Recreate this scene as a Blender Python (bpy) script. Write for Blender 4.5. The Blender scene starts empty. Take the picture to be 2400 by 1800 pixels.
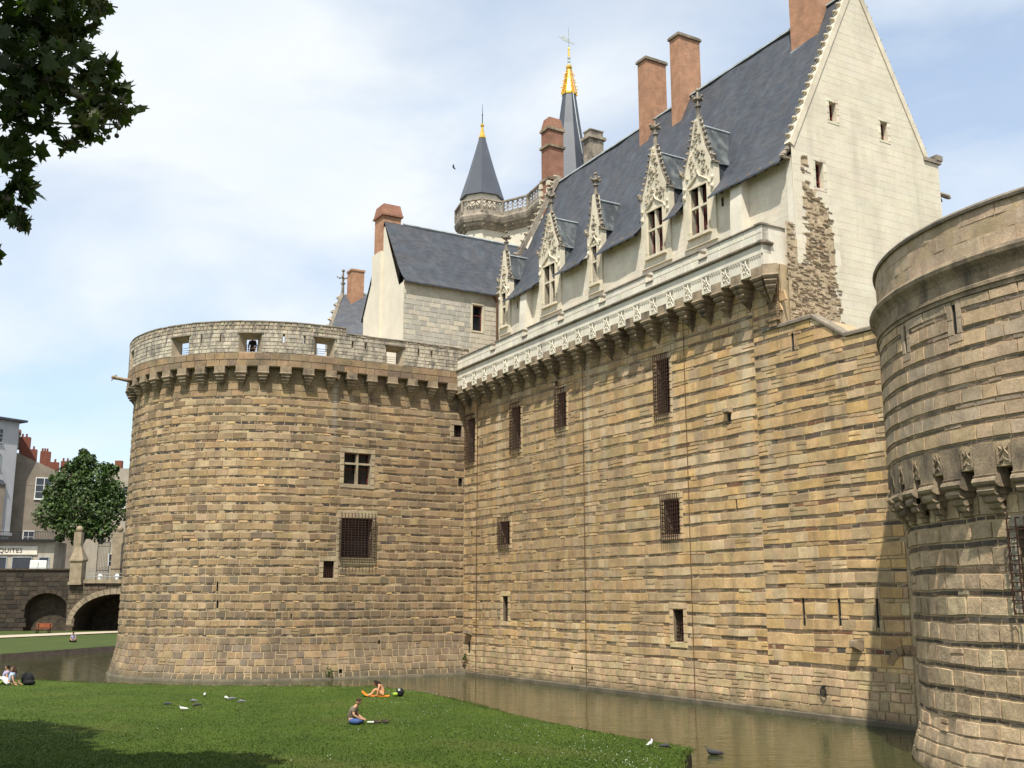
import bpy, math, random
import numpy as np
from mathutils import Vector, Matrix

# ------------------------------------------------------------ camera, sky, sun
sc = bpy.context.scene
COL = sc.collection
rnd = random.Random(7)
R = math.radians

CAM_H = 5.0
PITCH = math.atan(505 / 2500)
cam = bpy.data.cameras.new('camera')
camo = bpy.data.objects.new('camera', cam)
COL.objects.link(camo)
camo.location = (0, 0, CAM_H)
camo.rotation_euler = (math.pi / 2 + PITCH, 0, 0)
cam.sensor_width = 36
cam.lens = 37.5
cam.clip_start = 0.1
cam.clip_end = 8000
sc.camera = camo
sc.render.resolution_x, sc.render.resolution_y = 1024, 768

SUN_EL, SUN_HEAD = 60.0, 11.0          # elevation; light travels 11 deg right of the view direction
sv = Vector((-math.sin(R(SUN_HEAD)) * math.cos(R(SUN_EL)), -math.cos(R(SUN_HEAD)) * math.cos(R(SUN_EL)), math.sin(R(SUN_EL))))
sun = bpy.data.lights.new('sun', 'SUN')
sun.energy = 5.0
sun.angle = R(0.6)
sun.color = (1.0, 0.95, 0.86)
suno = bpy.data.objects.new('sun', sun)
COL.objects.link(suno)
suno.rotation_euler = (-sv).to_track_quat('-Z', 'Y').to_euler()
suno.location = sv * 200

world = bpy.data.worlds.new('World')
sc.world = world
world.use_nodes = True
wn, wl = world.node_tree.nodes, world.node_tree.links
wn.clear()
w_out = wn.new('ShaderNodeOutputWorld')
w_bg = wn.new('ShaderNodeBackground')
w_sky = wn.new('ShaderNodeTexSky')
w_sky.sky_type = 'NISHITA'
w_sky.sun_disc = False
w_sky.sun_elevation = R(SUN_EL)
w_sky.sun_rotation = math.atan2(sv.x, sv.y)
w_sky.air_density = 1.0
w_sky.dust_density = 1.2
w_sky.ozone_density = 1.3
w_bg.inputs['Strength'].default_value = 0.115
w_tc = wn.new('ShaderNodeTexCoord')
w_map = wn.new('ShaderNodeMapping')
w_map.inputs['Scale'].default_value = (1.0, 1.0, 2.2)
w_map.inputs['Location'].default_value = (3.1, 0.4, 0.2)
w_n1 = wn.new('ShaderNodeTexNoise')
w_n1.inputs['Scale'].default_value = 2.1
w_n1.inputs['Detail'].default_value = 7
w_n1.inputs['Roughness'].default_value = 0.52
w_n1.inputs['Distortion'].default_value = 0.6
w_ramp = wn.new('ShaderNodeValToRGB')
w_ramp.color_ramp.elements[0].position = 0.34
w_ramp.color_ramp.elements[0].color = (0.40, 0.40, 0.40, 1)
w_ramp.color_ramp.elements[1].position = 0.56
w_ramp.color_ramp.elements[1].color = (0.96, 0.96, 0.96, 1)
w_n2 = wn.new('ShaderNodeTexNoise')
w_n2.inputs['Scale'].default_value = 4.6
w_n2.inputs['Detail'].default_value = 6
w_cc = wn.new('ShaderNodeValToRGB')
w_cc.color_ramp.elements[0].position = 0.32
w_cc.color_ramp.elements[0].color = (5.9, 6.5, 7.1, 1)
w_cc.color_ramp.elements[1].position = 0.60
w_cc.color_ramp.elements[1].color = (6.7, 7.0, 7.2, 1)
w_mix = wn.new('ShaderNodeMix')
w_mix.data_type = 'RGBA'
wl.new(w_tc.outputs['Generated'], w_map.inputs['Vector'])
wl.new(w_map.outputs['Vector'], w_n1.inputs['Vector'])
wl.new(w_map.outputs['Vector'], w_n2.inputs['Vector'])
wl.new(w_n1.outputs['Fac'], w_ramp.inputs['Fac'])
wl.new(w_n2.outputs['Fac'], w_cc.inputs['Fac'])
wl.new(w_ramp.outputs['Color'], w_mix.inputs['Factor'])
w_gain = wn.new('ShaderNodeMix')
w_gain.data_type = 'RGBA'
w_gain.blend_type = 'MULTIPLY'
w_gain.inputs['Factor'].default_value = 1.0
w_gain.inputs['B'].default_value = (1.25, 1.4, 1.45, 1)
wl.new(w_sky.outputs['Color'], w_gain.inputs['A'])
wl.new(w_gain.outputs['Result'], w_mix.inputs['A'])
wl.new(w_cc.outputs['Color'], w_mix.inputs['B'])
wl.new(w_mix.outputs['Result'], w_bg.inputs['Color'])
wl.new(w_bg.outputs['Background'], w_out.inputs['Surface'])

sc.view_settings.view_transform = 'Standard'
sc.view_settings.look = 'None'
sc.view_settings.gamma = 1
sc.view_settings.exposure = 0.34
sc.view_settings.use_curve_mapping = False

# ------------------------------------------------------------ frames of the place
V3 = lambda *a: np.array(a, float)
E_ = V3(.5115, -.8593, 0); E_ /= np.linalg.norm(E_)          # along the curtain wall, towards the camera
N_ = V3(-.8593, -.5115, 0); N_ /= np.linalg.norm(N_)         # out of the curtain wall
Z_ = V3(0, 0, 1)
C0 = V3(-3.37, 75.28, 0)                                     # inner corner tower / curtain wall
def L(u, w, z):
    return C0 + E_ * u + N_ * w + Z_ * z
CT = np.array([-17.6, 79.0]); TH = -1.06; RT = 10.2          # horseshoe tower
TN = np.array([math.cos(TH), math.sin(TH)]); TT = np.array([-TN[1], TN[0]])
def flare(z):
    return 0.5 * max(0.0, (2.6 - z) / 2.6) ** 1.7
def S_tower(s, z, d):
    r = RT + d + flare(z)
    if s < 0:
        a = TH + s / RT
        return V3(CT[0] + r * math.cos(a), CT[1] + r * math.sin(a), z)
    p = CT + TN * r + TT * s
    return V3(p[0], p[1], z)
def S_wall(u, z, d):
    return L(u, d, z)
RC = np.array([21.75, 33.47]); RA0 = math.atan2(-RC[1], -RC[0]); RR = 8.85
def S_low(s, z, d):
    r = RR + d + 0.35 * max(0.0, (1.6 - z) / 1.6) ** 1.5
    a = RA0 + s / 9.0
    return V3(RC[0] + r * math.cos(a), RC[1] + r * math.sin(a), z)
def S_up(s, z, d):
    r = 9.33 + d
    a = RA0 + s / 9.0
    return V3(RC[0] + r * math.cos(a), RC[1] + r * math.sin(a), z)
_cp, _sp = math.cos(PITCH), math.sin(PITCH)
def proj(p):
    y = p[1] * _cp + (p[2] - CAM_H) * _sp
    if y < 0.1:
        return None
    v = -p[1] * _sp + (p[2] - CAM_H) * _cp
    return (1200 + 2500 * p[0] / y, 900 - 2500 * v / y)

# ------------------------------------------------------------ materials
MATS = {}
def _mat(name):
    m = bpy.data.materials.new(name)
    m.use_nodes = True
    nt = m.node_tree
    b = nt.nodes['Principled BSDF']
    return m, nt.nodes, nt.links, b
def _noise(n, l, vec, scale, detail=4, rough=0.55, dist=0.0):
    t = n.new('ShaderNodeTexNoise')
    t.inputs['Scale'].default_value = scale
    t.inputs['Detail'].default_value = detail
    t.inputs['Roughness'].default_value = rough
    t.inputs['Distortion'].default_value = dist
    if vec is not None:
        l.new(vec, t.inputs['Vector'])
    return t
def _ramp(n, l, fac, p0, c0, p1, c1):
    r = n.new('ShaderNodeValToRGB')
    r.color_ramp.elements[0].position = p0
    r.color_ramp.elements[1].position = p1
    r.color_ramp.elements[0].color = (*c0, 1) if hasattr(c0, '__len__') else (c0, c0, c0, 1)
    r.color_ramp.elements[1].color = (*c1, 1) if hasattr(c1, '__len__') else (c1, c1, c1, 1)
    l.new(fac, r.inputs['Fac'])
    return r
def _mixc(n, l, blend, fac, a, b):
    m = n.new('ShaderNodeMix')
    m.data_type = 'RGBA'
    m.blend_type = blend
    for sock, val in (('Factor', fac), ('A', a), ('B', b)):
        if hasattr(val, 'is_linked') or hasattr(val, 'links'):
            l.new(val, m.inputs[sock])
        elif sock == 'Factor':
            m.inputs[sock].default_value = val
        else:
            m.inputs[sock].default_value = (*val, 1)
    return m.outputs['Result']
def _pos(n, l, scale=(1, 1, 1)):
    g = n.new('ShaderNodeNewGeometry')
    mp = n.new('ShaderNodeMapping')
    mp.inputs['Scale'].default_value = scale
    l.new(g.outputs['Position'], mp.inputs['Vector'])
    return mp.outputs['Vector']
def surf(name, col=None, rough=0.85, var=0.25, vscale=2.0, fine=14.0, bump=0.3, bscale=18.0, stain=0.0, staincol=(0.05, 0.045, 0.04),
         stainscale=(0.7, 0.7, 0.10), stain_lo=0.52, stain_hi=0.72, metallic=0.0, spec=0.3, tint=False, bdist=0.02, second=None, second_scale=0.6, streaks=None, tide=False, courses=0.0):
    """stone, plaster, slate, wood...: base colour (constant or the piece's own tint) + grain + weather stains + relief"""
    m, n, l, b = _mat(name)
    pos = _pos(n, l)
    if tint:
        a = n.new('ShaderNodeAttribute'); a.attribute_name = 'tint'
        base = a.outputs['Color']
    else:
        rgb = n.new('ShaderNodeRGB'); rgb.outputs[0].default_value = (*col, 1)
        base = rgb.outputs[0]
    if second is not None:
        s2 = _noise(n, l, pos, second_scale, 5, 0.6)
        f2 = _ramp(n, l, s2.outputs['Fac'], 0.42, 0.0, 0.62, 1.0)
        base = _mixc(n, l, 'MIX', f2.outputs['Color'], base, second)
    n1 = _noise(n, l, pos, vscale, 6, 0.6)
    r1 = _ramp(n, l, n1.outputs['Fac'], 0.28, 1 - var, 0.72, 1 + var * 0.75)
    base = _mixc(n, l, 'MULTIPLY', 1.0, base, r1.outputs['Color'])
    n2 = _noise(n, l, pos, fine, 5, 0.7)
    r2 = _ramp(n, l, n2.outputs['Fac'], 0.3, 1 - var * 0.7, 0.7, 1 + var * 0.5)
    base = _mixc(n, l, 'MULTIPLY', 1.0, base, r2.outputs['Color'])
    for (ax, og, stops, scol, zl, zh, amt) in (streaks or ()):
        # run-off stains below spouts and cracks: each has its own place, width and height range
        wv = _noise(n, l, _pos(n, l, (0.6, 0.6, 0.35)), 1.0, 3, 0.5)
        dt = n.new('ShaderNodeVectorMath'); dt.operation = 'DOT_PRODUCT'; dt.inputs[1].default_value = tuple(ax)
        l.new(pos, dt.inputs[0])
        mr = n.new('ShaderNodeMath'); mr.operation = 'MULTIPLY_ADD'; mr.inputs[1].default_value = 1 / 40.0; mr.inputs[2].default_value = -float(np.dot(og, ax)) / 40.0
        l.new(dt.outputs['Value'], mr.inputs[0])
        wb = n.new('ShaderNodeMath'); wb.operation = 'MULTIPLY_ADD'; wb.inputs[1].default_value = 0.012; l.new(wv.outputs['Fac'], wb.inputs[0]); l.new(mr.outputs[0], wb.inputs[2])
        rp_ = n.new('ShaderNodeValToRGB'); el = rp_.color_ramp.elements
        el[0].position = 0.0; el[0].color = (0, 0, 0, 1); el[1].position = 1.0; el[1].color = (0, 0, 0, 1)
        for (u0, w0, s0) in stops:
            for q, v_ in ((u0 - w0, 0), (u0, s0), (u0 + w0, 0)):
                k_ = el.new(q / 40.0 + 0.006); k_.color = (v_, v_, v_, 1)
        l.new(wb.outputs[0], rp_.inputs['Fac'])
        sz = n.new('ShaderNodeSeparateXYZ'); l.new(pos, sz.inputs[0])
        rz = n.new('ShaderNodeMapRange'); rz.inputs['From Min'].default_value = zl; rz.inputs['From Max'].default_value = zh; l.new(sz.outputs['Z'], rz.inputs['Value'])
        gr_ = _noise(n, l, _pos(n, l, (2.5, 2.5, 0.8)), 1.0, 5, 0.7)
        gg = _ramp(n, l, gr_.outputs['Fac'], 0.32, 0.15, 0.62, amt)
        f1 = _mixc(n, l, 'MULTIPLY', 1.0, rp_.outputs['Color'], gg.outputs['Color'])
        f2_ = n.new('ShaderNodeMath'); f2_.operation = 'MULTIPLY'; l.new(f1, f2_.inputs[0]); l.new(rz.outputs['Result'], f2_.inputs[1])
        base = _mixc(n, l, 'MIX', f2_.outputs[0], base, scol)
    if courses > 0:
        nc_ = _noise(n, l, _pos(n, l, (1.6, 1.6, 7.5)), 1.0, 3, 0.6)
        rc_ = _ramp(n, l, nc_.outputs['Fac'], 0.35, 1 - courses, 0.65, 1 + courses)
        base = _mixc(n, l, 'MULTIPLY', 1.0, base, rc_.outputs['Color'])
    if stain > 0:
        ps = _pos(n, l, stainscale)
        n3 = _noise(n, l, ps, 1.0, 7, 0.62, 0.3)
        r3 = _ramp(n, l, n3.outputs['Fac'], stain_lo, 0.0, stain_hi, stain)
        base = _mixc(n, l, 'MIX', r3.outputs['Color'], base, staincol)
    if tide:
        # wet, algae-grown band just above the moat's water line
        tz = n.new('ShaderNodeSeparateXYZ'); l.new(pos, tz.inputs[0])
        tn_ = _noise(n, l, pos, 0.9, 5, 0.6)
        ta = n.new('ShaderNodeMath'); ta.operation = 'MULTIPLY_ADD'; ta.inputs[1].default_value = -1.1; l.new(tn_.outputs['Fac'], ta.inputs[0]); l.new(tz.outputs['Z'], ta.inputs[2])
        tr_ = n.new('ShaderNodeMapRange'); tr_.inputs['From Min'].default_value = -0.45; tr_.inputs['From Max'].default_value = 0.25; tr_.inputs['To Min'].default_value = 0.75; tr_.inputs['To Max'].default_value = 0.0
        l.new(ta.outputs[0], tr_.inputs['Value'])
        base = _mixc(n, l, 'MIX', tr_.outputs['Result'], base, (0.062, 0.056, 0.032))
    l.new(base, b.inputs['Base Color'])
    b.inputs['Roughness'].default_value = rough
    b.inputs['Metallic'].default_value = metallic
    b.inputs['Specular IOR Level'].default_value = spec
    if bump > 0:
        nb = _noise(n, l, pos, bscale, 6, 0.7)
        bp = n.new('ShaderNodeBump')
        bp.inputs['Strength'].default_value = bump
        bp.inputs['Distance'].default_value = bdist
        l.new(nb.outputs['Fac'], bp.inputs['Height'])
        l.new(bp.outputs['Normal'], b.inputs['Normal'])
    MATS[name] = m
    return m

STREAK = {}
surf('stone', tint=True, var=0.32, vscale=1.6, fine=11, bump=0.55, bscale=14, stain=0.5, staincol=(0.085, 0.066, 0.05), stain_lo=0.53, stain_hi=0.75, bdist=0.03)
PALE_RUN, DARK_RUN = (0.52, 0.46, 0.34), (0.035, 0.03, 0.026)
surf('stone_wall', tint=True, tide=True, var=0.28, vscale=1.6, fine=11, bump=0.55, bscale=14, stain=0.6, staincol=(0.14, 0.105, 0.07), stainscale=(0.85, 0.85, 0.09), stain_lo=0.49, stain_hi=0.72, bdist=0.03,
     streaks=[(E_, C0, [(4.9, .3, .8), (12.9, .3, .5), (15.35, .28, 1.0), (16.9, .35, .5), (19.2, .3, .5), (23.2, .35, .6), (28.7, .6, .7), (30.1, .4, .7)], PALE_RUN, 2.0, 12.0, .85),
              (E_, C0, [(18.2, .4, .7), (19.9, .5, .8), (24.9, .35, .8), (27.5, .4, .6), (9.9, .4, .5)], DARK_RUN, 14.5, 20.5, .9),
              (E_, C0, [(32.2, .5, .7), (34.6, .4, .5), (36.6, .5, .6)], DARK_RUN, 1.0, 17.0, .45)])
surf('stone_tower', tint=True, tide=True, var=0.28, vscale=1.6, fine=11, bump=0.55, bscale=14, stain=0.55, staincol=(0.085, 0.068, 0.05), stain_lo=0.50, stain_hi=0.74, bdist=0.03,
     streaks=[((TT[0], TT[1], 0), (CT[0] + TN[0] * RT - TT[0] * 20, CT[1] + TN[1] * RT - TT[1] * 20, 0), [(20.85, .3, 1.0), (21.9, .25, .5)], (0.45, 0.42, 0.36), 14.0, 19.5, .9),
              ((TT[0], TT[1], 0), (CT[0] + TN[0] * RT - TT[0] * 20, CT[1] + TN[1] * RT - TT[1] * 20, 0), [(23.3, .4, 1.0), (29.8, .5, .6), (18.0, .4, .3)], DARK_RUN, 10.0, 18.5, .95)])
surf('stone_worn', tint=True, tide=True, var=0.38, vscale=2.4, fine=13, bump=0.8, bscale=9, stain=0.5, staincol=(0.10, 0.085, 0.07), stain_lo=0.52, stain_hi=0.75, bdist=0.05)
surf('stone_white', tint=True, var=0.12, vscale=0.9, fine=9, bump=0.25, bscale=14, stain=0.5, staincol=(0.38, 0.34, 0.27), stain_lo=0.50, stain_hi=0.76, bdist=0.015)
surf('stone_grey', tint=True, var=0.25, vscale=1.5, fine=9, bump=0.45, bscale=14, stain=0.85, staincol=(0.10, 0.094, 0.088), stainscale=(2.4, 2.4, 0.9), stain_lo=0.47, stain_hi=0.64)
surf('mortar', (0.43, 0.325, 0.195), var=0.3, vscale=1.2, bump=0.5, stain=0.35, staincol=(0.12, 0.10, 0.08))
surf('footing', (0.15, 0.125, 0.085), var=0.4, vscale=1.2, bump=0.6, stain=0.7, staincol=(0.07, 0.065, 0.045), stainscale=(1, 1, 1), stain_lo=.42, stain_hi=.62)
surf('mortar_grey', (0.40, 0.34, 0.26), var=0.3, vscale=1.2, bump=0.5, stain=0.5, staincol=(0.12, 0.10, 0.08))
surf('parapet_rubble', (0.36, 0.29, 0.20), var=0.3, vscale=1.2, bump=0.5, stain=0.5, staincol=(0.12, 0.10, 0.08))
surf('plaster', (0.67, 0.615, 0.495), var=0.10, vscale=0.7, bump=0.2, stain=0.35, staincol=(0.34, 0.31, 0.25), stain_lo=0.55, stain_hi=0.8)
surf('plaster_white', (0.70, 0.645, 0.53), var=0.14, vscale=0.8, bump=0.2, stain=0.6, staincol=(0.30, 0.27, 0.22), stain_lo=0.52, stain_hi=0.8)
surf('tuffeau', (0.66, 0.59, 0.45), var=0.18, vscale=1.4, bump=0.3, stain=0.45, staincol=(0.22, 0.19, 0.14), stain_lo=0.52, stain_hi=0.75)
surf('carved', (0.52, 0.45, 0.33), var=0.35, vscale=2.2, bump=0.7, bscale=9, stain=0.8, staincol=(0.09, 0.08, 0.065), stain_lo=0.46, stain_hi=0.66, stainscale=(1.6, 1.6, 0.9), bdist=0.05)
surf('carved_grey', (0.34, 0.29, 0.225), var=0.35, vscale=1.6, bump=0.6, bscale=8, stain=0.8, staincol=(0.07, 0.06, 0.05), stain_lo=0.46, stain_hi=0.68, stainscale=(1.2, 1.2, 0.6), bdist=0.05)
surf('corbel_stone', (0.32, 0.245, 0.16), var=0.38, vscale=1.7, bump=0.6, bscale=11, stain=0.8, staincol=(0.05, 0.043, 0.035), stain_lo=0.47, stain_hi=0.68, stainscale=(1.3, 1.3, 0.7), bdist=0.04)
surf('band_stone', (0.30, 0.205, 0.115), var=0.35, vscale=1.5, bump=0.5, stain=0.75, staincol=(0.06, 0.05, 0.04), stainscale=(1.4, 1.4, 0.25), stain_lo=0.48, stain_hi=0.68)
surf('coping', (0.24, 0.20, 0.15), var=0.4, vscale=2.2, bump=0.6, stain=0.6, staincol=(0.05, 0.045, 0.04))
surf('slate', (0.049, 0.056, 0.070), rough=0.6, var=0.20, vscale=1.4, fine=9, bump=0.5, bscale=9, courses=0.22, stain=0.42, staincol=(0.11, 0.128, 0.15), stainscale=(1.5, 1.5, 0.16), stain_lo=0.5, stain_hi=0.74, spec=0.35, second=(0.062, 0.063, 0.070), second_scale=1.1)
surf('slate_mossy', (0.060, 0.068, 0.075), rough=0.65, var=0.35, vscale=1.6, fine=8, bump=0.4, bscale=8, stain=0.75, staincol=(0.17, 0.19, 0.18), stainscale=(1.8, 1.8, 0.4), stain_lo=0.48, stain_hi=0.64)
surf('spire_slate', (0.060, 0.068, 0.085), rough=0.42, var=0.15, vscale=0.6, fine=7, bump=0.2, bscale=9, spec=0.5)
surf('lead', (0.36, 0.395, 0.40), rough=0.5, var=0.3, vscale=2.0, bump=0.25, metallic=0.15, stain=0.5, staincol=(0.14, 0.15, 0.15))
surf('gold', (0.86, 0.55, 0.10), rough=0.32, var=0.15, bump=0.1, metallic=0.85, spec=0.5)
surf('iron', (0.052, 0.024, 0.016), rough=0.8, var=0.4, vscale=4, bump=0.3, metallic=0.1)
surf('black_metal_and_slit_dark', (0.018, 0.018, 0.020), rough=0.5, var=0.2, bump=0.1)  # ironwork, and the painted darkness inside the arrow slits
surf('rust_cable', (0.115, 0.065, 0.035), rough=0.75, var=0.3, bump=0.1)
surf('red_wood', (0.135, 0.030, 0.022), rough=0.6, var=0.25, vscale=3, bump=0.2)
surf('recess', (0.20, 0.155, 0.10), var=0.3, bump=0.4)
surf('glass_dark', (0.012, 0.013, 0.016), rough=0.12, var=0.3, vscale=3.0, bump=0.05, bscale=3, spec=0.5)
surf('glass_far', (0.035, 0.040, 0.050), rough=0.15, var=0.3, vscale=1.0, bump=0.0, spec=0.5)
surf('white_paint', (0.78, 0.78, 0.74), rough=0.45, var=0.06, bump=0.0)
surf('tree_bark', (0.16, 0.13, 0.09), var=0.4, vscale=3, bump=0.8, bscale=6, second=(0.30, 0.27, 0.18), second_scale=2.2)
surf('rubble', tint=True, var=0.4, vscale=5, fine=20, bump=0.9, bscale=16, bdist=0.04)
surf('rubble_bed', (0.47, 0.37, 0.24), var=0.4, vscale=3, bump=0.9, bscale=9, bdist=0.06)

def brick_mat(name, c1, c2, mortar, bw=0.24, bh=0.065):
    m, n, l, b = _mat(name)
    g = n.new('ShaderNodeNewGeometry')
    # run the courses along whichever horizontal axis the face shows
    sx = n.new('ShaderNodeSeparateXYZ'); l.new(g.outputs['Position'], sx.inputs[0])
    du = n.new('ShaderNodeVectorMath'); du.operation = 'DOT_PRODUCT'; du.inputs[1].default_value = (E_[0] + N_[0], E_[1] + N_[1], 0)
    l.new(g.outputs['Position'], du.inputs[0])
    cx = n.new('ShaderNodeCombineXYZ'); l.new(du.outputs['Value'], cx.inputs[0]); l.new(sx.outputs['Z'], cx.inputs[1])
    br = n.new('ShaderNodeTexBrick')
    br.inputs['Color1'].default_value = (*c1, 1); br.inputs['Color2'].default_value = (*c2, 1); br.inputs['Mortar'].default_value = (*mortar, 1)
    br.inputs['Scale'].default_value = 1.0; br.inputs['Brick Width'].default_value = bw; br.inputs['Row Height'].default_value = bh
    br.inputs['Mortar Size'].default_value = 0.008; br.inputs['Mortar Smooth'].default_value = 0.2
    l.new(cx.outputs[0], br.inputs['Vector'])
    pos = _pos(n, l)
    n1 = _noise(n, l, pos, 1.6, 6, 0.6)
    r1 = _ramp(n, l, n1.outputs['Fac'], 0.3, 0.72, 0.72, 1.2)
    base = _mixc(n, l, 'MULTIPLY', 1.0, br.outputs['Color'], r1.outputs['Color'])
    n3 = _noise(n, l, _pos(n, l, (0.8, 0.8, 0.2)), 1.0, 6, 0.6)
    r3 = _ramp(n, l, n3.outputs['Fac'], 0.55, 0.0, 0.75, 0.4)
    base = _mixc(n, l, 'MIX', r3.outputs['Color'], base, (0.16, 0.10, 0.07))
    l.new(base, b.inputs['Base Color'])
    b.inputs['Roughness'].default_value = 0.9
    bp = n.new('ShaderNodeBump'); bp.inputs['Strength'].default_value = 0.5; bp.inputs['Distance'].default_value = 0.01
    l.new(br.outputs['Fac'], bp.inputs['Height']); bp.invert = True
    l.new(bp.outputs['Normal'], b.inputs['Normal'])
    MATS[name] = m
brick_mat('brick', (0.43, 0.205, 0.11), (0.34, 0.155, 0.082), (0.46, 0.32, 0.21))
brick_mat('brick_old', (0.30, 0.115, 0.065), (0.24, 0.095, 0.055), (0.28, 0.20, 0.14))

# ------------------------------------------------------------ mesh building
class MB:
    def __init__(s):
        s.v, s.f, s.c = [], [], []
    def add(s, verts, faces, col=None):
        o = len(s.v)
        s.v.extend([tuple(p) for p in verts])
        for f in faces:
            s.f.append(tuple(i + o for i in f))
            s.c.append(col)
        return s
    def box(s, o, ax, ay, az, col=None):
        """box from corner o spanned by three vectors"""
        o = np.asarray(o, float); ax = np.asarray(ax, float); ay = np.asarray(ay, float); az = np.asarray(az, float)
        v = [o, o + ax, o + ax + ay, o + ay, o + az, o + ax + az, o + ax + ay + az, o + ay + az]
        f = [(0, 3, 2, 1), (4, 5, 6, 7), (0, 1, 5, 4), (1, 2, 6, 5), (2, 3, 7, 6), (3, 0, 4, 7)]
        if np.dot(np.cross(ax, ay), az) < 0:
            f = [q[::-1] for q in f]
        return s.add(v, f, col)
    def cbox(s, c, dx, dy, dz, ex=(1, 0, 0), ey=(0, 1, 0), col=None):
        ex = np.asarray(ex, float); ey = np.asarray(ey, float)
        o = np.asarray(c, float) - ex * dx / 2 - ey * dy / 2 - Z_ * dz / 2
        return s.box(o, ex * dx, ey * dy, Z_ * dz, col)
    def frustum(s, c0, c1, hx0, hy0, hx1, hy1, ex=(1, 0, 0), ey=(0, 1, 0), col=None):
        ex = np.asarray(ex, float); ey = np.asarray(ey, float); c0 = np.asarray(c0, float); c1 = np.asarray(c1, float)
        q = [(-1, -1), (1, -1), (1, 1), (-1, 1)]
        v = [c0 + ex * hx0 * a + ey * hy0 * b for a, b in q] + [c1 + ex * hx1 * a + ey * hy1 * b for a, b in q]
        f = [(0, 3, 2, 1), (4, 5, 6, 7), (0, 1, 5, 4), (1, 2, 6, 5), (2, 3, 7, 6), (3, 0, 4, 7)]
        if np.dot(np.cross(ex, ey), c1 - c0) < 0:
            f = [t[::-1] for t in f]
        return s.add(v, f, col)
    def tube(s, pts, rad, k=6, cap=True, col=None):
        pts = [np.asarray(p, float) for p in pts]
        rads = rad if hasattr(rad, '__len__') else [rad] * len(pts)
        vs, fs = [], []
        up = None
        for i, p in enumerate(pts):
            d = (pts[min(i + 1, len(pts) - 1)] - pts[max(i - 1, 0)])
            d = d / (np.linalg.norm(d) + 1e-12)
            if up is None:
                up = V3(0, 0, 1) if abs(d[2]) < 0.9 else V3(1, 0, 0)
            a = np.cross(up, d); a /= np.linalg.norm(a) + 1e-12
            b = np.cross(d, a); up = b
            for j in range(k):
                t = 2 * math.pi * j / k
                vs.append(p + (a * math.cos(t) + b * math.sin(t)) * rads[i])
        for i in range(len(pts) - 1):
            for j in range(k):
                fs.append((i * k + j, i * k + (j + 1) % k, (i + 1) * k + (j + 1) % k, (i + 1) * k + j))
        if cap:
            fs.append(tuple(reversed(range(k))))
            fs.append(tuple(range((len(pts) - 1) * k, len(pts) * k)))
        return s.add(vs, fs, col)
    def lathe(s, c, prof, k=8, a0=0.0, col=None):
        """prof: (radius, z) upwards"""
        vs, fs = [], []
        for r, z in prof:
            for j in range(k):
                t = a0 + 2 * math.pi * j / k
                vs.append((c[0] + r * math.cos(t), c[1] + r * math.sin(t), c[2] + z))
        m = len(prof)
        for i in range(m - 1):
            for j in range(k):
                fs.append((i * k + j, i * k + (j + 1) % k, (i + 1) * k + (j + 1) % k, (i + 1) * k + j))
        fs.append(tuple(reversed(range(k)))); fs.append(tuple(range((m - 1) * k, m * k)))
        return s.add(vs, fs, col)
    def blob(s, c, rx, ry, rz, k=6, m=4, ex=(1, 0, 0), ey=(0, 1, 0), ez=(0, 0, 1), col=None, jit=0.0):
        ex, ey, ez, c = (np.asarray(t, float) for t in (ex, ey, ez, c))
        vs = [c - ez * rz]
        for i in range(1, m):
            ph = -math.pi / 2 + math.pi * i / m
            for j in range(k):
                t = 2 * math.pi * j / k
                q = 1 + rnd.uniform(-jit, jit)
                vs.append(c + ex * rx * q * math.cos(ph) * math.cos(t) + ey * ry * q * math.cos(ph) * math.sin(t) + ez * rz * q * math.sin(ph))
        vs.append(c + ez * rz)
        fs = [(0, 1 + (j + 1) % k, 1 + j) for j in range(k)]
        for i in range(m - 2):
            for j in range(k):
                a = 1 + i * k
                fs.append((a + j, a + (j + 1) % k, a + k + (j + 1) % k, a + k + j))
        a = 1 + (m - 2) * k
        fs += [(a + j, a + (j + 1) % k, len(vs) - 1) for j in range(k)]
        return s.add(vs, fs, col)
    def prism(s, poly, d, col=None):
        """poly: 3d points, counter-clockwise seen against d's direction (front = poly + d)"""
        d = np.asarray(d, float); p = [np.asarray(q, float) for q in poly]; n = len(p)
        v = p + [q + d for q in p]
        f = [tuple(reversed(range(n))), tuple(range(n, 2 * n))] + [(i, (i + 1) % n, n + (i + 1) % n, n + i) for i in range(n)]
        return s.add(v, f, col)
    def quad(s, a, b, c, d, col=None):
        return s.add([a, b, c, d], [(0, 1, 2, 3)], col)

ORG = {}
def mesh_of(mb, name, org, mat, smooth=False):
    me = bpy.data.meshes.new(name)
    v = np.array(mb.v, float).reshape(-1, 3) - np.asarray(org, float)
    me.from_pydata(v.tolist(), [], mb.f)
    if any(c is not None for c in mb.c):
        at = me.attributes.new('tint', 'FLOAT_COLOR', 'FACE')
        buf = np.ones((len(mb.f), 4), np.float32)
        for i, c in enumerate(mb.c):
            if c is not None:
                buf[i, :3] = c
        at.data.foreach_set('color', buf.ravel())
    if mat is not None:
        me.materials.append(MATS[mat] if isinstance(mat, str) else mat)
    if smooth:
        me.polygons.foreach_set('use_smooth', [True] * len(me.polygons))
    me.update()
    return me
def _tag(o, label=None, cat=None, group=None, kind=None):
    for k, v in (('label', label), ('category', cat), ('group', group), ('kind', kind)):
        if v:
            o[k] = v
    return o
def thing(name, label, cat, loc, group=None):
    o = bpy.data.objects.new(name, None)
    o.empty_display_size = 0.3
    COL.objects.link(o)
    o.location = tuple(loc)
    ORG[o] = np.asarray(loc, float)
    return _tag(o, label, cat, group)
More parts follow.
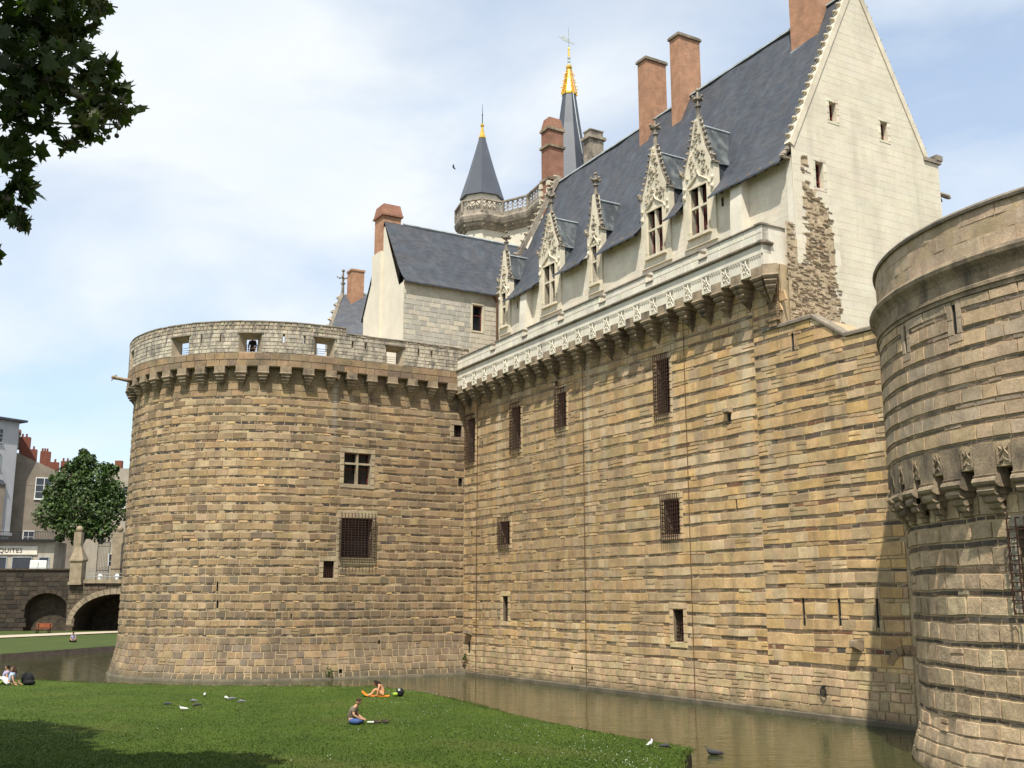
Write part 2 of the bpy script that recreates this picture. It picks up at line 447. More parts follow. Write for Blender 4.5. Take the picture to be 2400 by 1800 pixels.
def part(name, mb, mat, parent, label=None, kind=None, smooth=False):
    """mesh in world coordinates -> child of parent"""
    org = ORG[parent]
    me = mesh_of(mb, name, org, mat, smooth)
    o = bpy.data.objects.new(name, me)
    COL.objects.link(o)
    o.parent = parent
    ORG[o] = org
    return _tag(o, label, None, None, kind)
def single(name, mb, mat, label, cat, loc, group=None, smooth=False):
    me = mesh_of(mb, name, loc, mat, smooth)
    o = bpy.data.objects.new(name, me)
    COL.objects.link(o)
    o.location = tuple(loc)
    ORG[o] = np.asarray(loc, float)
    return _tag(o, label, cat, group)
def structure(name, mb, mat, smooth=False):
    me = mesh_of(mb, name, (0, 0, 0), mat, smooth)
    o = bpy.data.objects.new(name, me)
    COL.objects.link(o)
    ORG[o] = V3(0, 0, 0)
    return _tag(o, kind='structure')
def inst(name, me, parent, mtx):
    """share mesh data: place a local mesh at world matrix mtx below parent"""
    o = bpy.data.objects.new(name, me)
    COL.objects.link(o)
    o.parent = parent
    m = mtx.copy()
    m.translation = Vector(m.translation) - Vector(ORG[parent])
    o.matrix_local = m
    ORG[o] = ORG[parent]
    return o
def frame_m(o, x, y, z=Z_, s=1.0):
    o = np.asarray(o, float)
    return Matrix(((x[0] * s, y[0] * s, z[0] * s, o[0]), (x[1] * s, y[1] * s, z[1] * s, o[1]), (x[2] * s, y[2] * s, z[2] * s, o[2]), (0, 0, 0, 1)))
def surf_frame(S, u, v):
    t = S(u + 0.05, v, 0) - S(u - 0.05, v, 0); t /= np.linalg.norm(t)
    n = np.cross(t, Z_); n /= np.linalg.norm(n)
    p = S(u, v, 0); q = S(u, v, 0.1)
    if np.dot(q - p, n) < 0:
        n = -n
    return p, t, n

# ------------------------------------------------------------ masonry
def cut(rects, h):
    """subtract hole h=(ua,ub,va,vb) from rectangles"""
    out = []
    for (a, b, c, d, k) in rects:
        if b <= h[0] or a >= h[1] or d <= h[2] or c >= h[3]:
            out.append((a, b, c, d, k)); continue
        if a < h[0] - 0.05: out.append((a, h[0], c, d, k))
        if b > h[1] + 0.05: out.append((h[1], b, c, d, k))
        a2, b2 = max(a, h[0]), min(b, h[1])
        if c < h[2] - 0.04: out.append((a2, b2, c, h[2], k))
        if d > h[3] + 0.04: out.append((a2, b2, h[3], d, k))
    return out
def clip_top(pg, a, za, b, zb):
    """keep the part of polygon pg (u, z) below the line (a, za)-(b, zb)"""
    f = lambda p: p[1] - (za + (zb - za) * (p[0] - a) / max(1e-9, b - a))
    out = []
    for i in range(len(pg)):
        p, q = pg[i], pg[(i + 1) % len(pg)]
        fp, fq = f(p), f(q)
        if fp <= 1e-6: out.append(p)
        if (fp > 1e-6) != (fq > 1e-6):
            t = fp / (fp - fq); out.append((p[0] + (q[0] - p[0]) * t, p[1] + (q[1] - p[1]) * t))
    if len(out) >= 3:
        us_ = [p[0] for p in out]; vs_ = [p[1] for p in out]
        if max(us_) - min(us_) < .02 or max(vs_) - min(vs_) < .02: return []
    return out
class Wall:
    """collects the stones of one masonry face laid on surface S(u, z, d)"""
    def __init__(s, S, seed):
        s.S0 = S
        s.S, s.r, s.st = S, random.Random(seed), []
        s.warp = 0.0
    def stone(s, a, b, c, d, col, proud, joint=0.014, top=None, depth=0.05, jit=0.008, ch=0.02):
        r = s.r
        a += joint; b -= joint; c += joint; d -= joint
        if b - a < 0.03 or d - c < 0.03:
            return
        pg = [(a, c), (b, c), (b, d), (a, d)]
        if top:
            pg = clip_top(pg, a, top(a), b, top(b))
            if len(pg) < 3: return
        ch = min(ch, (b - a) * 0.2, (d - c) * 0.2)
        cu = sum(p[0] for p in pg) / len(pg); cv = sum(p[1] for p in pg) / len(pg)
        j = lambda: r.uniform(-jit, jit)
        S = s.S
        if s.warp:
            wp, S0, sd = s.warp, s.S0, s.S0 is S_wall
            S = lambda u, v, dd: S0(u, v + wp * (math.sin(u * 1.3 + v * 2.1) + .7 * math.sin(u * 3.7 - v * 1.3 + 1) + .5 * math.sin(u * .41 + v * .9 + 2)), dd)
        hw, hv = max(.02, (b - a) / 2), max(.02, (d - c) / 2)
        ku, kv = 1 - ch / hw, 1 - ch / hv
        back = [S(u + j(), v + j(), -depth) for u, v in pg]
        fr = [S(cu + (u - cu) * ku + j(), cv + (v - cv) * kv + j(), proud + j()) for u, v in pg]
        s.st.append((back + fr, col))
    @staticmethod
    def faces(v):
        n = len(v) // 2
        f = [tuple(range(n, 2 * n))] + [(i, (i + 1) % n, n + (i + 1) % n, n + i) for i in range(n)]
        nrm = np.cross(v[n + 1] - v[n], v[2 * n - 1] - v[n])
        return f if np.dot(nrm, v[n] - v[0]) > 0 else [t[::-1] for t in f]
    def rows(s, rows, uA, uB, holes, style, top=None, skip=None, split=0.0, **kw):
        """rows: (z0, z1, kind); style(kind, u, z, rnd) -> (colour, proud, wmin, wmax)"""
        for (z0, z1, kind) in rows:
            u = uA + s.r.uniform(-0.5, 0)
            while u < uB:
                k = kind
                col, proud, w0, w1, joint = style(k, u, (z0 + z1) / 2, s.r)
                w = s.r.uniform(w0, w1)
                if skip and skip(u + w / 2, (z0 + z1) / 2):
                    u += w
                    continue
                a, b = max(u, uA), min(u + w, uB)
                if uB - b < 0.12: b = uB
                u = b if b == uB else u + w
                if b - a < 0.05:
                    if b == uB: break
                    continue
                if split and z1 - z0 > .33 and s.r.random() < split:
                    zm = z0 + (z1 - z0) * s.r.uniform(.4, .6); rc = [(a, b, z0, zm, k), (a, b, zm, z1, k)]
                else:
                    rc = [(a, b, z0, z1, k)]
                for h in holes:
                    if rc: rc = cut(rc, h)
                for qi, q in enumerate(rc):
                    if qi and split:
                        kf = s.r.uniform(.8, 1.12); col = tuple(t * kf for t in col)
                    s.stone(q[0], q[1], q[2], q[3], col, proud, joint, top, **kw)
                if b == uB: break
    def emit(s, parent, mat, name='stone', many=300, label=None, stuff='stone_facing'):
        areas = []
        for i, (v, col) in enumerate(s.st):
            n = len(v) // 2
            q = [proj(p) for p in v[n:]]
            ar = 0.0
            if None not in q:
                for k in range(n):
                    x0, y0 = q[k]; x1, y1 = q[(k + 1) % n]
                    ar += x0 * y1 - x1 * y0
                cx = sum(t[0] for t in q) / n; cy = sum(t[1] for t in q) / n
                ar = abs(ar) if -5 < cx < 2405 and -5 < cy < 1805 else 0
                nrm = np.cross(v[n + 1] - v[n], v[2 * n - 1] - v[n])
                if np.dot(nrm, v[n] - v[0]) < 0: nrm = -nrm
                if np.dot(nrm, v[n] - V3(0, 0, CAM_H)) > 0: ar = 0
            areas.append(ar)
        order = sorted(range(len(s.st)), key=lambda i: -areas[i])
        big = set(order[:many])
        rest = MB()
        for i, (v, col) in enumerate(s.st):
            fa = Wall.faces(v)
            if i in big and areas[i] > 0:
                m = MB().add(v, fa, col)
                part(name, m, mat, parent)
            else:
                rest.add(v, fa, col)
        if rest.v:
            part(stuff, rest, mat, parent, label, kind='stuff')
def panel(mb, S, us, vs, holes, d, top=None, flip=False):
    """backing sheet with openings left out"""
    us, vs = sorted(us), sorted(vs)
    us = sorted(set([round(x, 3) for x in us] + [round(h[i], 3) for h in holes for i in (0, 1) if us[0] < h[i] < us[-1]]))
    vs = sorted(set([round(x, 3) for x in vs] + [round(h[i], 3) for h in holes for i in (2, 3) if vs[0] < h[i] < vs[-1]]))
    for i in range(len(us) - 1):
        for j in range(len(vs) - 1):
            uc, vc = (us[i] + us[i + 1]) / 2, (vs[j] + vs[j + 1]) / 2
            if any(h[0] < uc < h[1] and h[2] < vc < h[3] for h in holes):
                continue
            a, b, c, e = us[i], us[i + 1], vs[j], vs[j + 1]
            pg = [(a, c), (b, c), (b, e), (a, e)]
            if top:
                pg = clip_top(pg, a, top(a + 1e-6), b, top(b - 1e-6))
                if len(pg) < 3: continue
            q = [S(u, v, d) for u, v in pg]
            mb.add(q, [tuple(reversed(range(len(q)))) if flip else tuple(range(len(q)))])
    return mb
def arange(a, b, st):
    n = max(1, int(math.ceil((b - a) / st)))
    return [a + (b - a) * i / n for i in range(n + 1)]
def reveal(mb, S, h, d0, d1):
    a, b, c, e = h
    for p, q in (((a, c), (b, c)), ((b, c), (b, e)), ((b, e), (a, e)), ((a, e), (a, c))):
        mb.quad(S(p[0], p[1], d0), S(q[0], q[1], d0), S(q[0], q[1], d1), S(p[0], p[1], d1))
def lerpc(a, b, t):
    return tuple(x + (y - x) * t for x, y in zip(a, b))
def jitc(c, r, a=0.12, h=0.05):
    k = 1 + r.uniform(-a, a)
    return tuple(max(0.004, x * k * (1 + r.uniform(-h, h))) for x in c)

# ------------------------------------------------------------ shared architectural pieces
def sweep(mb, S, us, prof, closed=True, col=None):
    """profile of (d, z) swept along u"""
    n = len(prof)
    vs = []
    for u in us:
        for d, z in prof:
            vs.append(S(u, z, d))
    fs = []
    for i in range(len(us) - 1):
        for j in range(n if closed else n - 1):
            k = (j + 1) % n
            fs.append((i * n + j, (i + 1) * n + j, (i + 1) * n + k, i * n + k))
    if closed:
        fs.append(tuple(range(n))); fs.append(tuple(reversed(range((len(us) - 1) * n, len(us) * n))))
    mb.add(vs, fs, col)
    return mb
def grille_mesh(mb, S, h, nv, nh, d=0.2, top=0.22, bot=0.2, side=0.12, t=0.032):
    uc, vc = (h[0] + h[1]) / 2, (h[2] + h[3]) / 2
    p, tx, n = surf_frame(S, uc, vc)
    w, hh = h[1] - h[0], h[3] - h[2]
    for i in range(nv):
        x = -w / 2 - side * 0.5 + (w + side) * i / (nv - 1)
        o = p + tx * (x - t / 2) + n * d + Z_ * (-hh / 2 - bot)
        mb.box(o, tx * t, n * t, Z_ * (hh + bot + top))
        # hooked end reaching back into the wall
        mb.box(p + tx * (x - t / 2) + n * (d - 0.16) + Z_ * (hh / 2 + top - t), tx * t, n * 0.16, Z_ * t)
    for j in range(nh):
        z = -hh / 2 + hh * (j + 0.3) / (nh - 0.4)
        o = p + tx * (-w / 2 - side) + n * (d - t * 0.9) + Z_ * (z - t / 2)
        mb.box(o, tx * (w + 2 * side), n * t * 0.8, Z_ * t)
        for q in (-w / 2 - side, w / 2 + side - t):
            mb.box(p + tx * q + n * 0.0 + Z_ * (z - t / 2), tx * t, n * (d - t * 0.9), Z_ * t)
    return mb
def opening(parent, S, h, depth=0.55, d0=-0.02, rev='recess', pane_or_dark='glass_dark', frame=None, cross=None, grille=None, name='window', label=None, bars=None):
    """recessed opening: reveal, pane, frame, grille"""
    mb = MB()
    reveal(mb, S, h, d0, -depth)
    o = part(name, mb, rev, parent, label)
    a, b, c, e = h
    part('pane_or_dark', MB().quad(S(a, c, -depth), S(b, c, -depth), S(b, e, -depth), S(a, e, -depth)), pane_or_dark, o)  # glass in windows; in arrow slits a black sheet painted as darkness
    uc, vc = (a + b) / 2, (c + e) / 2
    p, tx, n = surf_frame(S, uc, vc)
    w, hh = b - a, e - c
    if frame:
        m = MB()
        t = 0.07
        dz = -depth + 0.015
        for (x0, x1, z0, z1) in ((-w / 2, w / 2, -hh / 2, -hh / 2 + t), (-w / 2, w / 2, hh / 2 - t, hh / 2), (-w / 2, -w / 2 + t, -hh / 2 + t, hh / 2 - t), (w / 2 - t, w / 2, -hh / 2 + t, hh / 2 - t)):
            m.box(p + tx * x0 + n * dz + Z_ * z0, tx * (x1 - x0), n * 0.05, Z_ * (z1 - z0))
        for k in (bars or []):
            z = -hh / 2 + hh * k
            m.box(p + tx * (-w / 2 + t) + n * dz + Z_ * (z - 0.03), tx * (w - 2 * t), n * 0.045, Z_ * 0.06)
        part('frame', m, frame, o)
    if cross:
        t, kz = cross
        m = MB()
        m.box(p + tx * (-t / 2) + n * (-depth + 0.1) + Z_ * (-hh / 2), tx * t, n * (depth - 0.14), Z_ * hh)
        m.box(p + tx * (-w / 2) + n * (-depth + 0.1) + Z_ * (-hh / 2 + hh * kz - t / 2), tx * (w / 2 - t / 2), n * (depth - 0.16), Z_ * t)
        m.box(p + tx * (t / 2) + n * (-depth + 0.1) + Z_ * (-hh / 2 + hh * kz - t / 2), tx * (w / 2 - t / 2), n * (depth - 0.16), Z_ * t)
        part('mullion', m, 'parapet_rubble', o)
    if grille:
        m = MB()
        grille_mesh(m, S, h, *grille)
        part('grille', m, 'iron', o)
    return o
def surround(W, h, sw, col, r, proud=0.05, lint=0.34, sill=0.28):
    a, b, c, e = h
    z = c
    k = r.random() < 0.5
    while z < e - 0.02:
        z2 = min(e, z + r.uniform(0.32, 0.46))
        if e - z2 < 0.15: z2 = e
        W.stone(a - sw, a, z, z2, jitc(col, r), proud, 0.01)
        W.stone(b, b + sw, z, z2, jitc(col, r), proud, 0.01)
        z = z2
    m = (a + b) / 2 + r.uniform(-0.1, 0.1)
    W.stone(a - sw, m, e, e + lint, jitc(col, r), proud, 0.01)
    W.stone(m, b + sw, e, e + lint, jitc(col, r), proud, 0.01)
    W.stone(a - sw, b + sw, c - sill, c, jitc(col, r), proud, 0.01)
    return (a - sw, b + sw, c - sill, e + lint)
def corbel_mesh(name, k=1.0, mat='corbel_stone', w=1.0):
    """x across, y outwards, z up; hangs below z = 0"""
    mb = MB()
    ex, ey = V3(1, 0, 0), V3(0, 1, 0)
    tiers = [(.36, .36, .60, .60, 0, -.40), (.385, .395, .63, .655, -.40, -.46), (.395, .345, .655, .60, -.46, -.55), (.28, .30, .54, .57, -.55, -.66), (.30, .25, .57, .50, -.66, -.75),
             (.225, .245, .45, .475, -.75, -.86), (.245, .20, .475, .41, -.86, -.94), (.17, .185, .35, .37, -.94, -1.04), (.185, .14, .37, .29, -1.04, -1.12), (.12, .02, .25, .03, -1.12, -1.42)]
    for (x0, x1, y0, y1, z0, z1) in tiers:
        v = []
        for (x, y, z) in ((x1, y1, z1), (x0, y0, z0)):
            v += [V3(-x * w, -.08, z), V3(x * w, -.08, z), V3(x * w, y, z), V3(-x * w, y, z)]
        v = [q * k for q in v]
        mb.add(v, [(0, 3, 2, 1), (4, 5, 6, 7), (0, 1, 5, 4), (1, 2, 6, 5), (2, 3, 7, 6), (3, 0, 4, 7)])
    return mesh_of(mb, name, (0, 0, 0), mat)
def crocket_mesh(mat='carved', k=1.0):
    mb = MB()
    rr_ = random.Random(3)
    mb.tube([(0, 0, -.05), (0, .02, .05), (0, .10, .12)], [.055 * k, .06 * k, .05 * k], 5)
    for (x, y, z, r) in ((0, .14, .13, .10), (-.10, .12, .09, .075), (.10, .12, .09, .075), (0, .10, .20, .075), (0, .2, .08, .06)):
        mb.blob((x * k, y * k, z * k), r * k, r * k, r * k * .85, 6, 4, jit=0.15)
    return mesh_of(mb, 'crocket', (0, 0, 0), mat)
def finial(mb, c, h, r=0.11, ex=E_, ey=N_, cross=0.36):
    """square-set pinnacle shaft with collar, cross florets and knob, standing at c"""
    c = np.asarray(c, float)
    mb.lathe(c, [(r, 0), (r * .8, h * .42), (r * 1.5, h * .43), (r * 1.5, h * .47), (r * .7, h * .49), (r * .6, h * .7)], 6)
    for a in (ex, -ex, ey, -ey):
        mb.blob(c + a * cross * .55 + Z_ * h * .66, .16, .16, .09, 5, 4, jit=0.3)
        mb.blob(c + a * cross * .95 + Z_ * h * .70, .09, .09, .09, 5, 4, jit=0.3)
    mb.blob(c + Z_ * h * .66, .17, .17, .14, 6, 4, jit=0.2)
    mb.lathe(c + Z_ * h * .7, [(r * .55, 0), (r * .5, h * .2), (r * 1.0, h * .23), (r * .9, h * .28), (r * .2, h * .31)], 6)

CORB = corbel_mesh('corbel')
CROCK = crocket_mesh()
PALE = (0.575, 0.388, 0.188); OCHRE = (0.58, 0.375, 0.160); GREYB = (0.485, 0.348, 0.198); LIGHT = (0.625, 0.46, 0.268)
DARK = (0.165, 0.115, 0.07); BLACKISH = (0.075, 0.06, 0.052); RUSSET = (0.20, 0.095, 0.05)
BROWN = (0.265, 0.185, 0.105)
DRESS = (0.50, 0.42, 0.285)

# ------------------------------------------------------------ curtain wall
def zs(u): return 0.02 * (u - 31)
wall = thing('curtain_wall', 'long straight curtain wall of striped yellow stone with white corbelled parapet', 'castle wall', L(16, 0, 0))
def wall_top(u):
    if u < 31.3: return 20.6
    if u < 33.2: return 17.5
    if u < 35.0: return 17.5 - (u - 33.2) * 1.25 / 1.8
    return 16.22
WW = Wall(S_wall, 11); WW.warp = .016
wh = {'a': (0.45, 1.55, 14.4, 17.5), 'b': (6.65, 7.7, 14.6, 17.4), 'c': (12.1, 13.05, 15.35, 17.45), 'd': (21.9, 22.95, 14.7, 17.65), 'e': (5.1, 6.3, 8.5, 10.0), 'f': (22.2, 23.45, 8.3, 10.1), 'g': (5.45, 6.1, 3.6, 5.2), 'h': (22.7, 23.5, 2.9, 4.5)}
slits = [(1.05, 1.25, 9.1, 9.6), (27.66, 27.78, 9.2, 9.7), (31.63, 31.78, 3.87, 5.04), (33.68, 33.83, 3.87, 5.04), (35.7, 35.85, 3.87, 5.04), (31.83, 31.98, 16.2, 17.05), (2.45, 2.62, 15.2, 15.7), (27.35, 27.6, 13.55, 13.95), (0.75, 1.05, 1.45, 2.2), (13.3, 13.5, 1.0, 1.15)]
regular, exact = [], []
for k, h in wh.items():
    regular.append(surround(WW, h, 0.22 if k in 'abcd' else 0.28, lerpc(DRESS, PALE, .6), WW.r, .045)); exact.append(h)
for h in slits:
    regular.append(h); exact.append(h)
regular.append((34.4, 34.96, 2.9, 3.4))     # spout block
def wrows(r):
    out, z = [], 0.22
    while z < 2.0:
        d = r.uniform(0.34, 0.46); out.append((z, z + d, 'g')); z += d
    while z < 18.5:
        d = r.choice((r.uniform(.13, .17), r.uniform(.16, .22))); out.append((z, z + d, 'd')); z += d
        d = r.uniform(0.36, 0.54)
        if z > 6 and z < 13 and r.random() < 0.15: d = r.uniform(0.5, 0.6)
        out.append((z, z + d, 'p')); z += d
    while z < 20.6:
        d = r.uniform(0.42, 0.5); out.append((z, min(20.6, z + d), 'q')); z += d
    return out
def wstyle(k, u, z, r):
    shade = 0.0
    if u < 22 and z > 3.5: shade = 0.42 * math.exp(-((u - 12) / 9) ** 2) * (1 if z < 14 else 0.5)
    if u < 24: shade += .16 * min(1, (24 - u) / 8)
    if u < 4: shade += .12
    if k == 'd':
        gap = math.sin(u * .62 + z * 13.7) + .6 * math.sin(u * 1.7 - z * 7.1)
        if gap > .92 or r.random() < 0.06 or (z < 5 and r.random() < 0.12):
            return jitc(lerpc(PALE, GREYB, r.random()), r, .12), r.uniform(.012, .035), 0.4, 1.0, 0.008
        t = r.random()
        dk = 0.2 if u < 18 else .45 if u < 26 else 1.0
        c = DARK if t > 0.30 * dk else (BLACKISH if t < 0.14 * dk else RUSSET)
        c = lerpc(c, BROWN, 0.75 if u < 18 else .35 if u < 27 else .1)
        return jitc(c, r, .22, .08), r.uniform(-0.006, 0.004), 0.45, 1.25, 0.006
    if k == 'g':
        t = r.random()
        return jitc(lerpc(GREYB, LIGHT, t), r, .18), r.uniform(.02, .045), 0.4, 0.8, 0.016
    t = r.random()
    c = PALE if t < .45 else OCHRE if t < .62 else GREYB if t < .82 else LIGHT
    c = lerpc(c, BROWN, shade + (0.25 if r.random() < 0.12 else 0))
    if k == 'q': c = lerpc(c, GREYB, 0.35)
    w0, w1 = (0.38, 0.62) if u < 17 and z < 16 else (0.55, 1.25)
    return jitc(c, r, .11, .03), r.uniform(.014, .042), w0, w1, (0.012 if u < 17 else .008)
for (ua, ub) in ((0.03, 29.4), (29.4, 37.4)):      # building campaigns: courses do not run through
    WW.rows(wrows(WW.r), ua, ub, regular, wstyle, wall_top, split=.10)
core = MB()
us = arange(-0.3, 37.6, 1.0) + [31.3, 33.2, 35.0]
panel(core, S_wall, us, arange(-1.2, 20.6, 1.0) + [16.22, 17.5], exact, -0.008, wall_top)
# top faces and inner side of the wall
for a, b in ((31.3, 33.2), (33.2, 35.0), (35.0, 37.6)):
    core.quad(L(a, -.008, wall_top(a + 1e-4)), L(b, -.008, wall_top(b - 1e-4)), L(b, -2.6, wall_top(b - 1e-4)), L(a, -2.6, wall_top(a + 1e-4)))
core.quad(L(-.3, -2.6, -1), L(37.6, -2.6, -1), L(37.6, -2.6, 16.2), L(-.3, -2.6, 16.2))
core.quad(L(-.3, -.04, 20.6), L(31.3, -.04, 20.6), L(31.3, -1.4, 20.6), L(-.3, -1.4, 20.6))
core.quad(L(31.3, -.04, 17.5), L(31.3, -.04, 20.6), L(31.3, -1.4, 20.6), L(31.3, -1.4, 17.5))
part('wall_core', core, 'mortar', wall)
WW.emit(wall, 'stone_wall')
gr = {'a': (7, 15), 'b': (7, 14), 'c': (7, 11), 'd': (8, 15), 'e': (8, 9), 'f': (9, 9)}
for k, h in wh.items():
    if k in gr:
        opening(wall, S_wall, h, 0.6, grille=(gr[k][0], gr[k][1], 0.2, 0.3, 0.28, 0.1))
    else:
        nv, nh = (4, 9) if k == 'g' else (5, 8)
        o = opening(wall, S_wall, h, 0.5)
        m = MB(); grille_mesh(m, lambda u, v, d: S_wall(u, v, d - 0.42), h, nv, nh, 0.2, 0, 0, 0, 0.032)
        part('grille', m, 'iron', o)
for h in slits:
    opening(wall, S_wall, h, 0.06, pane_or_dark='black_metal_and_slit_dark', name='arrow_slit')  # shallow black sheet stands in for the dark depth of each slit
# footing ledge at the water
part('footing', sweep(MB(), S_wall, arange(0, 37.5, 4), [(-.3, -1), (.10, -1), (.10, .17), (.03, .24), (-.3, .24)]), 'footing', wall)
# coping on the low shoulder at the near end
cp = MB()
for a, b in ((30.0, 33.2), (33.2, 35.0), (35.0, 37.4)):
    za, zb = (17.5, 17.5) if b < 33.3 else (17.5, 16.25) if b < 35.1 else (16.25, 16.22)
    dd = 0.0 if a > 31 else 0.0
    v = []
    for (u, z) in ((a, za), (b, zb)):
        v += [L(u, -.5, z), L(u, .10, z), L(u, .10, z + .13), L(u, .02, z + .2), L(u, -.5, z + .2)]
    n = 5
    cp.add(v, [tuple(range(5))[::-1], tuple(range(5, 10))] + [(i, (i + 1) % n, n + (i + 1) % n, n + i) for i in range(n)])
part('coping', cp, 'coping', wall)
# corbels + frieze + parapet (white), following the slight fall to the left
PS = 1.42
mcorb = corbel_mesh('corbel', 1.18, w=.84)
CARV = MB()
def carved_panel(mb):
    """x across (width .62), y out, z up 0..0.95: open tracery on a pierced ground"""
    mb.box((-.33, -.30, 0), (.66, 0, 0), (0, .22, 0), (0, 0, .92))
    for x in (-.33, .27):
        mb.box((x, -.08, 0), (.06, 0, 0), (0, .08, 0), (0, 0, .92))
    mb.box((-.27, -.08, .86), (.54, 0, 0), (0, .07, 0), (0, 0, .06)); mb.box((-.27, -.08, 0), (.54, 0, 0), (0, .07, 0), (0, 0, .05))
    for sg in (-1, 1):
        mb.tube([(sg * .26, -.05, .06), (sg * .24, -.02, .34), (sg * .10, -.02, .5), (sg * .03, -.02, .66), (0, -.02, .84)], .032, 4)
        mb.tube([(sg * .26, -.05, .80), (sg * .18, -.03, .72), (sg * .08, -.03, .62)], .025, 4)
        mb.tube([(sg * .20, -.05, .08), (sg * .10, -.03, .20), (sg * .03, -.03, .30)], .028, 4)
        mb.blob((sg * .15, -.05, .30), .06, .06, .06, 5, 3); mb.blob((sg * .2, -.05, .56), .05, .05, .05, 5, 3)
        mb.blob((sg * .14, -.05, .11), .05, .05, .05, 5, 3)
    mb.blob((0, -.05, .42), .06, .06, .08, 5, 3); mb.blob((0, -.05, .12), .05, .05, .06, 5, 3)
carved_panel(CARV)
CARVM = mesh_of(CARV, 'carved_panel', (0, 0, 0), 'plaster_white')
PLN = MB()
PLN.box((-.38, -.26, 0), (.76, 0, 0), (0, .24, 0), (0, 0, .60))
for i in range(5):
    x = -.33 + i * .165
    PLN.frustum((x, -.01, .46), (x, -.01, .60), .02, .03, .06, .05)
PLNM = mesh_of(PLN, 'plain_panel', (0, 0, 0), 'plaster_white')
for k in range(-1, 21):
    u = 1.6 + PS / 2 + PS * k
    z = 20.42 + zs(u)
    inst('corbel', mcorb, wall, frame_m(L(u, 0.02, z), -E_, N_ * 1.26))
    inst('frieze_panel', PLNM, wall, frame_m(L(u, 0.92, z), -E_, N_))
    if k >= 0:
        uc = 1.6 + PS * k
        inst('carved_panel', CARVM, wall, frame_m(L(uc, 0.92, 20.10 + zs(uc)), -E_, N_))
def S_par(u, z, d):
    return L(u, 0.9 + d, z + zs(u))
UE = 31.18
m = MB()
sweep(m, S_par, [0.3, UE], [(-.55, 21.02), (.03, 21.02), (.03, 21.44), (-.55, 21.44)])
part('frieze_band', m, 'plaster_white', wall)
m = MB(); sweep(m, S_par, [0.3, UE + .06], [(-.5, 21.44), (.05, 21.44), (.16, 21.52), (.16, 21.58), (.02, 21.66), (-.5, 21.66)])
part('cordon', m, 'coping', wall)
notch = [5.28, 9.4, 13.62, 17.95, 22.31, 26.68]
m, c2, segs = MB(), MB(), []
prev = 0.3
for nn in notch + [None]:
    a, b = prev, (nn if nn else UE)
    segs.append((a, b, 22.42)); 
    if nn: segs.append((nn, nn + .62, 21.95)); prev = nn + .62
PW = Wall(lambda u, z, d: S_par(u, z, d), 5)
for (a, b, zt) in segs:
    sweep(m, S_par, [a, b], [(-.42, 21.66), (-.03, 21.66), (-.03, zt), (-.42, zt)])
    sweep(c2, S_par, [a - (.03 if zt > 22 else 0), b + (.03 if zt > 22 else 0)], [(-.46, zt), (.06, zt), (.06, zt + .06), (-.02, zt + .11), (-.46, zt + .11)])
    z = 21.66
    for zz in ((21.66, 22.04), (22.04, 22.42)) if zt > 22 else ((21.66, 21.95),):
        u = a
        while u < b - .01:
            w = PW.r.uniform(.55, 1.0); e2 = min(b, u + w)
            if b - e2 < .2: e2 = b
            PW.stone(u, e2, zz[0], zz[1], jitc((.68, .63, .52), PW.r, .06, .02), 0.0, 0.004, depth=.03, jit=.002); u = e2
part('parapet', m, 'plaster_white', wall)
part('parapet_coping', c2, 'coping', wall)
PW.emit(wall, 'stone_white', many=150, stuff='parapet_facing', name='parapet_block')
# return of the parapet at its near end + corner pier below it
def S_ret(a, z, d):                      # a = distance back from the parapet front
    return L(UE + d, 0.9 - a, z)
m = MB()
m.box(L(UE - .42, .87, 19.9), E_ * .42, -N_ * 1.5, Z_ * 2.52)
part('parapet_return', m, 'plaster_white', wall)
m = MB(); sweep(m, S_ret, [-.06, 1.5], [(-.45, 22.42), (.06, 22.42), (.06, 22.48), (-.02, 22.53), (-.45, 22.53)])
part('return_coping', m, 'coping', wall)
m = MB(); sweep(m, S_ret, [-.1, .62], [(-.2, 21.44), (.05, 21.44), (.14, 21.52), (.14, 21.58), (.02, 21.66), (-.2, 21.66)])
part('return_cordon', m, 'coping', wall)
inst('corbel', mcorb, wall, frame_m(L(30.98, 0.28, 20.42), (-E_ + N_) / 2 ** .5, (N_ + E_) / 2 ** .5))
m = MB()
m.box(L(30.55, -.75, 18.95), E_ * .65, N_ * .85, Z_ * .98)
m.box(L(30.5, -.8, 18.8), E_ * .74, N_ * .96, Z_ * .15)
m.frustum(L(30.83, -.33, 17.98), L(30.83, -.33, 18.8), .16, .22, .33, .44, E_, N_)
m.box(L(30.45, -.8, 17.86), E_ * .8, N_ * 1.0, Z_ * .12); m.box(L(30.6, -.7, 17.6), E_ * .5, N_ * .85, Z_ * .26)
for t in range(7):                        # leaf-shaped moulding on the pier's corner
    a = -1 + 2 * t / 6
    m.blob(L(31.2, .12, 18.45 + a * .36), .05 + .14 * (1 - abs(a)) ** .8, .09, .09, 6, 3, E_, N_)
part('corner_pier', m, 'band_stone', wall)
# lightning conductors, spout, mooring ring, hood over the hole
for u, zt in ((2.0, 19.6), (14.95, 19.4), (24.3, 19.8)):
    part('conductor_cable', MB().tube([L(u, .09, .2), L(u + .02, .1, 7), L(u, .08, 13), L(u + .03, .12, zt)], .022, 5), 'rust_cable', wall)
m = MB()
m.frustum(L(34.68, -.05, 3.12), L(34.68, .42, 3.2), .22, .26, .12, .12, E_, Z_); m.box(L(34.4, -.02, 2.95), E_ * .56, N_ * .04, Z_ * .4)
part('spout', m, 'corbel_stone', wall)
m = MB()
pts = [L(32.7 + .15 * math.sin(t), .12, 1.14 + .19 * math.cos(t)) for t in np.linspace(0, 2 * math.pi, 13)]
m.tube(pts, .032, 5, False); m.box(L(32.64, 0, 1.27), E_ * .12, N_ * .16, Z_ * .12)
part('mooring_ring', m, 'black_metal_and_slit_dark', wall)
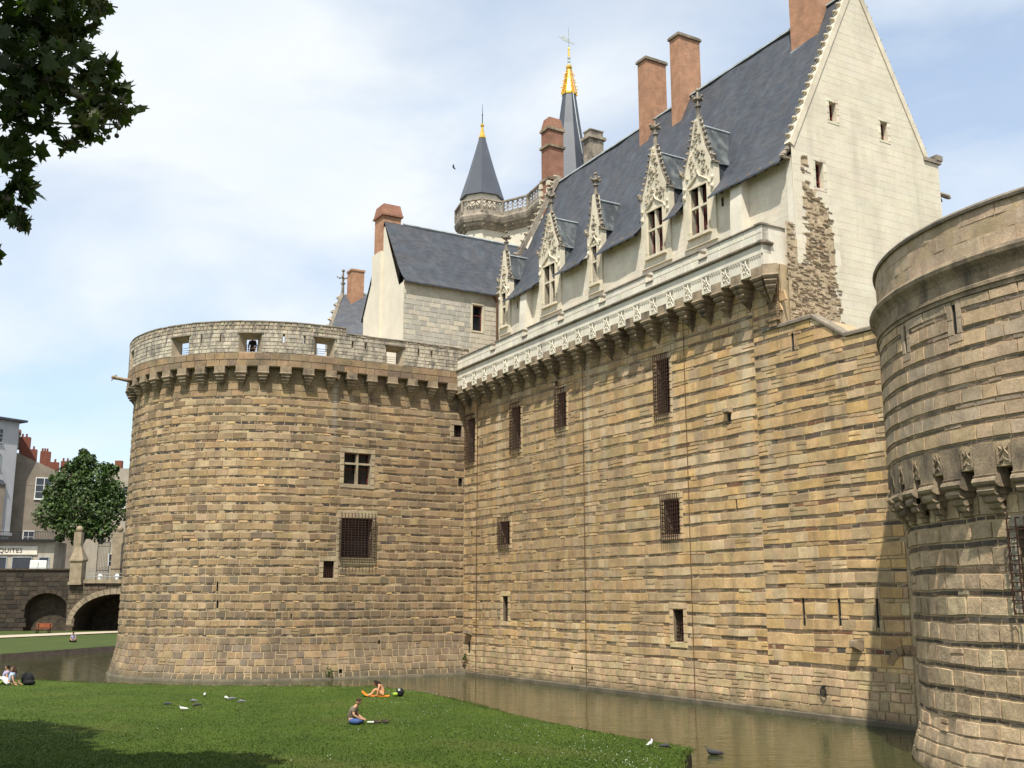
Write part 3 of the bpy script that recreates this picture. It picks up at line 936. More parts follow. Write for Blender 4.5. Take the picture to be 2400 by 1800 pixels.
m = MB(); m.frustum(L(27.48, -.02, 14.1), L(27.48, .3, 14.1), .26, .14, .2, .08, E_, Z_); m.frustum(L(.95, -.02, 2.75), L(.95, .3, 2.85), .42, .16, .34, .1, E_, Z_)
part('stone_hood', m, 'corbel_stone', wall)
m = MB(); m.box(L(12.1, 0, 17.95), E_ * .12, N_ * .3, Z_ * .3); m.box(L(11.8, .2, 18.2), E_ * .6, N_ * .12, Z_ * .1)
part('bracket', m, 'corbel_stone', wall)
# relieving arch at the foot beside the near tower
m = MB()
for i in range(7):
    t0, t1 = math.pi * (0.12 + .11 * i), math.pi * (0.12 + .11 * (i + 1)) - .05
    cu, cz, r0, r1 = 37.15, 2.1, .8, 1.14
    q = [(cu - r * math.cos(t), cz + r * math.sin(t)) for r, t in ((r0, t0), (r1, t0), (r1, t1), (r0, t1))]
    m.prism([L(a, .0, b) for a, b in q], N_ * (.05 + .012 * (i % 3)))
part('relieving_arch', m, 'band_stone', wall)

# ------------------------------------------------------------ far round tower
tower = thing('round_tower', 'broad horseshoe tower of striped brown stone with grey crenellated top, left', 'castle tower', (CT[0], CT[1], 0))
TW = Wall(S_tower, 23); TW.warp = .018
th_ = {'m': (1.62, 3.5, 12.55, 14.65), 'g': (1.55, 3.75, 7.7, 10.3), 's': (0.42, 1.12, 6.35, 7.45), 'q': (9.75, 10.35, 16.3, 17.15)}
tsl = [(-6.36, -6.24, 5.5, 6.1), (-6.3, -6.16, 4.45, 4.95), (-1.62, -1.53, 3.75, 4.1), (4.35, 4.5, 2.1, 2.35), (1.55, 1.8, .35, .6), (10.12, 10.45, 12.8, 13.4), (-9.0, -8.92, 8.6, 8.9)]
regular, exact = [], []
for k, h in th_.items():
    if k == 'g': regular.append(surround(TW, h, 0.32, (.40, .315, .20), TW.r, .045, lint=.55, sill=.55))
    else: regular.append(surround(TW, h, 0.3, (.42, .33, .21), TW.r, .045))
    exact.append(h)
for h in tsl: regular.append(h); exact.append(h)
def trows(r):
    out, z = [], 0.12
    while z < 2.4:
        d = r.uniform(.36, .46); out.append((z, z + d, 'g')); z += d
    while z < 18.35:
        d = r.uniform(.15, .20) if z > 8 else r.uniform(.11, .16)
        out.append((z, z + d, 'd')); z += d
        d = r.uniform(.37, .44); out.append((z, z + d, 'p')); z += d
    while z < 20.0:
        d = r.uniform(.38, .46); out.append((z, min(20.0, z + d), 'q')); z += d
    return out
def tstyle(k, s, z, r):
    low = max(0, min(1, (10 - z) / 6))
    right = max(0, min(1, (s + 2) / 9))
    if k == 'd':
        if r.random() < 0.12: return jitc(lerpc(PALE, GREYB, r.random()), r, .15), .025, .3, .7, .015
        c = lerpc(DARK, RUSSET, .2) if r.random() < .7 else BLACKISH
        return jitc(c, r, .2, .05), r.uniform(-.008, .003), .4, 1.1, .009
    t = r.random()
    warm, gry, dk, lt = (.405, .276, .140), (.335, .243, .143), (.20, .143, .087), (.48, .355, .212)
    sw = .5 + .5 * math.sin(s * .55 + z * .31) * math.sin(z * .47 - s * .2 + 1)
    c = warm if t < .42 else gry if t < .74 else lt if t < .86 else dk
    c = lerpc(c, lerpc(dk, warm, sw), .35)
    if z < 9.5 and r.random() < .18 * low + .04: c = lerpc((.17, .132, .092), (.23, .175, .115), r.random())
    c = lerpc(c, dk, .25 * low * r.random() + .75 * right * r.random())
    if k == 'g': c = lerpc(c, (.22, .17, .12), .5 if r.random() < .6 else .1)
    if k == 'q': c = lerpc(c, gry, .5)
    return jitc(c, r, .13, .03), r.uniform(.018, .046), .38 if z < 9 else .5, .8 if z < 9 or k == 'q' else 1.15, (.017 if z < 9 else .010)
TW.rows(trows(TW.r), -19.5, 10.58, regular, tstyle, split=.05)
core = MB()
ts = arange(-32, 0, .8) + arange(0, 10.9, 1.0)
panel(core, S_tower, ts, arange(-1.2, 20.0, .8), exact, -.006)
part('tower_core', core, 'mortar', tower)
TW.emit(tower, 'stone_tower')
m = MB(); sweep(m, S_tower, arange(-20, 0, .7) + [10.6], [(-.2, -1), (.09, -1), (.09, .1), (.03, .16), (-.2, .16)]); part('footing', m, 'footing', tower)
opening(tower, S_tower, th_['m'], .5, cross=(.13, .66), frame='red_wood', bars=[.5], rev='parapet_rubble', label='stone cross window above the big grille')
opening(tower, S_tower, th_['g'], .6, grille=(11, 16, .28, .32, .34, .16), label='large window behind a projecting iron grille')
o = opening(tower, S_tower, th_['s'], .45); m = MB(); grille_mesh(m, lambda u, v, d: S_tower(u, v, d - .36), th_['s'], 6, 9, .2, 0, 0, 0); part('grille', m, 'iron', o)
o = opening(tower, S_tower, th_['q'], .45); m = MB(); grille_mesh(m, lambda u, v, d: S_tower(u, v, d - .36), th_['q'], 4, 5, .2, 0, 0, 0); part('grille', m, 'iron', o)
for h in tsl: opening(tower, S_tower, h, .14, pane_or_dark='black_metal_and_slit_dark', name='arrow_slit')  # slit darkness is a black sheet just behind the face
# corbels
for s in [-17.3, -16.0, -14.65, -13.3, -12.0, -10.68, -9.38, -8.03, -6.7, -5.33, -3.97, -2.6, -1.18, .3, 1.77, 3.24, 4.74, 6.25, 7.78, 9.3]:
    p, t, n = surf_frame(S_tower, s, 10)
    p = S_tower(s, 20.02, 0)
    inst('corbel', CORB, tower, frame_m(p, np.cross(n, Z_), n))
# overhanging band and parapet with embrasures
def S_tp(s, z, d): return S_tower(s, z, d + .55)
bw = Wall(S_tp, 31)
for z0, z1 in ((20.0, 20.44), (20.44, 20.9)):
    s = -19.5
    while s < 10.55:
        w = bw.r.uniform(.5, 1.1); e2 = min(10.55, s + w)
        bw.stone(s, e2, z0, z1, jitc(lerpc((.31, .215, .12), (.18, .135, .09), bw.r.random() ** 2), bw.r, .12), .03, .008); s = e2
emb = [(-16.3, -15.3), (-10.36, -8.98), (-5.54, -4.16), (-.87, .46), (4.19, 5.49)]
eh = [(a, b, 20.96, 22.2) for a, b in emb]
inner = [((a + b) / 2 - .36, (a + b) / 2 + .36, 20.96, 21.9) for a, b in emb]
lh = [(-14.1, -14.02), (-12.55, -12.47), (-8.1, -8.02), (-6.8, -6.72), (-2.86, -2.74), (-1.57, -1.45), (1.7, 1.82), (2.65, 2.77), (6.6, 6.72), (7.6, 7.72)]
sh = [(a, b, 21.65 if i < 6 else 21.75, 22.2) for i, (a, b) in enumerate(lh)]
def ptop(s): return 23.0 if s < 1.25 else 22.62
pw = Wall(S_tp, 37)
prow, z = [], 20.92
while z < 22.99:
    d = pw.r.uniform(.2, .3); prow.append((z, min(23.0, z + d), 'p' if z < 22.3 else 'r')); z += d
def pstyle(k, s, z, r):
    if k == 'r': return jitc((.40, .34, .25), r, .25), r.uniform(.0, .05), .15, .5, .016
    t = r.random()
    c = (.50, .44, .34) if t < .7 else (.44, .385, .30) if t < .93 else (.34, .30, .24)
    return jitc(c, r, .06, .015), r.uniform(.004, .018), .25, .6, .007
pw.rows(prow, -19.5, 10.5, eh + sh, pstyle, ptop)
core = MB()
us = arange(-19.6, 0, .7) + arange(0, 10.6, 1.0) + [1.25, 1.2501]
us = sorted(us)
panel(core, S_tp, us, [20.0, 20.9, 22.0, 22.62, 23.0], eh + sh, -.02, ptop)
panel(core, S_tp, us, [20.0, 20.9, 22.0, 22.62, 23.0], inner + sh, -.62, ptop, flip=True)
for i in range(len(us) - 1):
    a, b = us[i], us[i + 1]
    za = ptop((a + b) / 2)
    core.quad(S_tp(a, za, -.02), S_tp(b, za, -.02), S_tp(b, za, -.62), S_tp(a, za, -.62))
    core.quad(S_tp(a, 20.0, -.6), S_tp(b, 20.0, -.6), S_tp(b, 20.0, -.02), S_tp(a, 20.0, -.02))
core.quad(S_tp(1.25, 22.6, -.02), S_tp(1.25, 23, -.02), S_tp(1.25, 23, -.62), S_tp(1.25, 22.6, -.62))
for (a, b, c, e), (a2, b2, c2_, e2_) in zip(eh, inner):
    o4 = [(a, c), (b, c), (b, e), (a, e)]; i4 = [(a2, c2_), (b2, c2_), (b2, e2_), (a2, e2_)]
    for k in range(4):
        q = (k + 1) % 4
        core.quad(S_tp(*o4[k], -.02), S_tp(*o4[q], -.02), S_tp(*i4[q], -.62), S_tp(*i4[k], -.62))
for h in sh: reveal(core, S_tp, h, -.02, -.62)
part('parapet_core', core, 'parapet_rubble', tower)
bw.emit(tower, 'stone', name='band_stone', many=70, stuff='band_facing')
pw.emit(tower, 'stone_grey', name='parapet_stone', many=230, stuff='parapet_facing')
m = MB()
for i in range(len(us) - 1):
    a, b = us[i], us[i + 1]
    if b - a < .01: continue
    z = ptop((a + b) / 2) + rnd.uniform(-.02, .02)
    sweep(m, S_tp, [a, b], [(-.66, z), (.05, z), (.04, z + .07), (-.3, z + .13), (-.66, z + .06)])
part('parapet_coping', m, 'coping', tower)
for (a, b, c, e) in eh[1:]:
    part('lintel', sweep(MB(), S_tp, [a - .12, (a + b) / 2, b + .12], [(-.02, e), (.09, e), (.09, e + .09), (-.02, e + .1)]), 'coping', tower)
for (a, b, c, e) in inner[1:]:
    m = MB()
    for k in range(4):
        z = c + .12 + .15 * k
        m.tube([S_tp(a - .02, z, -.56), S_tp(b + .02, z, -.56)], .014, 4)
    for t in (.02, .98): m.tube([S_tp(a + (b - a) * t, c, -.56), S_tp(a + (b - a) * t, c + .62, -.56)], .014, 4)
    part('railing', m, 'black_metal_and_slit_dark', tower)
m = MB()
fl = [S_tower(s, 20.55, -.02) for s in arange(-32, 0, 1.0)[:-1] + [0, 10.6]]
fl += [L(0, -14, 20.55), L(-22, -14, 20.55)]
m.add(fl, [tuple(range(len(fl)))])
part('terrace', m, 'mortar_grey', tower)
# gargoyle reaching out on the left
p, t, n = surf_frame(S_tower, -15.6, 10); p = S_tower(-15.6, 20.05, .45)
m = MB(); m.tube([p, p + n * .5 + Z_ * .03, p + n * .95 + Z_ * .08, p + n * 1.2 + Z_ * .1], [.16, .13, .12, .13], 7)
m.blob(p + n * 1.25 + Z_ * .12, .19, .15, .15, 7, 5, n, np.cross(Z_, n), Z_, jit=.12); m.tube([p + n * 1.33 + Z_ * .05, p + n * 1.4 - Z_ * .16], [.06, .02], 5)
m.blob(p + n * 1.12 + Z_ * .25, .06, .05, .1, 5, 3)
part('gargoyle', m, 'corbel_stone', tower, smooth=True)
m = MB(); p = S_tower(.85, 19.62, .5); m.frustum(p - V3(0, 0, .14), p + V3(0, 0, .14), .06, .06, .13, .13); m.tube([S_tower(.85, 19.55, .1), p], .1, 5)
part('waterspout', m, 'corbel_stone', tower)

# ------------------------------------------------------------ near round tower (right edge)
near = thing('round_tower', 'near round tower of grey-brown rough stone with moulded cornice, at right', 'castle tower', (RC[0], RC[1], 0))
sA, sB = -17.5, 4.0
LW = Wall(S_low, 41); LW.warp = .018
gh = (-4.72, -3.3, 4.9, 6.95)
low_holes = [surround(LW, gh, .25, (.38, .32, .24), LW.r)]
def lrows(r):
    out, z = [], 0.05
    while z < 1.5:
        d = r.uniform(.3, .42); out.append((z, z + d, 'p')); z += d
    while z < 7.9:
        d = r.uniform(.14, .2); out.append((z, z + d, 'd')); z += d
        d = r.uniform(.48, .58); out.append((z, min(8.0, z + d), 'p')); z += d
    return out
def lstyle(k, s, z, r):
    if k == 'd':
        if r.random() < .06: return jitc((.34, .27, .18), r), .02, .3, .6, .02
        return jitc((.105, .085, .066) if r.random() < .7 else (.17, .12, .08), r, .25, .03), r.uniform(-.01, .012), .35, .95, .012
    t = r.random()
    c = (.51, .375, .23) if t < .45 else (.45, .34, .215) if t < .75 else (.57, .435, .27) if t < .92 else (.32, .245, .16)
    return jitc(c, r, .12, .02), r.uniform(.012, .06), .4, 1.0, .02
LW.rows(lrows(LW.r), sA, sB, low_holes, lstyle, split=.08)
core = MB(); panel(core, S_low, arange(-29, 29, .8), arange(-1.2, 8.4, .6), [gh], -.012); part('tower_core', core, 'mortar', near)
LW.emit(near, 'stone_worn', many=170, stuff='lower_facing', name='stone')
opening(near, S_low, gh, .5, grille=(7, 9, .28, .25, .3, .15))
UW = Wall(S_up, 43); UW.warp = .008
ush = [(-37.1 * math.pi / 180 * 9 - .075, -37.1 * math.pi / 180 * 9 + .075, 12.6, 13.5), (-52.7 * math.pi / 180 * 9 - .075, -52.7 * math.pi / 180 * 9 + .075, 12.6, 13.5)]
def urows(r):
    out, z = [], 9.3
    while z < 13.55:
        d = r.uniform(.12, .17); out.append((z, min(13.62, z + d), 'd')); z += d
        d = r.uniform(.37, .44); out.append((z, min(13.62, z + d), 'p')); z += d
    return out
def ustyle(k, s, z, r):
    if k == 'd':
        if r.random() < .18: return jitc((.32, .25, .175), r), .02, .3, .8, .012
        return jitc((.17, .135, .10) if r.random() < .5 else (.25, .185, .125), r, .25), r.uniform(-.008, .004), .3, .9, .006
    t = r.random()
    c = (.49, .36, .23) if t < .5 else (.44, .34, .235) if t < .8 else (.53, .385, .225)
    return jitc(c, r, .09, .02), r.uniform(.02, .045), .45, 1.1, .007
sil = [(h[0] - .2, h[1] + .2, h[2] - .25, h[3] + .1) for h in ush]
UW.rows(urows(UW.r), sA, sB, sil, ustyle)
for h, q in zip(ush, sil):
    for (a, b) in ((q[0], h[0]), (h[1], q[1])):
        for z0, z1 in ((h[2], h[2] + .45), (h[2] + .45, q[3])):
            UW.stone(a, b, z0, z1, jitc((.45, .35, .24), UW.r, .06, .02), .02, .002, ch=.008)
    UW.stone(q[0], q[1], q[2], h[2], jitc((.45, .35, .24), UW.r, .06, .02), .02, .004)
# parapet courses above the cornice
for z0, z1 in ((14.78, 15.25), (15.25, 15.7), (15.7, 16.08)):
    s = sA
    while s < sB:
        w = UW.r.uniform(.8, 1.7); e2 = min(sB, s + w)
        UW.stone(s, e2, z0, z1, jitc(lerpc((.49, .36, .235), (.45, .35, .245), UW.r.random()), UW.r, .07, .02), .0, .006, ch=.01); s = e2
core = MB(); panel(core, S_up, arange(-29, 29, .8), [8.6, 9.2, 13.6, 14.8, 16.1], ush, -.012); sweep(core, S_up, arange(-29, 29, .8), [(-.012, 8.6), (-.5, 8.6)], closed=False); part('upper_core', core, 'mortar', near)
UW.emit(near, 'stone', many=110, stuff='upper_facing', name='stone')
for h in ush: opening(near, S_up, h, .05, pane_or_dark='black_metal_and_slit_dark', name='arrow_slit')  # black sheet close to the face imitates the unlit inside
ss = arange(sA - 3, sB + 3, .45)
part('cornice', sweep(MB(), S_up, ss, [(-.2, 13.62), (.05, 13.62), (.05, 13.74), (.10, 13.76), (.10, 13.86), (.04, 13.9), (.05, 14.2), (.12, 14.34), (.26, 14.5), (.29, 14.62), (.24, 14.72), (.10, 14.8), (-.2, 14.8)]), 'corbel_stone', near)
part('coping', sweep(MB(), S_up, ss, [(-.5, 16.08), (.07, 16.08), (.09, 16.16), (.03, 16.24), (-.5, 16.24)]), 'coping', near)
m = MB(); fl = [S_up(s, 14.9, -.3) for s in arange(-28, 28, 1.0)]; m.add(fl, [tuple(range(len(fl)))]); part('terrace', m, 'mortar_grey', near)
m = MB(); panel(m, S_up, arange(-29, 29, 1.0), [14.8, 16.1], [], -.55, flip=True); part('parapet_inner_face', m, 'mortar_grey', near)
# machicolation ring: carved panels between moulded blocks, tiered corbels underneath
ang = [-73.5, -66.8, -59.6, -52.3, -44.7, -36.9, -29.0, -21.0, -13.0]
OGEE = MB()
OGEE.box((-.22, -.2, 0), (.44, 0, 0), (0, .16, 0), (0, 0, .55))
for x in (-.22, .17): OGEE.box((x, -.04, 0), (.05, 0, 0), (0, .06, 0), (0, 0, .55))
for sg in (-1, 1):
    OGEE.tube([(sg * .18, -.02, .05), (sg * .17, .0, .22), (sg * .05, .0, .36), (0, .0, .54)], .025, 4)
    OGEE.tube([(sg * .17, -.02, .06), (sg * .06, -.01, .1), (sg * .02, -.01, .16)], .022, 4)
    OGEE.tube([(sg * .17, -.02, .5), (sg * .1, -.01, .42), (sg * .05, -.01, .4)], .02, 4)
OGEEM = mesh_of(OGEE, 'carved_panel', (0, 0, 0), 'corbel_stone')
TC = MB()
for (x0, y0, z0, z1) in ((.30, .56, 0, -.22), (.26, .42, -.22, -.40), (.22, .28, -.40, -.56), (.17, .14, -.56, -.70)):
    zm = (z0 + z1) / 2
    TC.tube([(-x0, y0 - .14, zm), (x0, y0 - .14, zm)], .135, 8)
    TC.box((-x0, -.1, z1 + .02), (2 * x0, 0, 0), (0, y0 - .04, 0), (0, 0, z0 - z1))
TCM = mesh_of(TC, 'corbel', (0, 0, 0), 'corbel_stone')
step = math.radians(7.6)
for a in ang:
    s = math.radians(a) * 9
    p, t, n = surf_frame(S_up, s, 9)
    x = np.cross(n, Z_)
    inst('carved_panel', OGEEM, near, frame_m(S_up(s, 8.66, .02), x, n))
    s2 = s + step * 9 / 2
    p, t, n = surf_frame(S_low, s2, 9); x = np.cross(n, Z_)
    inst('corbel', TCM, near, frame_m(S_low(s2, 8.08, 0), x, n))
    m = MB(); hw = .36
    us_ = arange(s2 - hw, s2 + hw, .2)
    sweep(m, S_up, us_, [(-.5, 8.42), (.02, 8.42), (.035, 9.28), (-.5, 9.28)])
    part('machicolation_block', m, 'corbel_stone', near)
    m = MB()
    sweep(m, S_up, arange(s2 - hw - .03, s2 + hw + .03, .2), [(-.5, 8.06), (-.04, 8.06), (.10, 8.14), (.14, 8.22), (.10, 8.31), (.05, 8.34), (.07, 8.40), (-.02, 8.43), (-.5, 8.43)])
    part('roll_moulding', m, 'corbel_stone', near)
# ------------------------------------------------------------ great residence behind the wall
UG = 31.38
res = thing('residence', 'tall white residence with steep slate roof, carved dormers and crocketed gable', 'residence', L(17, -6.5, 0))
def zf(u): return 0.022 * (u - UG)
def S_fac(u, z, d): return L(u, -1.3 + d, z + zf(u))
def S_gab(a, z, d): return L(UG + d, -a, z)
AP = (6.45, 37.25)
def gtop(a):
    if a > 11.2: return 28.3
    if a > AP[0]: return AP[1] - (a - AP[0]) * (AP[1] - 28.3) / (11.2 - AP[0])
    return AP[1] - (AP[0] - a) * (AP[1] - 26.75) / (AP[0] - 1.15)
gw = {'a': (4.0, 4.5, 28.8, 29.85), 'b': (7.8, 8.32, 28.65, 29.7), 'c': (2.75, 3.3, 24.95, 26.35)}
GW = Wall(S_gab, 51)
gholes = []
WHT = (.66, .605, .475)
for k, h in gw.items(): gholes.append(surround(GW, h, .2, (.66, .60, .46), GW.r, .02, .2, .16))
poly = [(1.7, 26.6), (2.2, 26.4), (2.35, 25.0), (2.9, 24.5), (3.6, 24.0), (3.75, 22), (4.0, 19), (4.2, 15), (.5, 15), (.5, 22.7), (1.1, 22.7), (1.15, 21), (1.45, 20.6), (1.8, 21.5), (1.7, 23.0), (1.85, 24)]
def inpoly(x, y):
    c = False
    for i in range(len(poly)):
        x0, y0 = poly[i]; x1, y1 = poly[i - 1]
        if (y0 > y) != (y1 > y) and x < (x1 - x0) * (y - y0) / (y1 - y0) + x0: c = not c
    return c
grow, z = [], 16.0
while z < 37.2:
    d = GW.r.uniform(.34, .44); grow.append((z, z + d, 'p')); z += d
def gstyle(k, a, z, r):
    c = jitc(lerpc(WHT, (.63, .565, .425), r.random() * .6), r, .02, .01)
    return c, r.uniform(.001, .004), .6, 1.1, .0035
GW.rows(grow, 1.18, 12.2, gholes, gstyle, gtop, inpoly, jit=.0015, ch=.004)
core = MB()
panel(core, S_gab, arange(1.15, 12.25, .5) + [AP[0], 11.2, 11.201], arange(14, 26.5, 2) + arange(26.75, 37.25, .5), list(gw.values()), -.002, gtop)
core.quad(L(UG - .025, -12.22, 14), L(UG - .025, -12.22, 28.3), L(3, -12.22, 28.3), L(3, -12.22, 14))
part('gable_core', core, 'plaster', res)
GW.emit(res, 'stone_white', many=200, name='gable_block', stuff='gable_facing')
for k, h in gw.items():
    opening(res, S_gab, h, .35, frame='red_wood', bars=[.33, .66], rev='tuffeau')
# exposed slate rubble on the gable
m = MB()
for z in arange(15.2, 26.4, .4)[:-1]:
    for a in arange(.5, 4.5, .25)[:-1]:
        if inpoly(a + .12, z + .2):
            m.add([S_gab(a, z, .0), S_gab(a + .25, z, .0), S_gab(a + .25, z + .4, .0), S_gab(a, z + .4, .0)], [(0, 1, 2, 3)])
part('rubble_bed', m, 'rubble_bed', res)
rb = MB(); rr2 = random.Random(9)
for i in range(1750):
    a, z = rr2.uniform(.5, 4.5), rr2.uniform(15.5, 26.5)
    if not inpoly(a, z): continue
    dens = .65 + .35 * math.sin(a * 2.1 + z * .7) * math.sin(z * .9 + 1)
    if rr2.random() > dens: continue
    w, h, d = rr2.uniform(.1, .38), rr2.uniform(.03, .085), rr2.uniform(.012, .045)
    t = rr2.random()
    c = (.17, .125, .08) if t < .35 else (.25, .18, .105) if t < .65 else (.42, .33, .215)
    sk = rr2.uniform(-.02, .02)
    f = [S_gab(a + sx * w / 2, z + sz * h / 2 + sx * sk, dd) for dd in (0, d) for sx, sz in ((-1, -1), (1, -1), (1, 1), (-1, 1))]
    rb.add(f, [(4, 5, 6, 7), (0, 1, 5, 4), (1, 2, 6, 5), (2, 3, 7, 6), (3, 0, 4, 7)], jitc(c, rr2, .25))
part('slate_rubble', rb, 'rubble', res, kind='stuff')
# facade
dorm = [(24.45, 'w'), (20.65, 'w'), (14.6, 'n'), (9.45, 'w'), (3.5, 'n')]
HW = {'w': 1.32, 'n': .78}; WHW = {'w': .66, 'n': .26}
FH = [(c - WHW[k], c + WHW[k], 24.6, 27.2 if k == 'w' else 26.9) for c, k in dorm]
small = [(26.1, 26.28, 25.5, 26.0), (5.1, 5.26, 25.35, 25.85)]
FW = Wall(S_fac, 61)
frow, z = [], 21.0
while z < 26.4:
    d = FW.r.uniform(.3, .38); frow.append((z, min(26.5, z + d), 'p')); z += d
def fstyle(k, u, z, r):
    return jitc(lerpc((.70, .64, .52), (.64, .56, .42), r.random() * .5), r, .05, .02), r.uniform(.0, .003), .6, 1.0, .003
FW.rows(frow, 2.8, UG - .02, [(c - HW[k], c + HW[k], 24.0, 30) for c, k in dorm] + small, fstyle, jit=.0012, ch=.004)
core = MB(); panel(core, S_fac, arange(2.75, UG, 1.0), [16, 20, 23, 26.45], [(c - WHW[k], c + WHW[k], 24.6, 28) for c, k in dorm] + small, -.004)
core.quad(L(2.75, -1.32, 14), L(2.75, -12.2, 14), L(2.75, -12.2, 28), L(2.75, -1.32, 26.8))
part('facade_core', core, 'plaster_white', res)
FW.emit(res, 'stone_white', many=200, name='facade_block', stuff='facade_facing')
for h in small: opening(res, S_fac, h, .3, name='vent')
for a, b in ((27.3, 28.15), (6.3, 7.1)):
    m = MB(); sweep(m, S_fac, [a, b], [(-.05, 20.5), (.55, 20.5), (.55, 24.5), (.45, 26.0), (-.05, 26.3)]); part('buttress', m, 'plaster_white', res)
m = MB(); m.box(L(UG - .5, -1.35, 17), E_ * .46, N_ * .12, Z_ * 9.2); part('corner_strip', m, 'plaster_white', res)
# main roof, flared at the eaves, cut away where the dormers stand
prof = [(-.62, 26.02), (-.95, 26.32), (-1.4, 26.86), (-1.9, 27.6), (-2.4, 28.5), (-3.2, 30.1), (-4.2, 32.15), (-5.3, 34.45), (-6.45, 36.95)]
def zr(u): return 0.033 * (u - UG)
ulist = sorted(set([round(x, 3) for x in arange(2.75, UG - .3, .7)] + [round(c + sg * (HW[k] - .02), 3) for c, k in dorm for sg in (-1, 1)]))
rf = MB()
def rp(u, i, dz=0):
    w, z = prof[i]
    k = min(1, max(0, (z - 26) / 11))
    wob = .035 * math.sin(u * 1.9 + i * 1.3) + .03 * math.sin(u * .73 + i * 2.1)
    return L(u, w + wob, z + zf(u) * (1 - k) + zr(u) * k + dz)
idx = {}
for ui, u in enumerate(ulist):
    for i in range(len(prof)):
        idx[ui, i] = len(rf.v); rf.v.append(tuple(rp(u, i)))
for ui in range(len(ulist) - 1):
    uc = (ulist[ui] + ulist[ui + 1]) / 2
    ind = any(abs(uc - c) < HW[k] - .03 for c, k in dorm)
    for i in range(len(prof) - 1):
        if ind and i < 3: continue
        rf.f.append((idx[ui, i], idx[ui + 1, i], idx[ui + 1, i + 1], idx[ui, i + 1])); rf.c.append(None)
    if not ind:     # slate edge and soffit
        a, b = ulist[ui], ulist[ui + 1]
        rf.quad(rp(a, 0, -.1), rp(b, 0, -.1), rp(b, 0), rp(a, 0))
        rf.quad(rp(a, 0, -.1), L(a, -1.3, 26.5 + zf(a)), L(b, -1.3, 26.5 + zf(b)), rp(b, 0, -.1))
# back slope and ridge closure
a, b = 2.75, UG - .3
rf.quad(L(a, -6.45, 36.95 + zr(a)), L(b, -6.45, 36.95 + zr(b)), L(b, -12.8, 26.3), L(a, -12.8, 26.3))
part('roof', rf, 'slate', res, smooth=True)
m = MB(); sweep(m, lambda u, z, d: L(u, -6.45 + d, z + zr(u)), arange(2.9, UG - .3, 3), [(-.16, 36.86), (.16, 36.86), (.12, 37.0), (0, 37.06), (-.12, 37.0)]); part('ridge_cap', m, 'lead', res)
# eave brackets
m = MB()
for u in arange(3.0, UG - .3, .85):
    if any(abs(u - c) < HW[k] + .15 for c, k in dorm): continue
    m.box(L(u, -1.28, 26.18 + zf(u)), E_ * .12, N_ * .5, Z_ * .12)
part('rafter_ends', m, 'coping', res, kind='stuff')
# gable coping with crockets, both ends
def rake(parent, u0, thick, pts, n, name='gable_coping', mat='tuffeau', off=.0):
    m = MB()
    for (a0, z0), (a1, z1) in zip(pts[:-1], pts[1:]):
        d = np.array([a1 - a0, z1 - z0]); d /= np.linalg.norm(d); nn = np.array([-d[1], d[0]])
        if nn[1] < 0: nn = -nn
        q = [(a0 - nn[0] * .1, z0 - nn[1] * .1), (a1 - nn[0] * .1, z1 - nn[1] * .1), (a1 + nn[0] * .22, z1 + nn[1] * .22), (a0 + nn[0] * .22, z0 + nn[1] * .22)]
        if a1 < a0: q = q[::-1]
        m.prism([L(u0, -a, z) for a, z in q], E_ * thick)
    part(name, m, mat, parent)
    for (a0, z0), (a1, z1) in zip(pts[:-1], pts[1:]):
        ln = math.hypot(a1 - a0, z1 - z0)
        k = int(ln / n)
        d = np.array([a1 - a0, z1 - z0]) / ln; nn = np.array([-d[1], d[0]])
        if nn[1] < 0: nn = -nn
        for i in range(k):
            t = (i + .5) / k
            a, z = a0 + (a1 - a0) * t + nn[0] * .22, z0 + (z1 - z0) * t + nn[1] * .22
            up = -N_ * nn[0] + Z_ * nn[1]; al = -N_ * d[0] + Z_ * d[1]
            if al[2] < 0: al = -al
            inst('crocket', CROCK, parent, frame_m(L(u0 + thick / 2, -a, z), np.cross(al, up), al, up, 1.0))
rake(res, UG - .32, .38, [(1.2, 26.85), (6.45, 37.3)], .56)
rake(res, UG - .32, .38, [(6.45, 37.3), (11.2, 28.4)], .62)
rake(res, 2.55, .38, [(1.2, 26.3), (6.45, 36.4)], .62, mat='carved_grey')
m = MB(); m.box(L(UG - .34, -11.05, 28.2), E_ * .44, -N_ * 1.35, Z_ * .2); m.box(L(UG - .36, -12.0, 28.4), E_ * .5, -N_ * .5, Z_ * .3); part('kneeler', m, 'carved_grey', res)
m = MB(); g0 = L(UG - .2, -12.2, 26.6); m.tube([g0, g0 - N_ * .5 + Z_ * .02, g0 - N_ * .9], [.16, .13, .14], 6); m.blob(g0 - N_ * .95, .18, .15, .15, 6, 4, jit=.2); m.box(L(UG - .3, -12.2, 26.6), E_ * .2, -N_ * .18, Z_ * .8)
part('gargoyle', m, 'carved_grey', res)
m = MB()
for i in range(7):
    m.blob(L(UG - .12 - .03 * i, -1.28 + .08 * i, 26.95 - .11 * i), .16, .14, .12, 6, 4, jit=.25)
part('kneeler_carving', m, 'carved_grey', res)
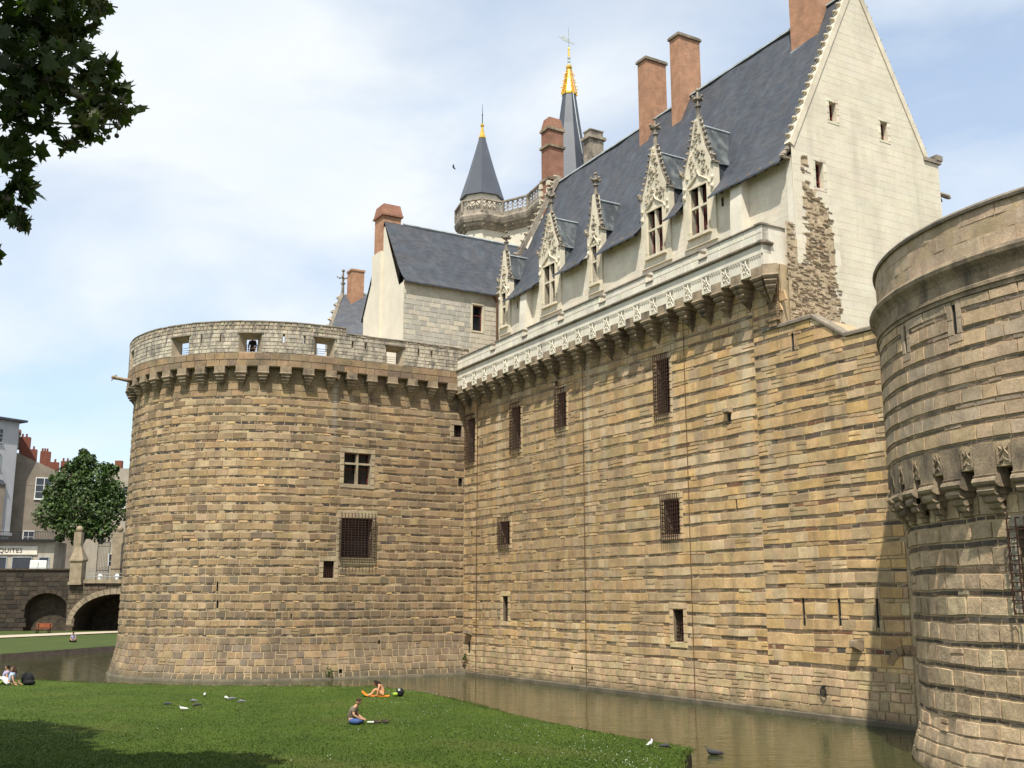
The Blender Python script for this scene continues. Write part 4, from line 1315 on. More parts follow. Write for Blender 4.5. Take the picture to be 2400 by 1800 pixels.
# chimneys
def chimney(parent, u0, u1, w0, w1, z0, z1, mat='brick', bands=(), cap=.16, name='chimney', flash=True):
    m = MB(); m.box(L(u0, w0, z0), E_ * (u1 - u0), N_ * (w1 - w0), Z_ * (z1 - z0)); c = part(name, m, mat, parent)
    m = MB()
    for (zb, h, e, ) in list(bands) + [(z1, cap, .1)]:
        m.box(L(u0 - e, w0 - e, zb), E_ * (u1 - u0 + 2 * e), N_ * (w1 - w0 + 2 * e), Z_ * h)
    m.box(L(u0 - .04, w0 - .04, z1 + cap), E_ * (u1 - u0 + .08), N_ * (w1 - w0 + .08), Z_ * .08)
    part('chimney_cap', m, 'coping' if mat == 'brick' else 'corbel_stone', c)
    if flash:
        m = MB(); q = .5
        m.box(L(u0 - .03, w1, z0 + 1.05), E_ * (u1 - u0 + .06), N_ * .05, Z_ * .14)
        part('flashing', m, 'lead', c)
    return c
chimney(res, 27.6, 29.55, -7.0, -5.55, 33.6, 40.6)
chimney(res, 17.2, 18.1, -7.3, -5.55, 33.2, 40.45)
chimney(res, 13.75, 14.65, -7.3, -5.6, 33.0, 40.4)
c = chimney(res, 1.2, 2.25, -7.2, -5.85, 30.5, 40.4, 'brick_old', [(36.3, .18, .12), (39.0, .18, .12)], .2, flash=False)
m = MB(); m.frustum(L(1.72, -6.52, 40.66), L(1.72, -6.52, 41.5), .55, .7, .4, .52, E_, N_); part('chimney_pot', m, 'brick_old', c)
m = MB()
for i in range(9):
    z = 31 + i * .6; e = .06 if i % 2 else .03
    for (uu, ww) in ((2.1, -7.33), (2.1, -5.95), (1.12, -5.95)):
        m.box(L(uu, ww, z), E_ * .28, N_ * .28, Z_ * (.34 + e))
part('quoin', m, 'tuffeau', c, kind='stuff')
# dormers
def dormer(u, kind):
    hw = HW[kind]; wd = kind == 'w'
    z0 = zf(u); zk = 28.15 + z0 - (0 if wd else .35); za = (31.35 if wd else 30.7) + z0 * 2
    wl, hl = WHW[kind], (27.2 if wd else 26.9) + z0
    P = lambda x, d, z: L(u + x, -1.3 + d, z)
    d0 = .10
    # front wall with gable, window left open
    m = MB()
    T = .35
    for (x0, x1, zA, zB) in ((-hw, -wl, 23.9 + z0, hl), (wl, hw, 23.9 + z0, hl), (-wl, wl, 23.9 + z0, 24.6 + z0)):
        m.box(P(x0, d0 - T, zA), E_ * (x1 - x0), N_ * T, Z_ * (zB - zA))
    m.box(P(-hw, d0 - T, hl), E_ * 2 * hw, N_ * T, Z_ * (zk - hl))
    g = hw - .14
    pg = [(-g, zk), (g, zk), (g * .52, zk + (za - zk) * .42), (.13, za), (-.13, za), (-g * .52, zk + (za - zk) * .42)]
    m.prism([P(x, d0 - T, z) for x, z in pg], N_ * T)
    body = part('dormer', m, 'tuffeau', res, ('wide carved dormer' if wd else 'narrow plain-gabled dormer'))
    # carved relief, hood, pilasters
    m = MB(); r = random.Random(int(u * 10))
    if wd:
        for i in range(95):
            t = r.random() ** 1.3; z = zk - .35 + (za - zk + .2) * t
            lim = g * (1 - t) * .86
            x = r.uniform(-lim, lim)
            if t < .1 and abs(x) < .3: continue
            s = r.uniform(.04, .09)
            m.blob(P(x, d0 + .02, z), s, .09, s * 1.25, 5, 3, E_, N_, Z_, jit=.3)
    else:
        for z, s in ((zk - .7, .13), (zk - .4, .11), (zk - .1, .16), (zk + .2, .09), (zk + .55, .14), (zk + .85, .08), (zk + 1.1, .06)):
            m.blob(P(0, d0 + .04, z), s, .1, s * .9, 6, 4, E_, N_, Z_, jit=.25)
        for sg in (-1, 1):
            m.blob(P(sg * .22, d0 + .03, zk - .3), .1, .09, .08, 5, 3, E_, N_, Z_, jit=.25); m.blob(P(sg * .2, d0 + .03, zk + .5), .08, .08, .08, 5, 3, E_, N_, Z_, jit=.25)
    part('carving', m, 'carved', body, kind='stuff')
    m = MB(); b = wl + .16
    for sg in (-1, 1):      # ogee hood over the window
        m.tube([P(sg * (b + .1), d0 + .03, hl - .05), P(sg * b, d0 + .05, hl + .18), P(sg * b * .55, d0 + .06, hl + .42), P(sg * b * .18, d0 + .06, hl + .62), P(0, d0 + .06, hl + .95)], .055, 5)
        m.box(P(sg * (wl + .12) - .05, d0, 24.6 + z0), E_ * .10, N_ * .09, Z_ * (hl - 24.6 - z0))
        m.frustum(P(sg * (wl + .12), d0 + .05, 24.45 + z0), P(sg * (wl + .12), d0 + .05, 24.75 + z0), .05, .03, .1, .08, E_, N_)
        m.blob(P(sg * (hw - .18), d0 + .03, hl - .3), .12, .1, .16, 5, 4, E_, N_, Z_, jit=.25)
        m.blob(P(sg * (hw - .18), d0 + .03, hl + .2), .1, .09, .12, 5, 4, E_, N_, Z_, jit=.25)
    m.box(P(-wl - .1, d0, hl), E_ * (2 * wl + .2), N_ * .08, Z_ * .1)
    m.box(P(-wl - .3, d0, 24.36 + z0), E_ * (2 * wl + .6), N_ * .16, Z_ * .13)
    part('hood_moulding', m, 'tuffeau', body)
    # window
    S_d = lambda a, z, d: L(a, -1.3 + d, z)
    opening_h = (u - wl, u + wl, 24.6 + z0, hl)
    m = MB(); reveal(m, S_d, opening_h, d0 - .02, d0 - .5); wdo = part('window', m, 'tuffeau', res)
    a, b_, c_, e_ = opening_h
    part('pane_or_dark', MB().quad(S_d(a, c_, -.3), S_d(b_, c_, -.3), S_d(b_, e_, -.3), S_d(a, e_, -.3)), 'glass_dark', wdo)
    m = MB(); t = .13
    zt = c_ + (e_ - c_) * .58
    if wd:
        m.box(P(-t / 2, -.14, c_), E_ * t, N_ * .22, Z_ * (e_ - c_))
        for x0, x1 in ((-wl, -t / 2), (t / 2, wl)): m.box(P(x0, -.12, zt - .06), E_ * (x1 - x0), N_ * .18, Z_ * .12)
    else:
        m.box(P(-wl, -.12, zt - .06), E_ * 2 * wl, N_ * .18, Z_ * .12)
    part('mullion', m, 'tuffeau', wdo)
    m = MB()
    for x0, x1 in (((-wl, -t / 2), (t / 2, wl)) if wd else ((-wl, wl),)):
        for zA, zB in ((c_, zt - .06), (zt + .06, e_)):
            for q in ((x0, x0 + .06, zA, zB), (x1 - .06, x1, zA, zB), (x0 + .06, x1 - .06, zA, zA + .05), (x0 + .06, x1 - .06, zB - .05, zB)):
                m.box(P(q[0], -.28, q[2]), E_ * (q[1] - q[0]), N_ * .05, Z_ * (q[3] - q[2]))
    part('frame', m, 'red_wood', wdo)
    # rakes with crockets, corner pinnacles, top finial
    m = MB(); k = 9 if wd else 7
    for sg in (-1, 1):
        rk = [(g + .1, zk + .05), (g * .52 + .08, zk + (za - zk) * .43), (.16, za)]
        for (xa, zA), (xb, zB) in zip(rk[:-1], rk[1:]):
            m.tube([P(sg * xa, d0 - .1, zA), P(sg * xb, d0 - .1, zB)], .10, 5)
        for i in range(k):
            t2 = (i + .5) / k
            if t2 < .42: q = t2 / .42; x = rk[0][0] + (rk[1][0] - rk[0][0]) * q; z = rk[0][1] + (rk[1][1] - rk[0][1]) * q
            else: q = (t2 - .42) / .58; x = rk[1][0] + (rk[2][0] - rk[1][0]) * q; z = rk[1][1] + (rk[2][1] - rk[1][1]) * q
            m.blob(P(sg * (x + .12), d0 - .06, z + .08), .12, .13, .10, 5, 4, E_, N_, Z_, jit=.3)
        m.box(P(sg * (hw - .06) - .16, d0 - .34, zk), E_ * .32, N_ * .42, Z_ * .1)
        for j in range(3): m.blob(P(sg * (hw + .04 * j), d0 + .05, zk + .16 + .1 * j), .15 - .02 * j, .14, .1, 5, 4, E_, N_, Z_, jit=.3)
    part('crocketed_rake', m, 'carved_grey', body)
    m = MB(); finial(m, P(0, d0 - .17, za - .1), 1.95 if wd else 1.6, .13)
    part('finial', m, 'carved_grey', body)
    # slate roof of the dormer running back into the main roof
    zr0 = za - .35
    wb = -2.4 - (zr0 - 28.5) * .5
    back = -(wb + 1.3) + .7
    m = MB(); e = g * .95
    f0, f1, f2 = P(-e, -.2, zk + .0), P(e, -.2, zk), P(0, -.2, zr0)
    b0, b1, b2 = P(-e, -back * .35, zk), P(e, -back * .35, zk), P(0, -back, zr0)
    for sg in (-1, 1):
        n = 5; rowA = []
        for i in range(n + 1):
            t2 = i / n; fl = .18 * (1 - t2) ** 2
            rowA.append((P(sg * (e * (1 - t2) + fl), -.22, zk + (zr0 - zk) * t2), P(sg * (e * (1 - t2) + fl * 1.6), -(.9 + (back - .9) * t2), zk + (zr0 - zk) * t2)))
        for i in range(n):
            q = [rowA[i][0], rowA[i][1], rowA[i + 1][1], rowA[i + 1][0]]
            m.add(q, [(0, 1, 2, 3) if sg > 0 else (3, 2, 1, 0)])
        # cheek wall below the dormer roof
        m.quad(P(sg * (hw - .1), -.2, 26.2 + z0), P(sg * (hw - .1), -1.6, 26.2 + z0), P(sg * (hw - .1), -1.6, zk + .2), P(sg * (hw - .1), -.2, zk + .2))
    part('dormer_roof', m, 'slate_mossy', body, smooth=False)
    m = MB(); m.tube([P(0, -.1, zr0 + .03), P(0, -back - .05, zr0 + .03)], .075, 6)
    for i in range(9): m.blob(P(0, -.25 - (back - .3) * i / 8, zr0 + .1), .04, .05, .04, 5, 3, E_, N_, Z_)
    m.blob(P(0, -back, zr0 + .1), .1, .1, .1, 5, 4)
    part('lead_ridge', m, 'lead', body)
for u, k in dorm: dormer(u, k)
# ------------------------------------------------------------ cross wing standing behind the tower terrace
wing = thing('cross_wing', 'plain cream house wing with slate roof rising behind the tower terrace', 'house', L(-6, 0, 20.55))
def S_wf(a, z, d): return L(-2.5 + d, -a, z)
wwin = (1.95, 2.8, 25.0, 27.0)
WF = Wall(S_wf, 71)
wrow, z = [], 20.6
while z < 28.0:
    d = .38; wrow.append((z, min(28.1, z + d), 'p')); z += d
def wst(k, a, z, r):
    g = 1 if z < 27.2 and a < 1.6 and r.random() < .75 else 0
    c = (.38, .36, .31) if g else (.56, .50, .39)
    return jitc(lerpc(c, (.50, .455, .37), r.random() * .6), r, .10, .02), r.uniform(.002, .008), .55, .85, .009
WF.rows(wrow, -3.82, 4.2, [(wwin[0] - .15, wwin[1] + .15, wwin[2] - .15, wwin[3] + .2)], wst)
for (a, b, c, e) in ((wwin[0] - .15, wwin[0], wwin[2], wwin[3]), (wwin[1], wwin[1] + .15, wwin[2], wwin[3]), (wwin[0] - .15, wwin[1] + .15, wwin[3], wwin[3] + .2), (wwin[0] - .15, wwin[1] + .15, wwin[2] - .15, wwin[2])):
    WF.stone(a, b, c, e, (.54, .48, .35), .03, .003)
core = MB(); panel(core, S_wf, arange(-3.87, 9, 1.5), [20.4, 24, 28.1], [wwin], -.02)
def S_wg(u, z, d): return L(u, 3.87 + d, z)
def wgt(u):
    if u > -6.2: return 33.4 - (u + 6.2) * 1.92 if u < -3.3 else 27.9 + (u + 3.3) * .12
    return 33.4 - (-6.2 - u) * 1.72
panel(core, S_wg, arange(-10, -2.48, .4) + [-6.2, -3.3], [20.4, 24, 27] + arange(27.2, 33.4, .6), [], -.02, wgt)
core.quad(L(-10, 3.85, 20.4), L(-10, 3.85, 27), L(-10, -9, 27), L(-10, -9, 20.4))
part('wall', core, 'plaster', wing)
WF.emit(wing, 'stone_white', many=150, name='wall_block', stuff='wall_facing')
opening(wing, S_wf, wwin, .3, frame='red_wood', bars=[.62], rev='tuffeau', grille=None)
part('breast', MB().box(L(-8.05, 2.45, 20.5), E_ * 1.65, N_ * 1.62, Z_ * 10.9), 'plaster', wing, 'chimney breast on the end wall')
prf = [(-2.15, 27.95), (-2.8, 28.55), (-3.4, 29.35), (-4.2, 30.6), (-6.2, 33.75)]
m = MB()
ws = arange(3.9, -10, 1.0)
ws = [3.9 - i for i in range(15)]
for i in range(len(ws) - 1):
    for j in range(4):
        (u0, z0), (u1, z1) = prf[j], prf[j + 1]
        wob = lambda w, j: .03 * math.sin(w * 2 + j)
        m.quad(L(u0, ws[i], z0 + wob(ws[i], j)), L(u0, ws[i + 1], z0 + wob(ws[i + 1], j)), L(u1, ws[i + 1], z1 + wob(ws[i + 1], j + 1)), L(u1, ws[i], z1 + wob(ws[i], j + 1)))
m.quad(L(-6.2, 3.9, 33.75), L(-6.2, -10, 33.75), L(-10.4, -10, 26.6), L(-10.4, 3.9, 26.6))
m.quad(L(-2.15, 3.9, 27.85), L(-2.15, -10, 27.85), L(-2.15, -10, 27.96), L(-2.15, 3.9, 27.96))
m.quad(L(-2.15, 3.9, 27.85), L(-2.15, -10, 27.85), L(-2.5, -10, 27.95), L(-2.5, 3.9, 27.95))
part('roof', m, 'slate', wing)
part('ridge_cap', MB().tube([L(-6.2, 2.3, 33.78), L(-6.2, -9, 33.78)], .13, 6), 'lead', wing)
m = MB(); m.box(L(-8.05, 2.4, 31.4), E_ * 1.65, N_ * 1.5, Z_ * 3.0); ch = part('chimney', m, 'brick', wing)
m = MB(); m.box(L(-8.2, 2.26, 34.35), E_ * 1.95, N_ * 1.78, Z_ * .14); m.frustum(L(-7.22, 3.15, 34.49), L(-7.22, 3.15, 35.35), .95, .84, .74, .7, E_, N_); part('chimney_cap', m, 'brick_old', ch)
m = MB(); m.tube([L(-2.3, -3.95, 20.6), L(-2.3, -3.95, 27.6)], .09, 6); m.frustum(L(-2.3, -3.95, 27.5), L(-2.3, -3.95, 27.95), .1, .1, .22, .3, E_, N_); part('downpipe', m, 'rust_cable', wing)
# slim roof with crocketed gable further back
small_h = thing('gabled_house', 'slate roof with crocketed gable edge and stone cross, behind the terrace', 'house', (-15, 103, 20))
m = MB()
A, B, Cc, D = V3(-17.3, 105, 35.5), V3(-10, 104.2, 35.5), V3(-10.3, 99.7, 29.0), V3(-18.05, 100.3, 29.8)
m.quad(D, Cc, B, A); m.quad(A, B, V3(-10, 109, 29.5), V3(-17.3, 110, 29.5))
part('roof', m, 'slate', small_h)
m = MB(); m.quad(V3(-18.0, 100.3, 18), V3(-10.3, 99.7, 18), Cc - Z_ * .1, D - Z_ * .1); m.add([D, A, V3(-17.3, 110, 29.5), V3(-17.3, 110, 18), V3(-18.0, 100.3, 18)], [(0, 1, 2, 3, 4)]); part('wall', m, 'plaster', small_h)
part('ridge_cap', MB().tube([A, B], .13, 5), 'lead', small_h)
m = MB(); m.tube([D - V3(.1, .4, .6), A + V3(-.05, 0, .15)], .2, 4); part('gable_coping', m, 'carved_grey', small_h)
dd = (A - D) / np.linalg.norm(A - D)
for i in range(6):
    p = D + (A - D) * (i + .3) / 6 + V3(-.15, 0, .15)
    inst('crocket', CROCK, small_h, frame_m(p, V3(.17, 1, 0), np.cross(V3(0, .6, .8), V3(1, 0, 0)), Z_, 1.5))
m = MB(); finial(m, A + V3(0, 0, 0), 2.7, .17, V3(1, .1, 0), V3(0, 1, 0), .62); part('cross_finial', m, 'carved_grey', small_h)
m = MB()
ex, ey = V3(.85, .52, 0), V3(-.52, .85, 0)
ex, ey = N_ * -1, -E_
c = V3(-15.75, 104.7, 0)
m.box(c - ex * .9 + Z_ * 30.5 - ey * .6, ex * 1.35, ey * 1.2, Z_ * 7.2); chm = part('chimney', m, 'brick', small_h)
m = MB(); m.box(c - ex * .98 + Z_ * 37.7 - ey * .68, ex * 1.51, ey * 1.36, Z_ * .2); part('chimney_cap', m, 'brick', chm)
# ------------------------------------------------------------ stair turret with balustrade and spire
tur = thing('stair_turret', 'slate-spired stair turret with pierced stone balustrade and small gold finial', 'tower', (-2, 104, 20))
chain = [V3(-3.8, 107.5, 0), V3(-5.81, 103.55, 0), V3(-4.99, 100.8, 0), V3(-2.96, 100.0, 0), V3(-.94, 100.92, 0), V3(1.47, 99.2, 0), V3(2.85, 95.8, 0), V3(4.2, 94.2, 0), V3(7.5, 96, 0)]
HB = 44.07
def chain_sweep(mb, prof, out_sign=-1):
    """offset polyline sweep; profile (d outwards, z)"""
    n = len(chain); nrm = []
    for i in range(n):
        d0 = chain[i] - chain[i - 1] if i > 0 else chain[1] - chain[0]
        d1 = chain[i + 1] - chain[i] if i < n - 1 else chain[-1] - chain[-2]
        a = V3(d0[1], -d0[0], 0); a /= np.linalg.norm(a); b = V3(d1[1], -d1[0], 0); b /= np.linalg.norm(b)
        m_ = a + b; m_ /= np.linalg.norm(m_); nrm.append(m_ / max(.4, m_ @ a))
    vs = [chain[i] + nrm[i] * d + Z_ * z for i in range(n) for d, z in prof]
    k = len(prof); fs = []
    for i in range(n - 1):
        for j in range(k):
            j2 = (j + 1) % k; fs.append((i * k + j, (i + 1) * k + j, (i + 1) * k + j2, i * k + j2))
    mb.add(vs, fs)
    return nrm
m = MB(); nrm = chain_sweep(m, [(-.75, 18), (-.7, 41.17), (-.8, 42.37), (-2.2, 42.37), (-2.2, 18)]); part('shaft', m, 'plaster', tur)
m = MB(); chain_sweep(m, [(-.75, 41.07), (-.55, 41.07), (-.45, 41.32), (-.3, 41.37), (-.22, 41.67), (-.05, 41.77), (.05, 42.07), (.1, 42.32), (.02, 42.52), (0, 42.67), (-.3, 42.67), (-.75, 42.62)]); part('cornice', m, 'carved_grey', tur)
m = MB(); chain_sweep(m, [(-.22, 43.89), (.06, 43.89), (.06, 44.05), (-.22, 44.05)]); chain_sweep(m, [(-.2, 42.67), (0, 42.67), (0, 42.92), (-.2, 42.92)])
part('balustrade_rail', m, 'carved_grey', tur)
m = MB(); b2 = MB()
for i in range(len(chain) - 1):
    a, b = chain[i], chain[i + 1]; ln = np.linalg.norm(b - a); d = (b - a) / ln; nn = V3(d[1], -d[0], 0)
    m.box(a - d * .1 - nn * .2 + Z_ * 42.67, d * .22, nn * .26, Z_ * 1.4)
    k = max(2, int(ln / .55))
    for j in range(k + 1):
        p = a + d * ln * (j / k)
        b2.box(p - d * .035 - nn * .14 + Z_ * 42.92, d * .07, nn * .1, Z_ * .97)
        if j < k:
            q = a + d * ln * ((j + .5) / k)
            for z in (43.12, 43.47):
                for sg in (-1, 1):
                    b2.tube([q - nn * .1 + Z_ * z, q + d * sg * ln / k * .42 - nn * .1 + Z_ * (z + .33)], .045, 4)
    m2 = MB()
part('balustrade_posts', m, 'carved_grey', tur, kind='stuff')
part('balustrade_tracery', b2, 'carved_grey', tur, kind='stuff')
m = MB(); rr3 = random.Random(4)
for i in range(len(chain) - 1):
    a, b = chain[i], chain[i + 1]; ln = np.linalg.norm(b - a); d = (b - a) / ln; nn = V3(d[1], -d[0], 0)
    for j in range(int(ln / .45)):
        p = a + d * (j + .5) * .45 - nn * .25
        m.blob(p + Z_ * (41.47 + .3 * (j % 2)), .14, .14, .13, 5, 4, jit=.3)
part('cornice_carving', m, 'carved_grey', tur, kind='stuff')
tc = V3(-3.06, 102.5, 0); a0 = math.radians(-90)
part('drum', MB().lathe(tc, [(1.95, 42), (1.95, 44.85), (2.1, 44.9)], 8, a0), 'plaster', tur)
part('spire', MB().lathe(tc, [(2.28, 44.75), (2.24, 44.88), (1.36, 47.7), (.72, 50.0), (.3, 51.6)], 8, a0), 'spire_slate', tur)
part('gold_finial', MB().lathe(tc, [(.38, 51.45), (.36, 51.6), (.2, 52.1), (.1, 52.7), (.2, 52.8), (.2, 52.98), (.06, 53.1)], 8, a0), 'gold', tur)
part('spike', MB().lathe(tc, [(.05, 53.05), (.045, 54.0), (.09, 54.05), (.035, 54.15), (.015, 55.3)], 5), 'black_metal_and_slit_dark', tur)
m = MB(); m.add([V3(4.2, 94.6, 42.3), V3(9, 96, 42.3), V3(9, 104, 42.6), V3(-2, 106, 42.6)], [(0, 1, 2, 3)]); part('flat_roof', m, 'lead', tur)
# tall spire with gilded openwork crown
tsp = thing('spire_tower', 'tall slate spire with gilded openwork crown and weather vane behind the roof', 'tower', (6.15, 106, 20))
sc_ = V3(6.15, 106, 0); a0 = math.radians(-90 + 14)
part('drum', MB().lathe(sc_, [(2.2, 20), (2.2, 46)], 8, a0), 'plaster', tsp)
part('spire', MB().lathe(sc_, [(2.75, 45.0), (1.95, 50.0), (1.25, 54.4), (.74, 58.05)], 8, a0), 'spire_slate', tsp)
m = MB(); m.lathe(sc_, [(.82, 57.95), (.82, 58.15), (.7, 58.25), (.38, 59.8), (.19, 61.0)], 8, a0)
for k in range(8):
    t = a0 + 2 * math.pi * k / 8; dv = V3(math.cos(t), math.sin(t), 0)
    m.tube([sc_ + dv * .88 + Z_ * 58.05, sc_ + dv * .55 + Z_ * 59.5, sc_ + dv * .28 + Z_ * 60.95], .065, 5)
    for z, r in ((58.8, .78), (59.6, .58), (60.35, .42)):
        m.tube([sc_ + dv * r * .9 + Z_ * z, sc_ + dv * (r * .9 + .2) + Z_ * z], .04, 5); m.blob(sc_ + dv * (r * .9 + .22) + Z_ * z, .07, .07, .08, 5, 4)
part('gold_crown', m, 'gold', tsp)
part('gold_bulb', MB().lathe(sc_, [(.14, 60.95), (.33, 61.15), (.33, 61.38), (.16, 61.52)], 8), 'gold', tsp)
part('twisted_shaft', MB().lathe(sc_, [(.16, 61.5), (.12, 61.7), (.16, 61.9), (.12, 62.1), (.16, 62.3), (.14, 62.45)], 6), 'lead', tsp)
part('gold_stem', MB().lathe(sc_, [(.12, 62.4), (.09, 63.35), (.13, 63.4), (.11, 63.55)], 6), 'gold', tsp)
m = MB(); m.tube([sc_ + Z_ * 63.5, sc_ + Z_ * 66.0], [.045, .022], 5)
m.prism([sc_ + Z_ * 64.2, sc_ + V3(.6, 0, 63.95), sc_ + V3(.56, 0, 64.08), sc_ + Z_ * 64.4], V3(0, .05, 0))
m.prism([sc_ + Z_ * 64.15, sc_ + Z_ * 64.6, sc_ + V3(-.6, 0, 64.98), sc_ + V3(-1.1, 0, 64.95), sc_ + V3(-.6, 0, 64.45)], V3(0, .05, 0))
part('weather_vane', m, 'lead', tsp)
part('conductor_cable', MB().tube([sc_ + V3(.35, -.75, 57.9), sc_ + V3(.75, -1.2, 54.0), sc_ + V3(1.3, -1.6, 50.0), sc_ + V3(2.2, -1.8, 46.8)], .055, 5), 'lead', tsp)
m = MB(); cc = V3(8.45, 103.5, 0)
m.cbox(cc + Z_ * 47.5, 1.7, 1.2, 8.2, -N_, E_); chm = part('stone_chimney', m, 'carved_grey', tsp)
m = MB(); m.cbox(cc + Z_ * 51.75, 2.15, 1.65, .3, -N_, E_); m.cbox(cc + Z_ * 52.2, 1.6, 1.15, .6, -N_, E_); m.cbox(cc + Z_ * 52.57, 1.75, 1.28, .14, -N_, E_); part('chimney_cap', m, 'carved_grey', chm)
m = MB()
for k in range(4):
    m.box(cc - N_ * (-.62 + .36 * k) + E_ * .6 + Z_ * 49.6, -N_ * .1, E_ * .05, Z_ * 1.8)
    m.box(cc + N_ * .85 + E_ * (-.42 + .26 * k) + Z_ * 49.6, E_ * .08, N_ * .05, Z_ * 1.8)
part('chimney_panels', m, 'carved_grey', chm)

# ------------------------------------------------------------ ground, water, lawns
def lawn_mat(name, c1, c2, c3):
    m, n, l, b = _mat(name)
    pos = _pos(n, l)
    a = _noise(n, l, pos, 0.35, 5, 0.6)
    r = _ramp(n, l, a.outputs['Fac'], 0.35, c1, 0.65, c2)
    a2 = _noise(n, l, pos, 3.2, 6, 0.7)
    r2 = _ramp(n, l, a2.outputs['Fac'], 0.45, 0.0, 0.75, 0.6)
    base = _mixc(n, l, 'MIX', r2.outputs['Color'], r.outputs['Color'], c3)
    a3 = _noise(n, l, pos, 30, 4, 0.7)
    r3 = _ramp(n, l, a3.outputs['Fac'], 0.3, 0.78, 0.7, 1.2)
    base = _mixc(n, l, 'MULTIPLY', 1.0, base, r3.outputs['Color'])
    l.new(base, b.inputs['Base Color'])
    b.inputs['Roughness'].default_value = 0.9
    b.inputs['Specular IOR Level'].default_value = 0.15
    nb = _noise(n, l, pos, 22, 5, 0.7)
    bp = n.new('ShaderNodeBump'); bp.inputs['Strength'].default_value = 0.8; bp.inputs['Distance'].default_value = 0.06
    l.new(nb.outputs['Fac'], bp.inputs['Height']); l.new(bp.outputs['Normal'], b.inputs['Normal'])
    MATS[name] = m
lawn_mat('lawn', (0.038, 0.070, 0.008), (0.062, 0.098, 0.011), (0.088, 0.092, 0.026))
lawn_mat('lawn_far', (0.042, 0.062, 0.014), (0.060, 0.083, 0.019), (0.075, 0.080, 0.03))
surf('bank_soil', (0.075, 0.055, 0.040), var=0.4, bump=0.7)
surf('gravel', (0.42, 0.35, 0.26), var=0.2, vscale=3, fine=40, bump=0.4, bscale=40)
surf('asphalt', (0.055, 0.055, 0.055), var=0.25, fine=40, bump=0.3, bscale=60)
surf('earth', (0.09, 0.075, 0.05), var=0.3, bump=0.4)
m, n, l, b = _mat('water')
pos = _pos(n, l, (1.0, 2.2, 1.0))
b.inputs['Base Color'].default_value = (0.046, 0.040, 0.015, 1)
b.inputs['Roughness'].default_value = 0.035
b.inputs['IOR'].default_value = 1.33
b.inputs['Specular IOR Level'].default_value = 0.5
g = _noise(n, l, _pos(n, l), 0.25, 4, 0.6)
rg = _ramp(n, l, g.outputs['Fac'], 0.35, (0.034, 0.036, 0.011), 0.7, (0.030, 0.042, 0.010))
l.new(rg.outputs['Color'], b.inputs['Base Color'])
nb = _noise(n, l, pos, 1.3, 3, 0.5, 0.4)
nc = _noise(n, l, pos, 0.35, 2, 0.5)
ad = n.new('ShaderNodeMath'); ad.operation = 'ADD'
l.new(nb.outputs['Fac'], ad.inputs[0]); l.new(nc.outputs['Fac'], ad.inputs[1])
bp = n.new('ShaderNodeBump'); bp.inputs['Strength'].default_value = 0.06; bp.inputs['Distance'].default_value = 0.4
l.new(ad.outputs[0], bp.inputs['Height']); l.new(bp.outputs['Normal'], b.inputs['Normal'])
MATS['water'] = m

structure('ground', MB().quad((-3000, -600, -1.2), (3000, -600, -1.2), (3000, 5000, -1.2), (-3000, 5000, -1.2)), 'earth')
structure('water', MB().quad((-160, 12, 0), (60, 12, 0), (60, 152, 0), (-160, 152, 0)), 'water')
# near lawn: flat tongue with a low bank, rising behind the camera's side to the street
edge = [(-120, 75), (-60, 69), (-40, 66), (-29.5, 63.6), (-28, 63.5), (-24, 61.3), (-20.3, 59.8), (-17, 58.9), (-14.5, 58.6), (-9, 58.3), (-7.6, 58.15), (-6.7, 57.75), (-5.4, 56.3), (-4.2, 54.4), (-1.9, 49.1), (0, 44.4), (1.5, 41.4), (2.96, 38.7), (4.3, 36.5), (5.35, 34.9), (5.5, 34.5), (5.2, 33.4), (4.85, 32), (4.55, 30.5), (4.4, 27), (4.8, 22)]
rnl = random.Random(12)
e2 = []
for i in range(len(edge) - 1):
    for k in range(3):
        t = k / 3
        e2.append((edge[i][0] + (edge[i + 1][0] - edge[i][0]) * t + rnl.uniform(-.05, .05), edge[i][1] + (edge[i + 1][1] - edge[i][1]) * t + rnl.uniform(-.06, .06)))
e2.append(edge[-1])
LZ = 0.5
lm = MB()
k = len(e2)
lm.add([(x, y, LZ) for x, y in e2] + [(-60, 22, LZ), (-120, 30, LZ)], [tuple(reversed(range(k + 2)))])
lm.quad((-120, 30, LZ), (-60, 22, LZ), (-60, 10, 3.4), (-120, 10, 3.4)); lm.quad((-60, 22, LZ), (4.8, 22, LZ), (7, 10, 3.4), (-60, 10, 3.4))
structure('lawn', lm, 'lawn')
bm_ = MB()
vt = [(x, y, LZ - .015) for x, y in e2]; vb = [(x + .05, y + .1, -.3) for x, y in e2]
bm_.add(vt + vb, [(i, i + 1, k + i + 1, k + i) for i in range(k - 1)])
structure('bank', bm_, 'bank_soil')
structure('street', MB().quad((-200, -200, 3.4), (60, -200, 3.4), (60, 10, 3.4), (-200, 10, 3.4)), 'asphalt')
